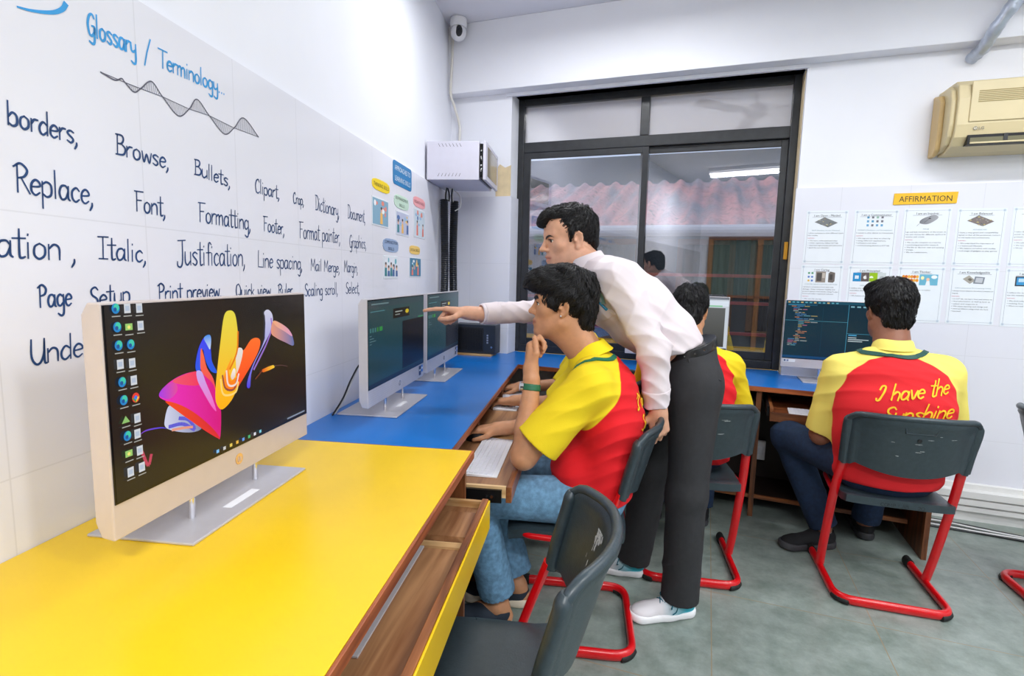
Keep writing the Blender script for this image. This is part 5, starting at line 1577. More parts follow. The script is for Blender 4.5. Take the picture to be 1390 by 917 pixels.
# ------------------------------------------------------------------ the marker lettering on the tiles
WORDS = [
    ('Glossary', 0.982, 1.751, 1.098, 1.756, 0.042, 'T'), ('/', 1.117, 1.750, 1.136, 1.806, 0.050, 'S'), ('Terminology...', 1.159, 1.757, 1.385, 1.768, 0.040, 'T'),
    ('borders,', 0.820, 1.536, 0.949, 1.533, 0.040, 'N'), ('Browse,', 1.031, 1.535, 1.176, 1.532, 0.041, 'N'), ('Bullets,', 1.256, 1.536, 1.394, 1.526, 0.037, 'N'),
    ('Clipart,', 1.502, 1.531, 1.632, 1.530, 0.040, 'N'), ('Crop,', 1.709, 1.528, 1.780, 1.530, 0.036, 'N'), ('Dictionary,', 1.859, 1.525, 2.049, 1.520, 0.052, 'N'), ('Document,', 2.126, 1.525, 2.303, 1.523, 0.054, 'N'),
    ('Replace,', 0.824, 1.425, 0.974, 1.422, 0.048, 'N'), ('Font,', 1.071, 1.423, 1.158, 1.420, 0.043, 'N'), ('Formatting,', 1.264, 1.420, 1.478, 1.417, 0.048, 'N'), ('Footer,', 1.539, 1.421, 1.654, 1.418, 0.044, 'N'),
    ('Format painter,', 1.745, 1.415, 2.055, 1.417, 0.055, 'N'), ('Graphics,', 2.137, 1.405, 2.311, 1.410, 0.052, 'N'), ('zation ,', 0.760, 1.313, 0.930, 1.309, 0.050, 'N'), ('Italic,', 0.973, 1.316, 1.096, 1.311, 0.044, 'N'),
    ('Justification,', 1.182, 1.309, 1.447, 1.312, 0.058, 'N'), ('Line spacing,', 1.503, 1.310, 1.761, 1.306, 0.050, 'N'), ('Mail Merge,', 1.816, 1.304, 2.046, 1.299, 0.043, 'N'), ('Margin,', 2.084, 1.303, 2.218, 1.299, 0.047, 'N'),
    ('Page', 0.847, 1.223, 0.911, 1.224, 0.040, 'N'), ('Setup', 0.945, 1.217, 1.045, 1.226, 0.041, 'N'), ('Print preview,', 1.120, 1.223, 1.339, 1.226, 0.040, 'N'), ('Quick view,', 1.396, 1.222, 1.575, 1.222, 0.038, 'N'),
    ('Ruler,', 1.607, 1.220, 1.702, 1.221, 0.036, 'N'), ('Scaling scroll,', 1.768, 1.213, 2.027, 1.213, 0.044, 'N'), ('Select,', 2.094, 1.213, 2.235, 1.211, 0.046, 'N'), ('Underline,', 0.825, 1.120, 1.027, 1.126, 0.046, 'N'),
]
GL['z'] = (5, ["0,5 4,5", "4,5 0,0", "0,0 4.2,0"])
INK_N = mat('dark_blue_marker', srgb(24, 62, 112), .5, noise=.25, nscale=14)
INK_T = mat('light_blue_marker', srgb(34, 150, 216), .5, noise=.12, nscale=14)
LWM = lambda a, b, l: (-.985 + l + .0004, a, b)
for (tx, u0, z0, u1, z1, cap, kd_) in WORDS:
    mb = MB()
    if kd_ == 'S':
        ribbon(mb, [(u0, 1.745), (u0 + .008, 1.775), (u1, 1.806)], lambda t: .0035, INK_T, LWM)
    else:
        st = (u1 - u0) / max(1e-6, text_width(tx, cap))
        stroke_text(mb, tx, INK_T if kd_ == 'T' else INK_N, LWM, .0052 if kd_ == 'T' else .0044, cap, u0, z0, st, (z1 - z0) / (u1 - u0), .06)
    mb.build('handwritten_word', wall_left, label=None)
mb = MB()
ribbon(mb, catmull([(0.851, 1.739), (0.871, 1.743), (0.895, 1.751), (0.917, 1.761), (0.933, 1.774), (0.94, 1.786)], 5), lambda t: .003 + .007 * t, INK_T, LWM)
mb.build('handwritten_flourish', wall_left)
mb = MB()
INK_G = mat('grey_marker', srgb(92, 92, 108), .5)
ax_ = [(1.005, 1.689), (1.062, 1.689), (1.102, 1.69), (1.163, 1.693), (1.246, 1.691), (1.317, 1.696), (1.415, 1.692), (1.527, 1.696)]
pk_ = [(1.037, 1.685), (1.054, 1.694), (1.084, 1.677), (1.133, 1.716), (1.209, 1.664), (1.275, 1.723), (1.373, 1.665), (1.459, 1.731)]
ribbon(mb, ax_, lambda t: .0016, INK_G, LWM)
wave = [ax_[0], (1.030, 1.686)]
mid = [(1.062, 1.689), (1.102, 1.69), (1.163, 1.693), (1.246, 1.691), (1.317, 1.696), (1.415, 1.692), (1.527, 1.696)]
seq = [ax_[0], pk_[0], pk_[1], mid[0], pk_[2], mid[1], pk_[3], mid[2], pk_[4], mid[3], pk_[5], mid[4], pk_[6], mid[5], pk_[7], mid[6]]
wv = catmull(seq, 8)
ribbon(mb, wv, lambda t: .0030, INK_G, LWM)
ua = np.array([p[0] for p in ax_]); za = np.array([p[1] for p in ax_])
wu = np.array([p[0] for p in wv]); wz = np.array([p[1] for p in wv])
od = np.argsort(wu)
for k in range(92):
    u = 1.066 + k * (.455 / 92)
    zb = np.interp(u, ua, za); zt = np.interp(u + .004, wu[od], wz[od])
    if abs(zt - zb) > .004:
        ribbon(mb, [(u, zb), (u + .004, zt)], lambda t: .0010, INK_G, LWM)
mb.build('drawn_wave', wall_left)
# ------------------------------------------------------------------ sculpting: smooth distance fields turned into meshes
def _n(v):
    v = np.array(v, float)
    return v / max(1e-9, np.linalg.norm(v))

class Sculpt:
    def __init__(self):
        self.ops = []
        self.R, self.o, self.s = np.eye(3), np.zeros(3), 1.0
        self.disp = []
    def frame(self, R=None, o=None, s=1.0):
        self.R = np.eye(3) if R is None else np.array(R, float)
        self.o = np.zeros(3) if o is None else np.array(o, float)
        self.s = s
        return self
    def _p(self, p):
        return self.R @ (np.array(p, float) * self.s) + self.o
    # every primitive: function(P (n,3)) -> distance
    def cap(self, a, b, r1, r2=None, k=.02, mode='add', sx=1.0, flat=False, flat0=False):
        a, b = self._p(a), self._p(b)
        r1 = r1 * self.s
        r2 = r1 if r2 is None else r2 * self.s
        ba = b - a
        l2 = float(ba @ ba) + 1e-12
        x0 = a[0]
        nb = ba / math.sqrt(l2)
        def f(P):
            Q = P
            A, Bv, L2 = a, ba, l2
            if sx != 1.0:
                Q = P.copy(); Q[:, 0] = (Q[:, 0] - x0) / sx + x0
            pa = Q - A
            t = np.clip((pa @ Bv) / L2, 0, 1)
            d = np.linalg.norm(pa - t[:, None] * Bv, axis=1) - (r1 + (r2 - r1) * t)
            if flat:
                d = np.maximum(d, (P - b) @ nb)
            if flat0:
                d = np.maximum(d, -(P - a) @ nb)
            return d
        self.ops.append((mode, f, k))
        return self
    def chain(self, pts, rad, k=.02, mode='add', sx=1.0, flat=False):
        for i in range(len(pts) - 1):
            s1 = sx[i] if isinstance(sx, (list, tuple)) else sx
            self.cap(pts[i], pts[i + 1], rad[i], rad[i + 1], k, mode, s1, flat=flat and i == len(pts) - 2)
        return self
    def ell(self, c, r, k=.02, mode='add', rot=None):
        c = self._p(c)
        Rm = self.R if rot is None else self.R @ np.array(rot, float)
        r = np.array(r, float) * self.s
        def f(P):
            q = (P - c) @ Rm
            k0 = np.linalg.norm(q / r, axis=1)
            k1 = np.linalg.norm(q / (r * r), axis=1)
            return np.where(k1 > 1e-9, k0 * (k0 - 1.0) / np.maximum(k1, 1e-9), -r.min())
        self.ops.append((mode, f, k))
        return self
    def box(self, c, hs, k=.005, mode='add', rot=None):
        c = self._p(c)
        Rm = self.R if rot is None else self.R @ np.array(rot, float)
        hs = np.array(hs, float) * self.s
        def f(P):
            q = np.abs((P - c) @ Rm) - hs
            return np.linalg.norm(np.maximum(q, 0), axis=1) + np.minimum(q.max(1), 0)
        self.ops.append((mode, f, k))
        return self
    def plane(self, p, n, k=.004):
        """cuts away everything on the side the normal points to"""
        p = self._p(p); n = self.R @ _n(n)
        self.ops.append(('cut', lambda P: (P - p) @ n, k))
        return self
    def hug(self, other, off):
        """start from another sculpture's skin, offset outward"""
        self.ops.append(('add', lambda P: other.eval(P) - off, .001))
        return self
    def keep(self, fn, k=.002):
        self.ops.append(('cut', fn, k))
        return self
    @staticmethod
    def _mix(d, di, mode, k):
        if mode == 'add':
            h = np.maximum(k - np.abs(d - di), 0) / k
            return np.minimum(d, di) - h * h * k * .25
        e = -di if mode == 'sub' else di
        h = np.maximum(k - np.abs(d - e), 0) / k
        return np.maximum(d, e) + h * h * k * .25
    def eval(self, P):
        d = np.full(len(P), 1e3)
        for mode, f, k in self.ops:
            d = self._mix(d, f(P), mode, k)
        for g in self.disp:
            d = d + g(P)
        return d
    def grad(self, P, e=.002):
        g = np.stack([self.eval(P + np.eye(3)[i] * e) - self.eval(P - np.eye(3)[i] * e) for i in range(3)], 1)
        return g / np.maximum(np.linalg.norm(g, axis=1, keepdims=True), 1e-9)
    def mesh(self, lo, hi, h):
        lo = np.array(lo, float); hi = np.array(hi, float)
        B = 8
        nblk = np.ceil((hi - lo) / (h * B)).astype(int)
        gi = np.stack(np.meshgrid(*[np.arange(n) for n in nblk], indexing='ij'), -1).reshape(-1, 3)
        cen = lo + (gi + .5) * B * h
        hd = B * h * .5 * math.sqrt(3)
        dm = self.eval(cen)
        act = np.abs(dm) < hd * 1.25 + .012
        gi, cen, dm = gi[act], cen[act], dm[act]
        nb = len(gi)
        ax = np.arange(B + 1)
        loc = np.stack(np.meshgrid(ax, ax, ax, indexing='ij'), -1).reshape(-1, 3)
        P = lo + (gi[:, None, :] * B + loc[None]) * h
        n9 = len(loc)
        D = np.full((nb, n9), 1e3)
        for mode, f, k in self.ops:
            dc = f(cen)
            if mode == 'add':
                m = dc < np.maximum(dm, 0) + hd * 2.2 + k + .012
            elif mode == 'sub':
                m = dc < hd * 1.3 + k + .012
            else:
                m = dc > -(hd * 1.3 + k + .012)
            if not m.any():
                continue
            Q = P[m].reshape(-1, 3)
            D[m] = self._mix(D[m].reshape(-1), f(Q), mode, k).reshape(-1, n9)
        for g in self.disp:
            D = D + g(P.reshape(-1, 3)).reshape(nb, n9)
        D = D.reshape(nb, B + 1, B + 1, B + 1)
        S = D < 0
        corner = [(i, j, k) for i in (0, 1) for j in (0, 1) for k in (0, 1)]
        cs = [S[:, i:i + B, j:j + B, k:k + B] for i, j, k in corner]
        anyv = np.logical_or.reduce(cs); allv = np.logical_and.reduce(cs)
        mixm = anyv & ~allv
        bi, ci, cj, ck = np.nonzero(mixm)
        V = np.stack([D[bi, ci + i, cj + j, ck + k] for i, j, k in corner], 1)
        acc = np.zeros((len(bi), 3)); cnt = np.zeros(len(bi))
        co = np.array(corner, float)
        for a in range(8):
            for b in range(a + 1, 8):
                if abs(co[a] - co[b]).sum() != 1:
                    continue
                va, vb = V[:, a], V[:, b]
                m = (va < 0) != (vb < 0)
                t = va[m] / (va[m] - vb[m])
                acc[m] += co[a] + t[:, None] * (co[b] - co[a]); cnt[m] += 1
        cell = gi[bi] * B + np.stack([ci, cj, ck], 1)
        verts = lo + (cell + acc / cnt[:, None]) * h
        dims = nblk * B + 2
        key = lambda c: ((c[:, 0] + 1) * dims[1] + (c[:, 1] + 1)) * dims[2] + (c[:, 2] + 1)
        kk = key(cell.astype(np.int64)); order = np.argsort(kk); ks = kk[order]
        quads = []
        for axis in range(3):
            e = [0, 0, 0]; e[axis] = 1
            s0 = S[:, :B, :B, :B]
            s1 = S[:, e[0]:e[0] + B, e[1]:e[1] + B, e[2]:e[2] + B]
            b2, i2, j2, k2 = np.nonzero(s0 != s1)
            if len(b2) == 0:
                continue
            inside = s0[b2, i2, j2, k2]
            c0 = (gi[b2] * B + np.stack([i2, j2, k2], 1)).astype(np.int64)
            u, w = [(1, 2), (2, 0), (0, 1)][axis]
            du = np.zeros(3, np.int64); du[u] = 1
            dw = np.zeros(3, np.int64); dw[w] = 1
            idx = []; ok = np.ones(len(b2), bool)
            for c in (c0 - du - dw, c0 - dw, c0, c0 - du):
                q = key(c); p = np.clip(np.searchsorted(ks, q), 0, len(ks) - 1)
                ok &= ks[p] == q
                idx.append(order[p])
            Q = np.stack(idx, 1)
            Q = np.where(inside[:, None], Q, Q[:, ::-1])[ok]
            quads.append(Q)
        F = np.concatenate(quads)
        return verts, F
def mesh_object(name, verts, F, m, parent, attrs=None, smooth=True):
    me = bpy.data.meshes.new(name)
    me.vertices.add(len(verts)); me.vertices.foreach_set('co', np.asarray(verts, np.float32).ravel())
    n = F.shape[1]
    me.loops.add(F.size); me.loops.foreach_set('vertex_index', F.astype(np.int32).ravel())
    me.polygons.add(len(F)); me.polygons.foreach_set('loop_start', np.arange(0, F.size, n, dtype=np.int32))
    try:
        me.polygons.foreach_set('loop_total', np.full(len(F), n, np.int32))
    except Exception:
        pass
    me.update(calc_edges=True); me.validate()
    for mm in (m if isinstance(m, list) else [m]):
        me.materials.append(mm)
    if attrs:
        for k, v in attrs.items():
            a = me.attributes.new(k, 'FLOAT', 'POINT')
            a.data.foreach_set('value', np.asarray(v, np.float32))
    if smooth:
        me.polygons.foreach_set('use_smooth', np.ones(len(me.polygons), bool))
    o = bpy.data.objects.new(name, me); COL.objects.link(o)
    if parent is not None:
        o.parent = parent
    return o
def settle(v, F, n=2):
    """a few light smoothing passes over a quad mesh"""
    e0 = np.concatenate([F[:, i] for i in range(4)]); e1 = np.concatenate([F[:, (i + 1) % 4] for i in range(4)])
    a = np.concatenate([e0, e1]); b = np.concatenate([e1, e0])
    cnt = np.maximum(np.bincount(a, minlength=len(v)), 1)
    for w in (.5, -.35) * n:
        av = np.stack([np.bincount(a, weights=v[b, k], minlength=len(v)) for k in range(3)], 1) / cnt[:, None]
        v = v + w * (av - v)
    return v
def sculpt_part(name, S, lo, hi, h, m, parent, attrs=None, relax=0):
    v, F = S.mesh(lo, hi, h)
    v = settle(v, F, 2)
    for _ in range(relax):           # settle the vertices onto the true surface
        d = S.eval(v); g = S.grad(v, h * .4)
        v = v - g * np.clip(d, -h * .6, h * .6)[:, None]
    at = {k: fn(v) for k, fn in attrs.items()} if attrs else None
    return mesh_object(name, v, F, m, parent, at)

def wob(P, sc, seed=0):
    """cheap smooth 3D wobble in -1..1"""
    r = np.random.default_rng(seed)
    out = np.zeros(len(P))
    for i in range(4):
        a = r.normal(size=3); a *= sc * (1 + .5 * i) / np.linalg.norm(a)
        b = r.normal(size=3); b *= sc * .7 / np.linalg.norm(b)
        out += np.sin(P @ a + 1.7 * np.sin(P @ b + i) + r.uniform(0, 6)) / (1 + .4 * i)
    return out / 2.6
def folds(amp, freq, direction, seed, where=None):
    """cloth creases: ridges along a direction, broken up"""
    n = _n(direction)
    def f(P):
        ph = P @ n * freq + 2.2 * wob(P, 9.0, seed)
        v = 1 - 2 * np.abs(np.sin(ph * .5)) ** .8
        v = -v
        w = np.clip(.5 + .9 * wob(P, 7.0, seed + 5), 0, 1)
        if where is not None:
            w = w * where(P)
        return amp * v * w
    return f
def near(p, r):
    p = np.array(p, float)
    return lambda P: np.exp(-((np.linalg.norm(P - p, axis=1) / r) ** 2))
def seg_dist(P, pts):
    d = np.full(len(P), 1e3)
    for a, b in zip(pts[:-1], pts[1:]):
        a = np.array(a, float); b = np.array(b, float); ba = b - a
        t = np.clip(((P - a) @ ba) / (ba @ ba + 1e-12), 0, 1)
        d = np.minimum(d, np.linalg.norm(P - a - t[:, None] * ba, axis=1))
    return d
def rot3(yaw=0, pitch=0, roll=0):
    """columns = the head's right, forward, up; yaw turns left, pitch looks up, roll leans right"""
    return np.array((Matrix.Rotation(yaw, 3, 'Z') @ Matrix.Rotation(pitch, 3, 'X') @ Matrix.Rotation(roll, 3, 'Y')))

# ------------------------------------------------------------------ anatomy
def head_ops(S, R, o, s=1.0, neck_to=None, neck_r=.055, nose=1.0, jaw=1.0, mouth_open=0.0):
    S.frame(R, o, s)
    S.ell((0, -.014, .036), (.0745, .0965, .085), k=.03)
    S.ell((0, .040, .050), (.060, .050, .052), k=.03)
    S.ell((0, .030, -.035), (.0585, .062, .080), k=.03)
    for sd in (-1, 1):
        S.cap((sd * .0545, -.004, -.062), (sd * .022, .068, -.104), .0190 * jaw, .0165, k=.03)
        S.ell((sd * .039, .054, -.020), (.022, .021, .019), k=.024)
        S.cap((sd * .010, .0865, .023), (sd * .044, .070, .024), .0085, .0085, k=.018)
    S.ell((0, .081, -.102), (.022, .016, .016), k=.022)
    S.ell((0, .076, -.067), (.030, .021, .024), k=.02)
    for sd in (-1, 1):
        S.ell((sd * .0325, .0915, .003), (.0185, .0145, .0115), k=.011, mode='sub')
    S.cap((0, .0845, .016), (0, .0845 + .024 * nose, -.026), .0078, .0088, k=.014)
    S.ell((0, .0865 + .023 * nose, -.0295), (.0105, .0105, .0088), k=.008)
    for sd in (-1, 1):
        S.ell((sd * .0118, .097, -.0335), (.0078, .0105, .0072), k=.008)
        S.ell((sd * .0075, .1005, -.0395), (.0035, .0055, .003), k=.003, mode='sub')
        # lids over the eyeball
        S.chain([(sd * .0185, .0825, .005), (sd * .0265, .0860, .0115), (sd * .037, .0830, .0108), (sd * .0465, .0725, .004)], [.0024, .0036, .0036, .0026], k=.005)
        S.chain([(sd * .0185, .0825, .001), (sd * .028, .0838, -.0075), (sd * .038, .0806, -.0066), (sd * .0455, .0735, .001)], [.0022, .0028, .0028, .0024], k=.005)
    S.chain([(-.0225, .0865, -.0645), (-.009, .0955, -.0605), (0, .0965, -.0615), (.009, .0955, -.0605), (.0225, .0865, -.0645)], [.003, .0058, .0056, .0058, .003], k=.006)
    S.chain([(-.020, .0865, -.0695 - mouth_open), (0, .0945, -.0735 - mouth_open), (.020, .0865, -.0695 - mouth_open)], [.003, .0074, .003], k=.006)
    S.chain([(-.024, .0885, -.0665), (0, .1015, -.0668 - mouth_open * .5), (.024, .0885, -.0665)], [.0012, .0020 + mouth_open * .5, .0012], k=.003, mode='sub')
    for sd in (-1, 1):      # ears
        rt = np.array(Matrix.Rotation(-.22, 3, 'X') @ Matrix.Rotation(sd * .35, 3, 'Z'))
        S.ell((sd * .0765, -.014, -.005), (.0075, .0175, .0300), k=.008, rot=rt)
        S.chain([(sd * .077, .000, .010), (sd * .0795, -.004, .020), (sd * .0825, -.016, .024), (sd * .0850, -.027, .013), (sd * .0845, -.029, -.004), (sd * .082, -.023, -.021), (sd * .079, -.012, -.032)], [.0026, .0034, .0036, .0037, .0036, .0034, .004], k=.004)
        S.ell((sd * .0835, -.012, -.001), (.0055, .0100, .0175), k=.004, mode='sub', rot=rt)
        S.cap((sd * .0795, -.018, .010), (sd * .080, -.021, -.010), .0030, .0028, k=.004)
        S.ell((sd * .078, -.006, -.034), (.005, .0075, .0085), k=.006)
        S.ell((sd * .079, .002, -.008), (.004, .005, .006), k=.004)
    S.frame()
    if neck_to is not None:
        a = R @ (np.array((0, -.026, -.055)) * s) + o
        S.cap(a, neck_to, neck_r * s, neck_r * 1.08 * s, k=.035)
        b = R @ (np.array((0, .025, -.085)) * s) + o
        S.cap(b, np.array(neck_to) + np.array((0, .03, .0)), .034 * s, .036 * s, k=.04)
def to_head(R, o, s):
    return lambda P: ((P - o) @ R) / s
def face_attrs(R, o, s, stub=1.0):
    inv = to_head(R, o, s)
    def lips(P):
        q = inv(P)
        d = seg_dist(q, [(-.021, .088, -.065), (-.009, .097, -.0625), (0, .098, -.0635), (.009, .097, -.0625), (.021, .088, -.065)])
        d2 = seg_dist(q, [(-.019, .088, -.069), (0, .097, -.0735), (.019, .088, -.069)])
        return np.where(np.minimum(d, d2) < .2, (.0068 - np.minimum(d, d2)) / .0025, -2).clip(-1, .4)
    def stubble(P):
        q = inv(P)
        w = 1 - np.linalg.norm((q - np.array((0, .055, -.088))) / np.array((.064, .060, .040)), axis=1)
        w2 = 1 - np.linalg.norm((q - np.array((0, .094, -.052))) / np.array((.028, .022, .009)), axis=1)
        return (np.maximum(w * 1.2, w2) * 1.1 - .55).clip(-1, .1) * stub - (1 - stub)
    return {'lips': lips, 'stubble': stubble}
EYE_W = mat('eye_white', srgb(228, 222, 216), .15)
EYE_D = mat('dark_brown_iris', srgb(34, 22, 16), .08)
HAIR = mat('black_hair', srgb(20, 18, 19), .42, spec=.35)
def face_parts(root, R, o, s, look=(0, 0), brow_t=1.0, brow_drop=0.0):
    Rm = Matrix(R.tolist())
    for sd in (-1, 1):
        mb = MB()
        c = R @ (np.array((sd * .0322, .0738, .0020)) * s) + o
        seg, rings, r = 20, 20, .0130 * s
        ax_ = _n(R @ np.array((look[0], 1, look[1])))
        t1 = _n(np.cross(ax_, (0, 0, 1))); t2 = np.cross(t1, ax_)
        vs = []
        for i in range(rings + 1):
            ph = PI * i / rings
            for k in range(seg):
                a = 2 * PI * k / seg
                vs.append(tuple(c + r * (ax_ * math.cos(ph) + (t1 * math.cos(a) + t2 * math.sin(a)) * math.sin(ph))))
        for i in range(rings):
            mb.add([], [], EYE_D if i < 2 else EYE_W)
        base = len(mb.v)
        mb.v += vs
        for i in range(rings):
            for k in range(seg):
                mb.f.append((base + i * seg + k, base + (i + 1) * seg + k, base + (i + 1) * seg + (k + 1) % seg, base + i * seg + (k + 1) % seg))
                mb.mi.append(mb._m(EYE_D if i < 5 else EYE_W))
        mb.build('eye', root, smooth=True)
        mb = MB()
        pts = [(sd * .011, .0955, .0215 - brow_drop * 1.5), (sd * .022, .0950, .0265 - brow_drop * 1.2), (sd * .034, .0892, .0290 - brow_drop), (sd * .044, .0810, .0270 - brow_drop), (sd * .051, .0735, .0220 - brow_drop)]
        pts = [tuple(R @ (np.array(p) * s) + o) for p in catmull(pts, 5)]
        n = len(pts)
        mb.tube(pts, [(.0026 + .0028 * math.sin(PI * min(1, (i + 3) / (n + 1)))) * s * brow_t for i in range(n)], HAIR, seg=8, flat=(.8, 1.0))
        mb.build('eyebrow', root, smooth=True)
        mb = MB()
        pts = [(sd * .0195, .0862, .0035), (sd * .0265, .0902, .0078), (sd * .037, .0872, .0072), (sd * .0475, .0745, .0015)]
        pts = [tuple(R @ (np.array(p) * s) + o) for p in catmull(pts, 5)]
        mb.tube(pts, [.0009 * s + .0010 * s * math.sin(PI * i / (len(pts) - 1)) for i in range(len(pts))], HAIR, seg=6)
        mb.build('eyelash', root, smooth=True)
def hair_locks(parent, S, R, o, s, n, crown, length, rad, seed, region, curl=.0, steps=7, lift=.004, down=.35, fwd=0.0):
    """strands combed over the hair volume, away from the crown"""
    rng = np.random.default_rng(seed)
    c0 = np.array((0, -.015, .035))
    dirs = rng.normal(size=(n * 3, 3)); dirs /= np.linalg.norm(dirs, axis=1, keepdims=True)
    P = c0 + dirs * .15
    inv = to_head(R, o, s)
    Wp = (P * s) @ R.T + o
    for _ in range(8):
        d = S.eval(Wp); Wp = Wp - S.grad(Wp) * np.clip(d, -.05, .05)[:, None]
    q = inv(Wp)
    ok = (np.abs(S.eval(Wp)) < .003) & region(q)
    Wp = Wp[ok][:n]
    n = len(Wp)
    path = []
    cw = R @ (np.array(crown) * s) + o
    upv = R @ np.array((0, 0, 1.0)); fw = R @ np.array((0, 1.0, 0))
    ph = 4.0 * wob(Wp, 34, seed) + rng.uniform(-.7, .7, n); fr = 1 + .25 * wob(Wp, 25, seed + 1)
    L = length * rng.uniform(.6, 1.25, n)
    cur = Wp.copy()
    for k in range(steps):
        g = S.grad(cur)
        d = cur - cw
        d = d / np.maximum(np.linalg.norm(d, axis=1, keepdims=True), 1e-6) - upv * down + fw * fwd
        d = d - (d * g).sum(1)[:, None] * g
        d /= np.maximum(np.linalg.norm(d, axis=1, keepdims=True), 1e-6)
        side = np.cross(g, d)
        tt = k / (steps - 1)
        cur = cur + (d + side * (curl * np.sin(ph + fr * 6.5 * tt * 1.6))[:, None]) * (L / steps)[:, None]
        cur = cur - S.grad(cur) * np.clip(S.eval(cur), -.02, .02)[:, None]
        out = lift * math.sin(PI * min(1, tt * 1.15)) * .8 + .0006
        wv = .0022 * np.sin(ph * 2 + tt * 7 * fr) * (1 if curl else .3)
        path.append(cur + S.grad(cur) * (out + wv)[:, None])
    path = np.stack(path, 1)
    nrm = np.stack([S.grad(path[:, k]) for k in range(steps)], 1)
    tan = np.gradient(path, axis=1); tan /= np.maximum(np.linalg.norm(tan, axis=2, keepdims=True), 1e-9)
    sd_ = np.cross(tan, nrm)
    kk = np.arange(steps) / (steps - 1)
    rr = rad * (.55 + .45 * np.sin(PI * (.15 + .85 * kk))); rr[-1] = rad * .12
    rr = rr[None, :, None] * rng.uniform(.7, 1.25, (n, 1, 1))
    seg = 5
    ring = []
    for q in range(seg):
        a = 2 * PI * q / seg
        ring.append(path + sd_ * rr * 1.35 * math.cos(a) + nrm * rr * .65 * math.sin(a))
    V = np.stack(ring, 2)                       # n, steps, seg, 3
    idx = np.arange(n * steps * seg).reshape(n, steps, seg)
    F = np.stack([idx[:, :-1, :], np.roll(idx, -1, 2)[:, :-1, :], np.roll(idx, -1, 2)[:, 1:, :], idx[:, 1:, :]], -1).reshape(-1, 4)
    o = mesh_object('hair_strands', V.reshape(-1, 3), F, HAIR, parent)
    o['kind'] = 'stuff'
    return o

FING = {'index': (.027, .088, (.043, .026, .021), .0088), 'middle': (.0085, .092, (.047, .030, .022), .0090), 'ring': (-.0105, .087, (.043, .028, .021), .0086), 'pinky': (-.028, .078, (.034, .021, .018), .0076)}
def hand_ops(S, wrist, Y, Z, side, curls, thumb, s=1.0, spread=.06, wr=.026):
    """side +1 left hand, -1 right hand; curls per finger (three bends in degrees); thumb = three directions (toward thumb side, forward, back of hand)"""
    Y = _n(Y); Z = np.array(Z, float); Z = _n(Z - (Z @ Y) * Y)
    X = side * np.cross(Y, Z)
    F = np.stack([X, Y, Z], 1)
    w = np.array(wrist, float)
    Wd = lambda p: F @ (np.array(p, float) * s) + w
    S.frame()
    for nm, (bx, by, ln, r) in FING.items():
        S.cap(Wd((bx * .45, .006, 0)), Wd((bx, by, 0)), .0145 * s, (r + .0022) * s, k=.014)
    S.cap(Wd((.012, .01, -.004)), Wd((.022, .055, -.006)), .016 * s, .013 * s, k=.016)
    S.cap(Wd((-.012, .02, -.004)), Wd((-.020, .06, -.005)), .015 * s, .012 * s, k=.016)
    S.cap(Wd((-.007, -.02, 0)), Wd((-.007, .012, 0)), wr * .80 * s, .019 * s, k=.02)
    S.cap(Wd((.007, -.02, 0)), Wd((.007, .012, 0)), wr * .80 * s, .019 * s, k=.02)
    tips = {}
    for i, (nm, (bx, by, ln, r)) in enumerate(FING.items()):
        p = np.array((bx, by, 0.0)); a = 0.0
        sp = (bx - .0) * spread / .028
        rr = [r, r * .95, r * .88, r * .76]
        for j in range(3):
            a += math.radians(curls[i][j])
            d = np.array((sp * math.cos(a), math.cos(a), -math.sin(a))); d /= np.linalg.norm(d)
            q = p + d * ln[j]
            S.cap(Wd(p), Wd(q), rr[j] * s, rr[j + 1] * s, k=.0035 if j else .008)
            p = q
        tips[nm] = Wd(p)
    p = np.array((.020, .022, -.006))
    for j, (d, ln, r1, r2) in enumerate(zip(thumb, (.040, .032, .026), (.0150, .0108, .0098), (.0112, .0100, .0082))):
        q = p + _n(d) * ln
        S.cap(Wd(p), Wd(q), r1 * s, r2 * s, k=.010 if j == 0 else .004)
        p = q
    tips['thumb'] = Wd(p)
    return tips
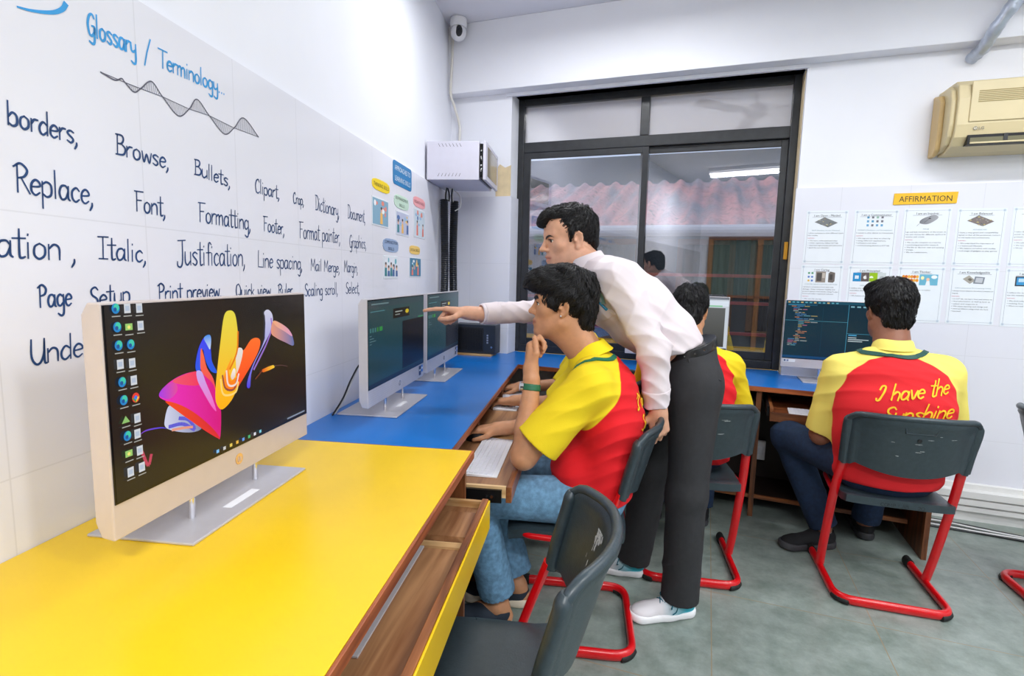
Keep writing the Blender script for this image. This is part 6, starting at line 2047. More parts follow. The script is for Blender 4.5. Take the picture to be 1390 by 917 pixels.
def shoe(root, heel, toe_dir, m_up, m_sole, L=.275, attrs=None, laces=None, name='shoe', tall=1.0, sole_t=.026, label=None):
    y = _n((toe_dir[0], toe_dir[1], 0)); R = np.stack([np.cross(y, (0, 0, 1)), y, (0, 0, 1)], 1)
    k_ = L / .275
    S = Sculpt(); S.frame(R, heel, k_)
    S.cap((0, .036, .050), (0, .10, .048), .034, .037, k=.03, sx=1.0)
    S.cap((0, .10, .046), (0, .20, .034), .038, .034, k=.03)
    S.ell((0, .225, .034), (.041, .048, .027), k=.02)
    S.cap((0, .048, .05), (0, .052, .088 * tall), .034, .036, k=.02, flat=True)
    S.cap((0, .055, .078 * tall), (0, .058, .15), .030, .030, k=.008, mode='sub')
    S.plane((0, 0, sole_t * .6), (0, 0, -1), k=.004)
    lo = np.array(heel) + np.array((-.32, -.32, -.01)); hi = np.array(heel) + np.array((.32, .32, .16))
    o = sculpt_part(name, S, lo, hi, .004, m_up, root, attrs)
    if label: o['label'] = label
    S2 = Sculpt(); S2.frame(R, heel, k_)
    S2.cap((0, .038, .02), (0, .12, .02), .041, .042, k=.02); S2.cap((0, .12, .02), (0, .225, .02), .042, .046, k=.02)
    S2.ell((0, .245, .02), (.040, .034, .05), k=.02)
    inv = lambda P: ((P - np.array(heel)) @ R) / k_
    S2.keep(lambda P: inv(P)[:, 2] - (sole_t + .006 * (np.abs(inv(P)[:, 1] - .12) / .12) ** 2), k=.006)
    S2.keep(lambda P: (.001 + .012 * np.clip((inv(P)[:, 1] - .20) / .08, 0, 1) ** 2) - inv(P)[:, 2], k=.006)
    sculpt_part('sole', S2, lo, hi, .004, m_sole, o)
    if laces:
        mb = MB()
        for i in range(5):
            yy = .105 + i * .021
            zz = .0895 - i * .0082
            for sg in (-1, 1):
                pts = catmull([(-sg * .024, yy - .004, zz - .008), (-sg * .010, yy, zz + .004), (sg * .008, yy + .008, zz + .003), (sg * .022, yy + .014, zz - .010)], 4)
                mb.tube([tuple(R @ (np.array(p) * k_) + np.array(heel)) for p in pts], .0022, laces, seg=6)
        for sg in (-1, 1):
            pts = catmull([(0, .100, .092), (sg * .030, .110, .100), (sg * .052, .125, .066), (sg * .034, .118, .060), (0, .102, .088)], 6)
            mb.tube([tuple(R @ (np.array(p) * k_) + np.array(heel)) for p in pts], .0022, laces, seg=6)
            pts = catmull([(0, .100, .090), (sg * .024, .088, .084), (sg * .046, .100, .050), (sg * .048, .118, .036)], 6)
            mb.tube([tuple(R @ (np.array(p) * k_) + np.array(heel)) for p in pts], .0022, laces, seg=6)
        mb.build('laces', o, smooth=True)
    return o
# ------------------------------------------------------------------ people
SKIN_T = skin_mat('skin_light_brown', srgb(222, 168, 138), srgb(186, 112, 100))
SKIN_A = skin_mat('skin_warm_brown', srgb(200, 144, 106), srgb(172, 102, 88))
SKIN_C = skin_mat('skin_deep_brown', srgb(146, 96, 74), srgb(120, 74, 64))
YEL, RED = srgb(250, 222, 20), srgb(226, 14, 28)
POLO = attr_mat('polo_cotton', [('yellow', srgb(240, 210, 22))], RED, rough=.85, bump=.25, bscale=420, soft=.0015)
POLO_C = attr_mat('polo_cotton_faded', [('yellow', srgb(242, 224, 110))], srgb(224, 30, 38), rough=.85, bump=.25, bscale=420, soft=.0015)
DENIM = attr_mat('light_blue_denim', [], srgb(104, 146, 178), rough=.85, bump=.5, bscale=500, noise=.28)
DENIM_D = attr_mat('navy_denim', [], srgb(26, 48, 78), rough=.85, bump=.4, bscale=500, noise=.22)
SHIRT_W = attr_mat('white_shirt_cotton', [], srgb(228, 216, 219), rough=.7, bump=.10, bscale=500)
TROUS = attr_mat('black_suiting', [], srgb(41, 41, 44), rough=.75, bump=.25, bscale=600, noise=.12)
LAN = mat('green_lanyard', srgb(20, 112, 84), .6, noise=.1, nscale=200)
LAN_D = mat('dark_green_lanyard', srgb(18, 74, 64), .6, noise=.15, nscale=200)

def root_at(label, loc, rz, group=None):
    return thing('person', label, 'person', loc, rz, group)

def polo(root, body_spine, sh, el_, collar_c, collar_r, mat_, seed, hem_z, cuff, belly=None, h=.0045, infl=.013, sl_r=(.066, .070), yr=.098, neck_pts=None, tilt=(0, .25, 1), foldamt=.006, extra=None, slv=None):
    """short sleeved raglan polo: spine = [(point, radius, side scale)], sh/el_ = [left, right] joints, cuff = share of the upper arm"""
    S = Sculpt()
    for (p0, r0, s0), (p1, r1, s1) in zip(body_spine[:-1], body_spine[1:]):
        S.cap(p0, p1, r0 + infl, r1 + infl, k=.05, sx=(s0 + s1) / 2)
    if belly:
        for c, r in belly:
            S.ell(c, r, k=.06)
    S.plane((0, 0, hem_z), (0, -.1, -1), k=.01)
    for i in (0, 1):
        a, b = np.array(sh[i], float), np.array(el_[i], float)
        e = a + (b - a) * cuff[i]
        nk = np.array(collar_c) + np.array(((-1, 1)[i] * .045, -.008, -.048))
        S.cap(nk, a, .040, .060, k=.05)
        S.cap(a, e, sl_r[0], sl_r[1] if slv is None else slv[i], k=.035, flat=True)
    for i in (0, 1):
        a, b = np.array(sh[i], float), np.array(el_[i], float)
        e = a + (b - a) * cuff[i]
        d = _n(b - a)
        S.cap(e - d * .030, e + d * .05, (sl_r[1] if slv is None else slv[i]) - .010, None, k=.006, mode='sub')
    # neck opening and collar
    cc = np.array(collar_c, float); t = _n(tilt)
    S.cap(cc - t * .03, cc + t * .12, collar_r - .002, collar_r + .045, k=.008, mode='sub')
    ends = [np.array(sh[i], float) + (np.array(el_[i], float) - np.array(sh[i], float)) * cuff[i] for i in (0, 1)]
    calm = lambda P: np.minimum(np.clip((np.linalg.norm(P - ends[0], axis=1) - .085) / .07, 0, 1), np.clip((np.linalg.norm(P - ends[1], axis=1) - .085) / .07, 0, 1))
    S.disp.append(folds(foldamt * .85, 85, (.1, .35, 1), seed, calm))
    S.disp.append(folds(foldamt * .5, 150, (.5, .5, 1), seed + 11, calm))
    S.disp.append(lambda P: .004 * wob(P, 16, seed + 2) * calm(P))
    if extra:
        for g in extra: S.disp.append(g)
    chains = [[np.array(collar_c) + np.array(((-1, 1)[i] * .03, 0, 0)), np.array(sh[i], float), np.array(el_[i], float)] for i in (0, 1)]
    def yellow(P):
        d = np.minimum(seg_dist(P, chains[0]), seg_dist(P, chains[1]))
        return yr - d
    lo = np.array([min(p[0][0] for p in body_spine) - .48, -.55, hem_z - .02]); hi = np.array([.5, .55, collar_c[2] + .06])
    o = sculpt_part('polo_shirt', S, lo, hi, h, mat_, root, {'yellow': yellow})
    # turned-down collar: a flared band
    mb = MB()
    u = _n(np.cross(t, (1, 0, 0))); v = np.cross(t, u)        # v ~ side, u ~ front/back
    def ring(rad, up, front_open=0.0, n=40):
        out = []
        for k in range(n + 1):
            a = 2 * PI * k / n
            out.append(cc + t * up + (v * math.sin(a) * 1.02 + u * math.cos(a) * 1.0) * rad)
        return out
    prof = [(collar_r - .003, -.030), (collar_r - .004, .018), (collar_r + .001, .025), (collar_r + .007, .020), (collar_r + .015, -.006), (collar_r + .022, -.022), (collar_r + .018, -.024), (collar_r + .010, -.006)]
    nn = 48
    for (r_, up) in prof:
        for k in range(nn):
            a = 2 * PI * k / nn
            w = 1 + .06 * math.sin(2 * a + seed)
            mb.v.append(tuple(cc + t * (up + .004 * math.sin(3 * a + seed)) + (v * math.sin(a) + u * math.cos(a)) * r_ * w))
    kk = mb._m(mat('collar_yellow' if mat_ is POLO else 'collar_yellow_faded', YEL if mat_ is POLO else srgb(242, 224, 110), .85, bump=.2, bscale=400))
    np_ = len(prof)
    for j in range(np_):
        for k in range(nn):
            mb.f.append((j * nn + k, j * nn + (k + 1) % nn, ((j + 1) % np_) * nn + (k + 1) % nn, ((j + 1) % np_) * nn + k)); mb.mi.append(kk)
    mb.build('collar', o, smooth=True)
    return S, o
def lanyard(root, S, pts, m, lo, hi, w=.0075):
    P = np.array(catmull(pts, 8), float)
    for _ in range(15):
        P = P - S.grad(P) * np.clip(S.eval(P), -.03, .03)[:, None]
    g = S.grad(P); tn_ = np.gradient(P, axis=0); tn_ /= np.maximum(np.linalg.norm(tn_, axis=1, keepdims=True), 1e-9)
    sd_ = np.cross(tn_, g)
    vs, fs = [], []
    for i in range(len(P)):
        for c, l in ((-1, .002), (1, .002), (1, .0055), (-1, .0055)):
            vs.append(tuple(P[i] + sd_[i] * w * c + g[i] * l))
    for i in range(len(P) - 1):
        for k in range(4):
            fs.append((i * 4 + k, i * 4 + (k + 1) % 4, i * 4 + 4 + (k + 1) % 4, i * 4 + 4 + k))
    mb = MB(); mb.add(vs, fs, m)
    return mb.build('lanyard', root)
GL['1'] = (5.4, ['0.2,6.6 1.2,8.8 3,9 3.4,7.4 2.4,3 1.4,0.4 0,0.2 -0.4,1.4'])
def shirt_text(parent, S, lines, m, back=True, name='lettering'):
    """flowing yellow script laid on the back of the shirt"""
    mb = MB()
    for (text, x0, z0, x1, z1, cap, wd_) in lines:
        raw = MB()
        st = (x1 - x0) / max(1e-6, text_width(text, cap))
        stroke_text(raw, text, m, lambda a, b, l: (a, b, 0), wd_, cap, x0, z0, st, (z1 - z0) / (x1 - x0), .36, taper=.2)
        v = np.array(raw.v)
        P = np.stack([v[:, 0], np.full(len(v), -.40), v[:, 1]], 1)
        for _ in range(60):
            d = S.eval(P); P[:, 1] += np.clip(d * .7, -.01, .03)
        P[:, 1] -= .0042
        off = len(mb.v)
        mb.v += [tuple(p) for p in P]
        k_ = mb._m(m)
        for f in raw.f:
            mb.f.append(tuple(i + off for i in f)); mb.mi.append(k_)
    return mb.build(name, parent, smooth=True)

def body_shell(S, spine, shr=.9):
    for (p0, r0, s0), (p1, r1, s1) in zip(spine[:-1], spine[1:]):
        S.cap(p0, p1, r0 * shr, r1 * shr, k=.05, sx=(s0 + s1) / 2)

# ================================================================== the boy leaning on his hand
A = root_at('seated boy in yellow and red polo shirt with his hand at his chin', W3(0, 1.88), WA + PI / 2)
RA = rot3(yaw=-.02, pitch=.02); oA = np.array((0, .078, 1.205)); sA = .97
spA = [((0, -.080, .53), .105, 1.5), ((0, -.105, .66), .092, 1.5), ((0, -.105, .80), .098, 1.5), ((0, -.080, .92), .090, 1.5), ((0, -.062, .965), .056, 1.5)]
shA = [(-.165, -.030, .950), (.165, -.025, .945)]
elA = [(-.200, .178, .708), (.205, .120, .715)]
wrA = [(-.152, .162, .952), (.175, .292, .690)]
BA = Sculpt()
head_ops(BA, RA, oA, sA, neck_to=(0, -.022, 1.035), neck_r=.056, nose=1.05, jaw=.97)
body_shell(BA, spA)
for i in (0, 1):
    BA.cap(shA[i], elA[i], .046, .040, k=.04)
    BA.cap(elA[i], np.array(elA[i]) * .62 + np.array(wrA[i]) * .38, .041, .038, k=.02)
    BA.cap(np.array(elA[i]) * .62 + np.array(wrA[i]) * .38, wrA[i], .038, .0265, k=.02)
tipsA = hand_ops(BA, np.array((-.140, .168, .984)), (.40, .12, 1), (-.25, 1, .0), +1, [(50, 95, 45), (62, 95, 45), (70, 95, 45), (76, 95, 45)], [(.55, .8, -.25), (.05, 1, .02), (-.10, 1, .10)], s=.98)
hand_ops(BA, np.array((.172, .318, .690)), (-.12, 1, -.10), (0, .1, 1), -1, [(18, 30, 15), (16, 30, 15), (22, 32, 18), (26, 34, 20)], [(.7, .7, -.25), (.35, 1, -.2), (.1, 1, -.1)], s=.98)
hipA = [(-.09, -.06, .525), (.09, -.06, .525)]; knA = [(-.135, .360, .535), (.125, .370, .535)]; anA = [(-.060, .275, .085), (.080, .225, .085)]
for i in (0, 1):
    BA.cap(hipA[i], knA[i], .066, .050, k=.03); BA.cap(knA[i], anA[i], .050, .033, k=.02)
    BA.cap(anA[i], np.array(anA[i]) + (0, .10, -.045), .033, .030, k=.02)
    BA.cap(np.array(anA[i]) + (0, -.012, -.01), np.array(anA[i]) + (0, -.028, -.045), .030, .030, k=.02)
bodyA = sculpt_part('body', BA, (-.34, -.30, .0), (.34, .56, 1.36), .0034, SKIN_A, A, face_attrs(RA, oA, sA, .55))
face_parts(A, RA, oA, sA, look=(0, -.02), brow_t=1.2, brow_drop=.003)
mb = MB(); e = RA @ (np.array((-.083, -.004, -.036)) * sA) + oA; mb.sphere(tuple(e), .0032, mat('ear_stud', srgb(235, 240, 245), .1, metal=.6), seg=10, rings=8); mb.build('ear_stud', A, smooth=True)
def nail(root, p, axis, up, r=.0052):
    a = _n(axis); u = np.array(up, float); u = _n(u - (u @ a) * a); sd = np.cross(a, u)
    mb = MB()
    ring = [tuple(np.array(p) + u * .0003 + a * (math.sin(2 * PI * k / 16) * r * 1.25) + sd * (math.cos(2 * PI * k / 16) * r) - u * (abs(math.cos(2 * PI * k / 16)) ** 2 * r * .28)) for k in range(16)]
    mb.add(ring + [tuple(np.array(p) + u * .0007)], [(k, (k + 1) % 16, 16) for k in range(16)], mat('finger_nail', srgb(222, 178, 160), .25))
    mb.build('finger_nail', root, smooth=True)
tA = np.array(tipsA['thumb'])
nail(A, tA + np.array((-.0070, .0030, -.004)), (-.10, .2, 1), (-1, .35, 0))
# hair: thick, swept forward over the brow, full at the nape
HA = Sculpt(); HA.frame(RA, oA, sA)
HA.ell((0, -.022, .050), (.089, .112, .098), k=.03)
HA.ell((0, .062, .094), (.066, .062, .040), k=.03)
HA.ell((0, .104, .070), (.056, .036, .027), k=.025)
HA.ell((0, -.088, -.030), (.056, .036, .070), k=.03)
HA.ell((0, -.072, -.085), (.042, .028, .032), k=.02)
for sd in (-1, 1):
    HA.cap((sd * .077, .018, .03), (sd * .0755, .014, -.010), .011, .005, k=.015)
HA.ell((0, .112, -.062), (.098, .082, .116), k=.012, mode='sub')
HA.ell((0, .035, -.085), (.10, .062, .085), k=.012, mode='sub')
for sd in (-1, 1):
    HA.ell((sd * .088, -.006, -.016), (.020, .024, .036), k=.008, mode='sub')
HA.frame()
HA.disp.append(lambda P: .0050 * wob(P, 95, 4) + .0035 * wob(P, 48, 9))
hA = sculpt_part('hair', HA, oA + (-.14, -.19, -.14), oA + (.14, .19, .19), .0035, HAIR, A)
hair_locks(hA, HA, RA, oA, sA, 4200, (0, -.055, .14), .070, .0012, 3, lambda q: (q[:, 2] > -.10) & ((q[:, 1] < .035) | (q[:, 2] > .035)), curl=.75, steps=9, lift=.006, down=.30, fwd=.25)
SA, shirtA = polo(A, spA, shA, elA, (0, -.022, 1.040), .060, POLO, 21, .515, (.80, .62), belly=[((0, .015, .62), (.150, .085, .11))], infl=.016, sl_r=(.070, .084), yr=.103, tilt=(0, .55, 1), foldamt=.0045, h=.0042)
lanyard(shirtA, SA, [(-.02, -.115, 1.03), (-.070, -.095, 1.02), (-.098, -.045, 1.0), (-.100, .010, .965), (-.080, .045, .92), (-.05, .055, .86)], LAN, (-.14, -.12, .80), (-.01, .12, 1.08), .0085)
INKY = mat('yellow_shirt_print', srgb(250, 206, 20), .7)
shirt_text(shirtA, SA, [('1 have the', -.115, .865, .11, .87, .050, .0062), ('Sunshine', -.105, .790, .115, .80, .050, .0062)], INKY)
# light jeans
JA = Sculpt()
JA.cap((0, -.075, .53), (0, -.06, .56), .112, .112, k=.03, sx=1.5)
for i in (0, 1):
    JA.cap(hipA[i], knA[i], .086, .072, k=.04)
    k1 = np.array(knA[i]); a1 = np.array(anA[i]) + (0, .004, .05)
    JA.cap(k1, a1, .072, .068, k=.03, flat=True)
    JA.cap(a1 - _n(a1 - k1) * .02, a1 + _n(a1 - k1) * .05, .060, .060, k=.004, mode='sub')
JA.plane((0, 0, .63), (0, 0, 1))
for p, d_ in ((knA[0], (0, .7, 1)), (anA[0], (.1, .1, 1)), (anA[1], (.1, .1, 1)), (hipA[0], (.4, 1, .2))):
    JA.disp.append(folds(.0075, 75, d_, 31, near(p, .14)))
sculpt_part('jeans', JA, (-.34, -.34, .08), (.34, .48, .66), .0045, DENIM, A)
SLIP = mat('navy_slip_on', srgb(34, 44, 58), .8, bump=.2, bscale=300); SOLE_C = mat('cream_rubber', srgb(226, 212, 190), .6)
shoe(A, (-.060, .222, 0), (-.05, 1), SLIP, SOLE_C, L=.275, tall=.62, sole_t=.034)
shoe(A, (.080, .170, 0), (.05, 1), SLIP, SOLE_C, L=.275, tall=.62, sole_t=.034)
# wrist watch with green strap
wv = np.array(wrA[0]); fa = _n(wv - np.array(elA[0])); wc = wv - fa * .018
WS = Sculpt(); WS.hug(BA, .0032)
WS.keep(lambda P: np.abs((P - wc) @ fa) - .011, k=.002); WS.keep(lambda P: np.linalg.norm(P - wc, axis=1) - .055, k=.002)
w_ = sculpt_part('wrist_watch', WS, wc - .06, wc + .06, .0028, mat('green_strap', srgb(34, 104, 72), .5, noise=.1, nscale=80), A)
mb = MB(); dn = _n(np.cross(fa, (-1, -.2, 0))); dn = dn if dn[1] > 0 else -dn
pc = wc + dn * .032
mb.cyl(tuple(pc - dn * .004), tuple(pc + dn * .007), .0165, M['chrome'], seg=24); mb.cyl(tuple(pc + dn * .007), tuple(pc + dn * .0078), .014, M['white_plastic'], seg=24)
mb.build('watch_case', w_, smooth=True)

# ================================================================== the teacher
TT = root_at('standing teacher in a white shirt pointing at a screen over the seated boy', W3(0, 2.10), WA + PI / 2)
RT = rot3(yaw=.36, pitch=-.17, roll=-.04); sT = .985
oT = np.array((.02, .070, 1.455))
shT = [(-.190, -.108, 1.298), (.195, .000, 1.270)]
elT = [(-.225, -.252, 1.058), (.285, .180, 1.150)]
wrT = [(-.195, -.275, .855), (.095, .425, 1.140)]
spT = [((0, -.412, .97), .087, 1.40), ((0, -.320, 1.085), .098, 1.38), ((0, -.215, 1.185), .108, 1.42), ((0, -.110, 1.270), .098, 1.45), ((0, -.055, 1.312), .062, 1.5)]
BT = Sculpt()
head_ops(BT, RT, oT, sT, neck_to=(.0, -.020, 1.345), neck_r=.057, nose=1.18, jaw=1.0, mouth_open=.002)
body_shell(BT, spT, .88)
for i in (0, 1):
    BT.cap(shT[i], elT[i], .044, .038, k=.03); BT.cap(elT[i], wrT[i], .037, .0265, k=.02)
BT.cap(wrT[1], np.array((.084, .470, 1.142)), .0275, .026, k=.02)
# pointing right hand
hand_ops(BT, np.array((.082, .478, 1.143)), (-.03, 1, .085), (.32, -.05, 1), -1, [(8, 6, 4), (62, 92, 50), (70, 96, 52), (74, 96, 52)], [(.55, .75, -.75), (.10, 1, -.42), (-.05, 1, -.15)], s=1.05, spread=.05)
# left hand closed over the chair back
hand_ops(BT, np.array((-.205, -.282, .838)), (.10, -.10, -1), (-1, -.30, -.05), +1, [(32, 52, 30), (34, 54, 32), (36, 56, 32), (40, 56, 34)], [(.85, .5, -.1), (.7, .75, -.25), (.35, 1, -.45)], s=1.0, spread=.07)
hipT = [(-.095, -.43, .92), (.095, -.41, .92)]; knT = [(-.120, -.415, .50), (.130, -.320, .50)]; anT = [(-.112, -.420, .085), (.150, -.265, .085)]
for i in (0, 1):
    BT.cap(hipT[i], knT[i], .065, .048, k=.03); BT.cap(knT[i], anT[i], .048, .034, k=.02)
    BT.cap(anT[i], np.array(anT[i]) + (0, .05, -.03), .032, .03, k=.02)
sculpt_part('body', BT, (-.36, -.60, .02), (.46, .80, 1.62), .0036, SKIN_T, TT, face_attrs(RT, oT, sT, .8))
face_parts(TT, RT, oT, sT, look=(0, -.10), brow_t=.68, brow_drop=.0075)
HT = Sculpt(); HT.frame(RT, oT, sT)
HT.ell((0, -.022, .045), (.082, .104, .090), k=.03)
HT.ell((0, .055, .095), (.050, .045, .028), k=.03)
HT.ell((0, .092, .078), (.034, .022, .020), k=.02)
HT.ell((0, -.088, -.020), (.055, .026, .050), k=.03)
for sd in (-1, 1):
    HT.cap((sd * .0765, .010, .03), (sd * .0755, .009, .004), .009, .004, k=.015)
HT.ell((0, .115, -.050), (.090, .088, .108), k=.012, mode='sub')
HT.ell((-.050, .090, .048), (.030, .052, .038), k=.012, mode='sub'); HT.ell((.050, .090, .048), (.030, .052, .038), k=.012, mode='sub')
HT.ell((.080, .050, .006), (.032, .036, .042), k=.012, mode='sub'); HT.ell((-.080, .050, .006), (.032, .036, .042), k=.012, mode='sub')
HT.ell((0, .028, -.085), (.10, .062, .086), k=.012, mode='sub')
for sd in (-1, 1):
    HT.ell((sd * .088, -.006, -.012), (.020, .026, .038), k=.008, mode='sub')
HT.frame()
HT.disp.append(lambda P: .0032 * wob(P, 120, 14))
hT = sculpt_part('hair', HT, oT + (-.14, -.17, -.13), oT + (.14, .17, .16), .0034, HAIR, TT)
hair_locks(hT, HT, RT, oT, sT, 3600, (0, -.060, .125), .036, .0011, 5, lambda q: (q[:, 2] > -.06) & ((q[:, 1] < .02) | (q[:, 2] > .05)), curl=.5, steps=7, lift=.006, down=.25, fwd=.35)
# white shirt, tucked in
WSH = Sculpt()
for (p0, r0, s0), (p1, r1, s1) in zip(spT[:-1], spT[1:]):
    WSH.cap(p0, p1, r0 + .014, r1 + .014, k=.05, sx=(s0 + s1) / 2)
WSH.ell((0, -.215, 1.115), (.146, .108, .090), k=.05)
WSH.ell((0, -.085, 1.215), (.165, .080, .095), k=.05)
nkT = (.0, -.020, 1.345)
WSH.plane((0, -.42, 1.060), (0, -.38, -1), k=.012)
for i in (0, 1):
    WSH.cap(np.array(nkT) + ((-1, 1)[i] * .05, -.02, -.02), shT[i], .040, .060, k=.05)
    a, b = np.array(elT[i]), np.array(wrT[i])
    WSH.cap(shT[i], elT[i], .061, .055, k=.03)
    c1 = a + (b - a) * .70; c2 = a + (b - a) * (1.02 if i else 1.0)
    WSH.cap(a, c1, .056, .046, k=.025)
    WSH.cap(c1, c2, .0465, .042, k=.010, flat=True)
    d = _n(b - a)
    WSH.cap(c2 - d * .03, c2 + d * .05, .036, .036, k=.004, mode='sub')
    n_ = (.3, -.2, 1) if i == 0 else (.1, 1, .25)
    WSH.disp.append(folds((.011, .006)[i], 95, n_, 51 + i, near(a, .13)))
    WSH.disp.append(folds((.009, .005)[i], 110, n_, 57 + i, near((a + b) / 2, .13)))
    WSH.disp.append(folds(.009, 90, (.6, .7, -.5), 61 + i, near(shT[i], .13)))
WSH.cap(nkT, np.array(nkT) + (0, .05, .12), .056, .07, k=.006, mode='sub')
WSH.disp.append(folds(.009, 100, (.2, -.5, 1), 71, near((0, -.28, 1.12), .12)))
WSH.disp.append(folds(.009, 70, (.1, 1, .5), 72, near((-.1, -.20, 1.2), .22)))
WSH.disp.append(folds(.0032, 150, (.3, -.6, 1), 78))
WSH.disp.append(lambda P: .0035 * wob(P, 14, 75))
shirtT = sculpt_part('shirt', WSH, (-.34, -.60, .90), (.44, .52, 1.44), .0042, SHIRT_W, TT)
# stand collar with turned-down leaf
CT = Sculpt()
ncl = np.array(nkT) + (0, .010, .012); tn = _n((.0, .40, 1))
mb = MB(); nn = 48
prof = [(.060, -.015), (.059, .026), (.062, .033), (.067, .028), (.074, .0), (.080, -.020), (.076, -.022), (.066, .0)]
uu = _n(np.cross(tn, (1, 0, 0))); vv_ = np.cross(tn, uu)
for (r_, up) in prof:
    for k in range(nn):
        a = 2 * PI * k / nn
        front = max(0, -math.cos(a) if (uu[1] < 0) else math.cos(a)) ** 6
        mb.v.append(tuple(ncl + tn * (up - .022 * front * (1 if up < .02 else .4)) + (vv_ * math.sin(a) + uu * math.cos(a)) * r_))
kk = mb._m(SHIRT_W)
for j in range(len(prof)):
    for k in range(nn):
        mb.f.append((j * nn + k, j * nn + (k + 1) % nn, ((j + 1) % len(prof)) * nn + (k + 1) % nn, ((j + 1) % len(prof)) * nn + k)); mb.mi.append(kk)
mb.build('collar', shirtT, smooth=True)
for i in (0, 1):       # cuffs stand a little proud of the sleeves
    a, b = np.array(elT[i]), np.array(wrT[i]); d = _n(b - a); L_ = np.linalg.norm(b - a)
    cen_ = a + d * L_ * (.87 if i == 0 else .88)
    CF = Sculpt(); CF.hug(WSH, .0022)
    CF.keep(lambda P, cen_=cen_, d=d: np.abs((P - cen_) @ d) - .034, k=.002); CF.keep(lambda P, cen_=cen_: np.linalg.norm(P - cen_, axis=1) - .075, k=.002)
    sculpt_part('cuff', CF, cen_ - .085, cen_ + .085, .0034, SHIRT_W, shirtT)
# breast pocket with a teal pen and a card
pkc = np.array((-.120, -.060, 1.205))
PK = Sculpt(); PK.hug(WSH, .0030)
PK.keep(lambda P: np.maximum(np.abs(P[:, 0] - pkc[0]) - .052, np.abs((P - pkc) @ _n((0, .75, 1))) - .06), k=.002); PK.keep(lambda P: -(P[:, 1] - (-.145)) , k=.002)
sculpt_part('pocket', PK, pkc + (-.09, -.10, -.12), pkc + (.09, .16, .12), .0036, SHIRT_W, shirtT)
def on_skin(S, p, out):
    P = np.array([p], float)
    for _ in range(12):
        d = S.eval(P); P = P - S.grad(P) * np.clip(d, -.03, .03)[:, None]
    g = S.grad(P)
    return P[0] + g[0] * out, g[0]
pa, ga = on_skin(WSH, (-.150, -.048, 1.232), .006); pb, gb = on_skin(WSH, (-.150, -.086, 1.200), .006)
pen = MB(); pen.tube([tuple(pa), tuple((pa + pb) / 2 + ga * .002), tuple(pb)], .0050, mat('teal_pen', srgb(30, 150, 196), .35), seg=10)
o = pen.build('pen', smooth=True); o.matrix_world = TT.matrix_basis if False else Matrix.Translation(W3(0, 2.10)) @ RZ(WA + PI / 2)
tag(o, 'teal pen clipped in the teacher\'s breast pocket', 'pen')
pc_, gc_ = on_skin(WSH, (-.150, -.078, 1.242), .005)
cd = MB(); tz = _n(np.cross(gc_, (1, 0, 0))); tx = np.cross(tz, gc_)
if tz[2] < 0: tz = -tz
for (a0, b0, mm_) in ((0, 0, mat('pale_green_card', srgb(170, 214, 200), .4)), (.014, .010, mat('white_card', srgb(232, 238, 240), .4))):
    P = [pc_ + gc_ * (.002 + a0 * .1) + tx * (x + a0) + tz * (z + b0) for x, z in ((-.022, -.03), (.022, -.03), (.022, .022), (-.022, .026))]
    cd.add([tuple(p) for p in P] + [tuple(p + gc_ * .001) for p in P], [(0, 1, 2, 3), (7, 6, 5, 4), (0, 4, 5, 1), (1, 5, 6, 2), (2, 6, 7, 3), (3, 7, 4, 0)], mm_)
o = cd.build('folded_card'); o.matrix_world = Matrix.Translation(W3(0, 2.10)) @ RZ(WA + PI / 2)
tag(o, 'pale green folded card in the teacher\'s breast pocket', 'card')
# seams: dotted side seam, sleeve head
SM = Sculpt(); SM.hug(WSH, .0013)
smp = [(-.17, -.06, 1.33), (-.175, -.14, 1.30), (-.18, -.22, 1.24), (-.175, -.32, 1.16), (-.17, -.42, 1.06)]
SM.keep(lambda P: seg_dist(P, catmull(smp, 4)) - .0042, k=.001)
# trousers and belt
TR = Sculpt()
TR.cap((0, -.407, 1.08), (0, -.42, .90), .099, .119, k=.03, sx=1.38)
for i in (0, 1):
    TR.cap(hipT[i], knT[i], .094, .074, k=.05)
    a1 = np.array(anT[i]) + (0, .004, -.012)
    TR.cap(knT[i], a1, .074, .072, k=.03, flat=True)
    d = _n(a1 - np.array(knT[i]))
    TR.cap(a1 - d * .015, a1 + d * .05, .061, .061, k=.004, mode='sub')
    TR.disp.append(folds(.006, 60, (.2, .5, 1), 81 + i, near(a1 + (0, 0, .14), .09)))
    TR.disp.append(folds(.004, 60, (.1, 1, .5), 85 + i, near(np.array(knT[i]) + (0, 0, .1), .22)))
bn = _n((0, .38, 1)); bp_ = np.array((0, -.42, 1.044))
TR.plane(bp_ + bn * .012, bn, k=.004)
TR.disp.append(folds(.006, 42, (.5, .6, .5), 88, near((-.1, -.36, .86), .13)))
trT = sculpt_part('trousers', TR, (-.36, -.62, .06), (.36, -.10, 1.18), .0045, TROUS, TT)
BL = Sculpt()
BL.cap((0, -.4060, 1.10), (0, -.4160, .95), .1012, .1158, k=.03, sx=1.38)
BL.keep(lambda P: np.abs((P - bp_) @ bn) - .0185, k=.003)
PW = Sculpt(); PW.hug(TR, .0025)
PW.keep(lambda P: np.maximum(seg_dist(P, [(-.150, -.535, .940), (-.165, -.470, .955)]) - .005, P[:, 0] + .05), k=.001)
sculpt_part('pocket_welt', PW, (-.24, -.60, .90), (-.06, -.40, 1.0), .003, TROUS, trT)
PW = Sculpt(); PW.hug(TR, .0016)
PW.keep(lambda P: np.maximum(seg_dist(P, [(-.150, -.385, 1.02), (-.160, -.415, .90), (-.160, -.43, .86)]) - .004, P[:, 0] + .05), k=.001)
sculpt_part('side_seam', PW, (-.24, -.50, .82), (-.06, -.33, 1.06), .003, TROUS, trT)
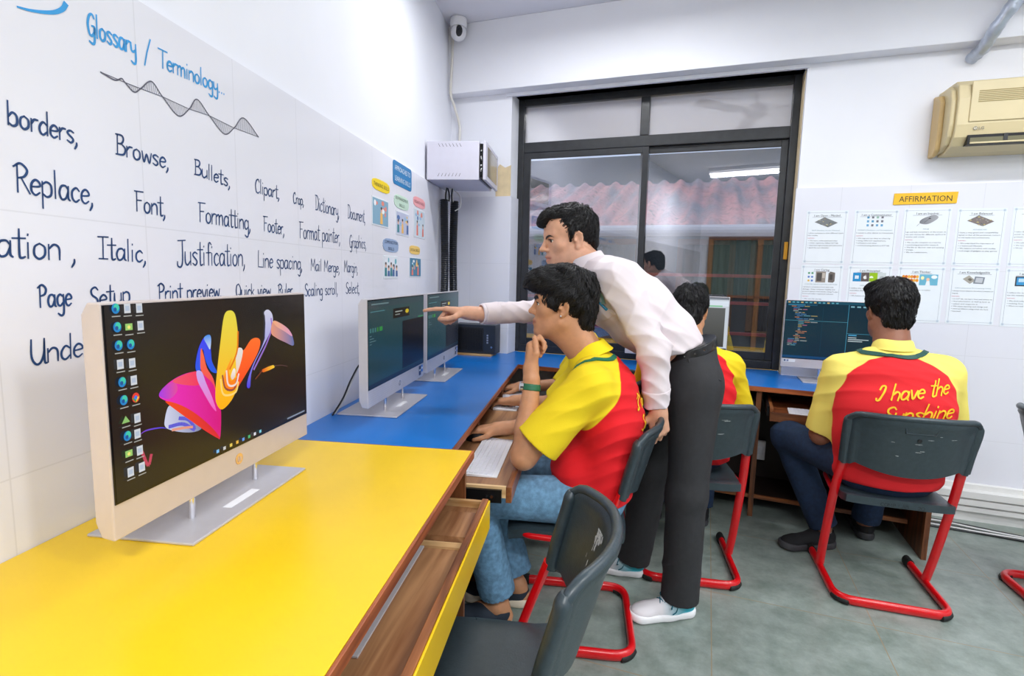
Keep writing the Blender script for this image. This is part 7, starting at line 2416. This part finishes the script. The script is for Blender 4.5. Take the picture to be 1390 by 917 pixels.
belt = sculpt_part('belt', BL, (-.22, -.60, .90), (.22, -.24, 1.18), .0036, mat('black_belt_leather', srgb(14, 14, 15), .28, bump=.15, bscale=260), TT)
mb = MB()
for k in range(4):
    yy = -.475 + k * .034
    P = np.array([(-.30, yy, 0.0)]); P[0, 2] = bp_[2] - (yy - bp_[1]) * bn[1] / bn[2]
    for _ in range(25):
        P[0, 0] += float(np.clip(BL.eval(P)[0] * .6, -.01, .02))
    mb.cyl(tuple(P[0] + (-.0012, 0, 0)), tuple(P[0] + (.002, 0, 0)), .0032, M['chrome'], seg=12)
mb.build('belt_eyelet', belt)
AQUA = attr_mat('knit_sneaker', [('aqua', srgb(60, 186, 206))], srgb(226, 222, 226), rough=.7, bump=.4, bscale=500, soft=.35)
SOLE_W = mat('white_foam_sole', srgb(240, 240, 242), .5)
LACE = mat('teal_lace', srgb(0, 96, 116), .6)
def toe_field(heel, d):
    y = _n((d[0], d[1], 0))
    return {'aqua': lambda P: .5 - (((P - np.array(heel)) @ y) / .27 - .12) * 1.9}
hl0 = np.array((-.090, -.478, 0)); d0 = (-.32, 1)
shoe(TT, hl0, d0, AQUA, SOLE_W, L=.268, attrs=toe_field(hl0, d0), laces=LACE, name='sneaker', tall=1.0, sole_t=.030)
hl1 = np.array((.150, -.315, 0)); d1 = (.10, 1)
shoe(TT, hl1, d1, AQUA, SOLE_W, L=.268, attrs=toe_field(hl1, d1), laces=LACE, name='sneaker', tall=1.0, sole_t=.030)

# ================================================================== student with the lettered back (right)
Cc = root_at('seated student seen from behind, yellow and red shirt lettered on the back', (.75, 2.64, 0), .02)
RC = rot3(yaw=.12, pitch=-.06); oC = np.array((-.005, .055, 1.195)); sC = 1.0
spC = [((0, -.085, .53), .115, 1.55), ((0, -.120, .67), .108, 1.55), ((0, -.100, .81), .112, 1.58), ((0, -.065, .92), .098, 1.62), ((0, -.045, .965), .058, 1.65)]
shC = [(-.185, -.030, .930), (.185, -.030, .945)]; elC = [(-.225, .020, .625), (.265, .060, .680)]; wrC = [(-.150, .270, .660), (.150, .290, .660)]
BC = Sculpt()
head_ops(BC, RC, oC, sC, neck_to=(0, -.020, 1.035), neck_r=.064)
body_shell(BC, spC)
for i in (0, 1):
    BC.cap(shC[i], elC[i], .052, .047, k=.04); BC.cap(elC[i], wrC[i], .047, .029, k=.02)
    hand_ops(BC, np.array(wrC[i]) + (0, .025, 0), ((.15, -.1)[i], 1, -.05), (0, .05, 1), (1, -1)[i], [(18, 30, 16)] * 4, [(.7, .7, -.25), (.35, 1, -.2), (.1, 1, -.1)])
hipC = [(-.095, -.075, .53), (.095, -.075, .53)]; knC = [(-.320, .270, .535), (.120, .360, .535)]; anC = [(-.135, .225, .100), (.100, .420, .085)]
for i in (0, 1):
    BC.cap(hipC[i], knC[i], .07, .052, k=.03); BC.cap(knC[i], anC[i], .052, .036, k=.02); BC.cap(anC[i], np.array(anC[i]) + (0, .03, -.03), .033, .03)
sculpt_part('body', BC, (-.45, -.30, .02), (.40, .56, 1.34), .0044, SKIN_C, Cc, face_attrs(RC, oC, sC, .5))
face_parts(Cc, RC, oC, sC)
HC = Sculpt(); HC.frame(RC, oC, sC)
HC.ell((0, -.020, .046), (.0880, .1080, .0960), k=.03)
HC.ell((0, .045, .095), (.078, .06, .034), k=.03)
HC.ell((0, -.085, -.030), (.060, .030, .056), k=.03)
HC.ell((.048, .02, .095), (.045, .06, .034), k=.03)
HC.ell((0, .112, -.060), (.095, .082, .122), k=.012, mode='sub'); HC.ell((0, .030, -.085), (.11, .068, .088), k=.012, mode='sub')
HC.plane((0, -.06, -.076), (0, .25, -1), k=.01)
for sd in (-1, 1):
    HC.ell((sd * .090, -.006, -.014), (.020, .026, .038), k=.008, mode='sub')
HC.frame(); HC.disp.append(lambda P: .0030 * wob(P, 120, 24))
hC = sculpt_part('hair', HC, oC + (-.14, -.17, -.13), oC + (.14, .17, .17), .004, HAIR, Cc)
hair_locks(hC, HC, RC, oC, sC, 3200, (-.01, -.055, .135), .036, .0011, 15, lambda q: (q[:, 2] > -.075), curl=.3, steps=6, lift=.005, down=.35)
SCh, shirtC = polo(Cc, spC, shC, elC, (0, -.022, 1.042), .068, POLO_C, 33, .462, (.93, .90), belly=[((0, .0, .62), (.17, .12, .12))], infl=.017, sl_r=(.074, .072), yr=.106, tilt=(0, .22, 1), foldamt=.0032, h=.0046, extra=[folds(.010, 75, (.05, .2, 1), 37, near((0, -.2, .60), .14))])
lanyard(shirtC, SCh, [(-.125, .0, 1.005), (-.105, -.06, 1.0), (-.06, -.11, 1.004), (0, -.13, 1.004), (.06, -.11, 1.012), (.10, -.05, 1.015)], LAN_D, (-.14, -.16, .97), (.14, .08, 1.08), .010)
shirt_text(shirtC, SCh, [('1 have the', -.098, .846, .160, .892, .058, .0064), ('Sunshine', -.080, .768, .172, .802, .060, .0068)], mat('yellow_script_print', srgb(250, 196, 30), .7))
JC = Sculpt(); JC.cap((0, -.085, .53), (0, -.075, .56), .122, .122, k=.03, sx=1.5)
for i in (0, 1):
    JC.cap(hipC[i], knC[i], .094, .076, k=.04); a1 = np.array(anC[i]) + (0, 0, .012)
    JC.cap(knC[i], a1, .076, .066, k=.03, flat=True); d = _n(a1 - np.array(knC[i])); JC.cap(a1 - d * .02, a1 + d * .05, .057, .057, k=.004, mode='sub')
    JC.disp.append(folds(.007, 70, (.2, .4, 1), 93 + i, near(knC[i], .15))); JC.disp.append(folds(.008, 80, (.1, .2, 1), 96 + i, near(a1 + (0, 0, .13), .085)))
JC.plane((0, 0, .64), (0, 0, 1))
sculpt_part('jeans', JC, (-.46, -.36, .06), (.36, .50, .68), .005, DENIM_D, Cc)
BLK = mat('black_knit_shoe', srgb(22, 22, 26), .8, bump=.3, bscale=400); BSO = mat('charcoal_sole', srgb(64, 64, 68), .6)
shoe(Cc, (-.075, .252, 0), (-.90, -.42), BLK, BSO, L=.285, name='shoe', tall=.95, sole_t=.032)
shoe(Cc, (.100, .375, 0), (.05, 1), BLK, BSO, L=.285, name='shoe', tall=.95, sole_t=.032)
mb = MB(); aC = np.array(anC[0]); mb.tube([tuple(aC + (0, 0, .005)), tuple(aC + (.005, .004, -.03))], .037, M['white_plastic'], seg=16); mb.build('sock', Cc, smooth=True)

# ================================================================== student behind the teacher
Bb = root_at('seated student half hidden behind the standing teacher, facing the window desk', (-.06, 2.63, 0), .10)
RB = rot3(yaw=-.05, pitch=-.30); oB = np.array((-.010, .110, 1.150)); sB = .96
spB = [((0, -.110, .53), .108, 1.5), ((0, -.130, .66), .098, 1.5), ((0, -.090, .79), .102, 1.52), ((0, -.030, .90), .090, 1.55), ((0, .000, .940), .054, 1.55)]
shB = [(-.175, .010, .900), (.175, .010, .900)]; elB = [(-.235, .130, .655), (.260, .120, .650)]; wrB = [(-.130, .330, .665), (.130, .330, .665)]
BB = Sculpt(); head_ops(BB, RB, oB, sB, neck_to=(0, .02, 1.000), neck_r=.057); body_shell(BB, spB)
for i in (0, 1):
    BB.cap(shB[i], elB[i], .046, .041, k=.04); BB.cap(elB[i], wrB[i], .041, .027, k=.02)
    hand_ops(BB, np.array(wrB[i]) + (0, .025, 0), ((.15, -.15)[i], 1, -.05), (0, .05, 1), (1, -1)[i], [(18, 30, 16)] * 4, [(.7, .7, -.25), (.35, 1, -.2), (.1, 1, -.1)])
hipB = [(-.09, -.10, .53), (.09, -.10, .53)]; knB = [(-.13, .30, .53), (.13, .30, .53)]; anB = [(-.12, .26, .09), (.12, .26, .09)]
for i in (0, 1):
    BB.cap(hipB[i], knB[i], .066, .05, k=.03); BB.cap(knB[i], anB[i], .05, .033, k=.02); BB.cap(anB[i], np.array(anB[i]) + (0, .03, -.03), .031, .03)
sculpt_part('body', BB, (-.36, -.30, .02), (.36, .58, 1.30), .005, SKIN_A, Bb, face_attrs(RB, oB, sB, .3))
face_parts(Bb, RB, oB, sB)
HB = Sculpt(); HB.frame(RB, oB, sB)
HB.ell((0, -.020, .046), (.087, .107, .095), k=.03); HB.ell((0, .045, .095), (.07, .06, .034), k=.03); HB.ell((0, -.085, -.035), (.058, .030, .056), k=.03)
HB.ell((0, .112, -.060), (.095, .082, .122), k=.012, mode='sub'); HB.ell((0, .030, -.085), (.11, .064, .088), k=.012, mode='sub')
for sd in (-1, 1):
    HB.ell((sd * .090, -.006, -.014), (.020, .026, .038), k=.008, mode='sub')
HB.frame(); HB.disp.append(lambda P: .0034 * wob(P, 105, 29))
hB = sculpt_part('hair', HB, oB + (-.15, -.18, -.15), oB + (.15, .18, .18), .0045, HAIR, Bb)
hair_locks(hB, HB, RB, oB, sB, 2600, (.0, -.055, .135), .042, .0012, 18, lambda q: (q[:, 2] > -.075), curl=.5, steps=6, lift=.006, down=.35)
SB_, shirtB = polo(Bb, spB, shB, elB, (0, .018, 1.010), .060, POLO, 43, .455, (.93, .93), belly=[((0, .0, .60), (.16, .11, .12)), ((0, -.135, .545), (.165, .115, .085))], foldamt=.003, infl=.016, sl_r=(.068, .070), yr=.100, tilt=(0, .35, 1), h=.005, extra=[folds(.009, 75, (.05, .2, 1), 47, near((0, -.2, .58), .14))])
JB = Sculpt(); JB.cap((0, -.11, .53), (0, -.10, .56), .115, .115, k=.03, sx=1.45)
for i in (0, 1):
    JB.cap(hipB[i], knB[i], .086, .070, k=.04); JB.cap(knB[i], np.array(anB[i]) + (0, 0, .012), .070, .062, k=.03, flat=True)
JB.plane((0, 0, .62), (0, 0, 1))
sculpt_part('trousers', JB, (-.36, -.36, .06), (.36, .46, .66), .006, DENIM_D, Bb)
shoe(Bb, (-.12, .205, 0), (-.05, 1), BLK, BSO, L=.28); shoe(Bb, (.12, .205, 0), (.05, 1), BLK, BSO, L=.28)

# ================================================================== student beyond the boy, only hands in view
Dd = root_at('student hidden behind the boy, only two forearms and hands showing', W3(0, 2.72), WA + PI / 2)
RD = rot3(pitch=-.10); oD = np.array((.02, .045, 1.160)); sD = .94
spD = [((0, -.070, .53), .100, 1.45), ((0, -.080, .66), .088, 1.42), ((0, -.075, .78), .092, 1.42), ((0, -.045, .88), .082, 1.42), ((0, -.025, .940), .060, 1.4)]
shD = [(-.150, .000, .905), (.150, .000, .905)]; elD = [(-.205, .140, .690), (.215, .110, .700)]; wrD = [(-.175, .290, .690), (.170, .300, .692)]
BD = Sculpt(); head_ops(BD, RD, oD, sD, neck_to=(0, -.005, .99), neck_r=.054); body_shell(BD, spD)
for i in (0, 1):
    BD.cap(shD[i], elD[i], .043, .038, k=.04); BD.cap(elD[i], wrD[i], .038, .026, k=.02)
    hand_ops(BD, np.array(wrD[i]) + (0, .025, 0), ((.12, -.1)[i], 1, -.12), (0, .1, 1), (1, -1)[i], [(20, 32, 18)] * 4, [(.7, .7, -.25), (.35, 1, -.2), (.1, 1, -.1)], s=.98)
hipD = [(-.085, -.06, .53), (.085, -.06, .53)]; knD = [(-.11, .33, .53), (.11, .33, .53)]; anD = [(-.10, .26, .09), (.10, .26, .09)]
for i in (0, 1):
    BD.cap(hipD[i], knD[i], .066, .05, k=.03); BD.cap(knD[i], anD[i], .05, .033, k=.02); BD.cap(anD[i], np.array(anD[i]) + (0, .03, -.03), .031, .03)
sculpt_part('body', BD, (-.32, -.25, .02), (.32, .54, 1.30), .0046, SKIN_A, Dd, face_attrs(RD, oD, sD, .3))
face_parts(Dd, RD, oD, sD)
HD = Sculpt(); HD.frame(RD, oD, sD); HD.ell((0, -.020, .044), (.083, .104, .092), k=.03); HD.ell((0, -.085, -.03), (.056, .028, .05), k=.03)
HD.ell((0, .112, -.060), (.095, .082, .122), k=.012, mode='sub'); HD.ell((0, .030, -.085), (.11, .064, .088), k=.012, mode='sub'); HD.frame(); HD.disp.append(lambda P: .003 * wob(P, 110, 31))
sculpt_part('hair', HD, oD + (-.14, -.17, -.14), oD + (.14, .17, .16), .005, HAIR, Dd)
SD_, shirtD = polo(Dd, spD, shD, elD, (0, -.008, .985), .058, POLO, 53, .50, (.60, .60), infl=.013, sl_r=(.060, .064), yr=.095, tilt=(0, .3, 1), h=.0055)
JD = Sculpt(); JD.cap((0, -.07, .53), (0, -.06, .56), .108, .108, k=.03, sx=1.45)
for i in (0, 1):
    JD.cap(hipD[i], knD[i], .084, .070, k=.04); JD.cap(knD[i], np.array(anD[i]) + (0, 0, .012), .070, .062, k=.03, flat=True)
JD.plane((0, 0, .62), (0, 0, 1))
sculpt_part('trousers', JD, (-.34, -.32, .06), (.34, .46, .66), .006, DENIM_D, Dd)
shoe(Dd, (-.10, .205, 0), (-.05, 1), BLK, BSO, L=.27); shoe(Dd, (.10, .205, 0), (.05, 1), BLK, BSO, L=.27)
RB_ = mat('red_thread', srgb(200, 20, 36), .6)
wv = np.array(wrD[1]); fa = _n(wv - np.array(elD[1]))
WB = Sculpt(); WB.hug(BD, .003); WB.keep(lambda P: np.abs((P - wv) @ fa) - .006, k=.002); WB.keep(lambda P: np.linalg.norm(P - wv, axis=1) - .05, k=.002)
sculpt_part('wrist_band', WB, wv - .06, wv + .06, .003, RB_, Dd)
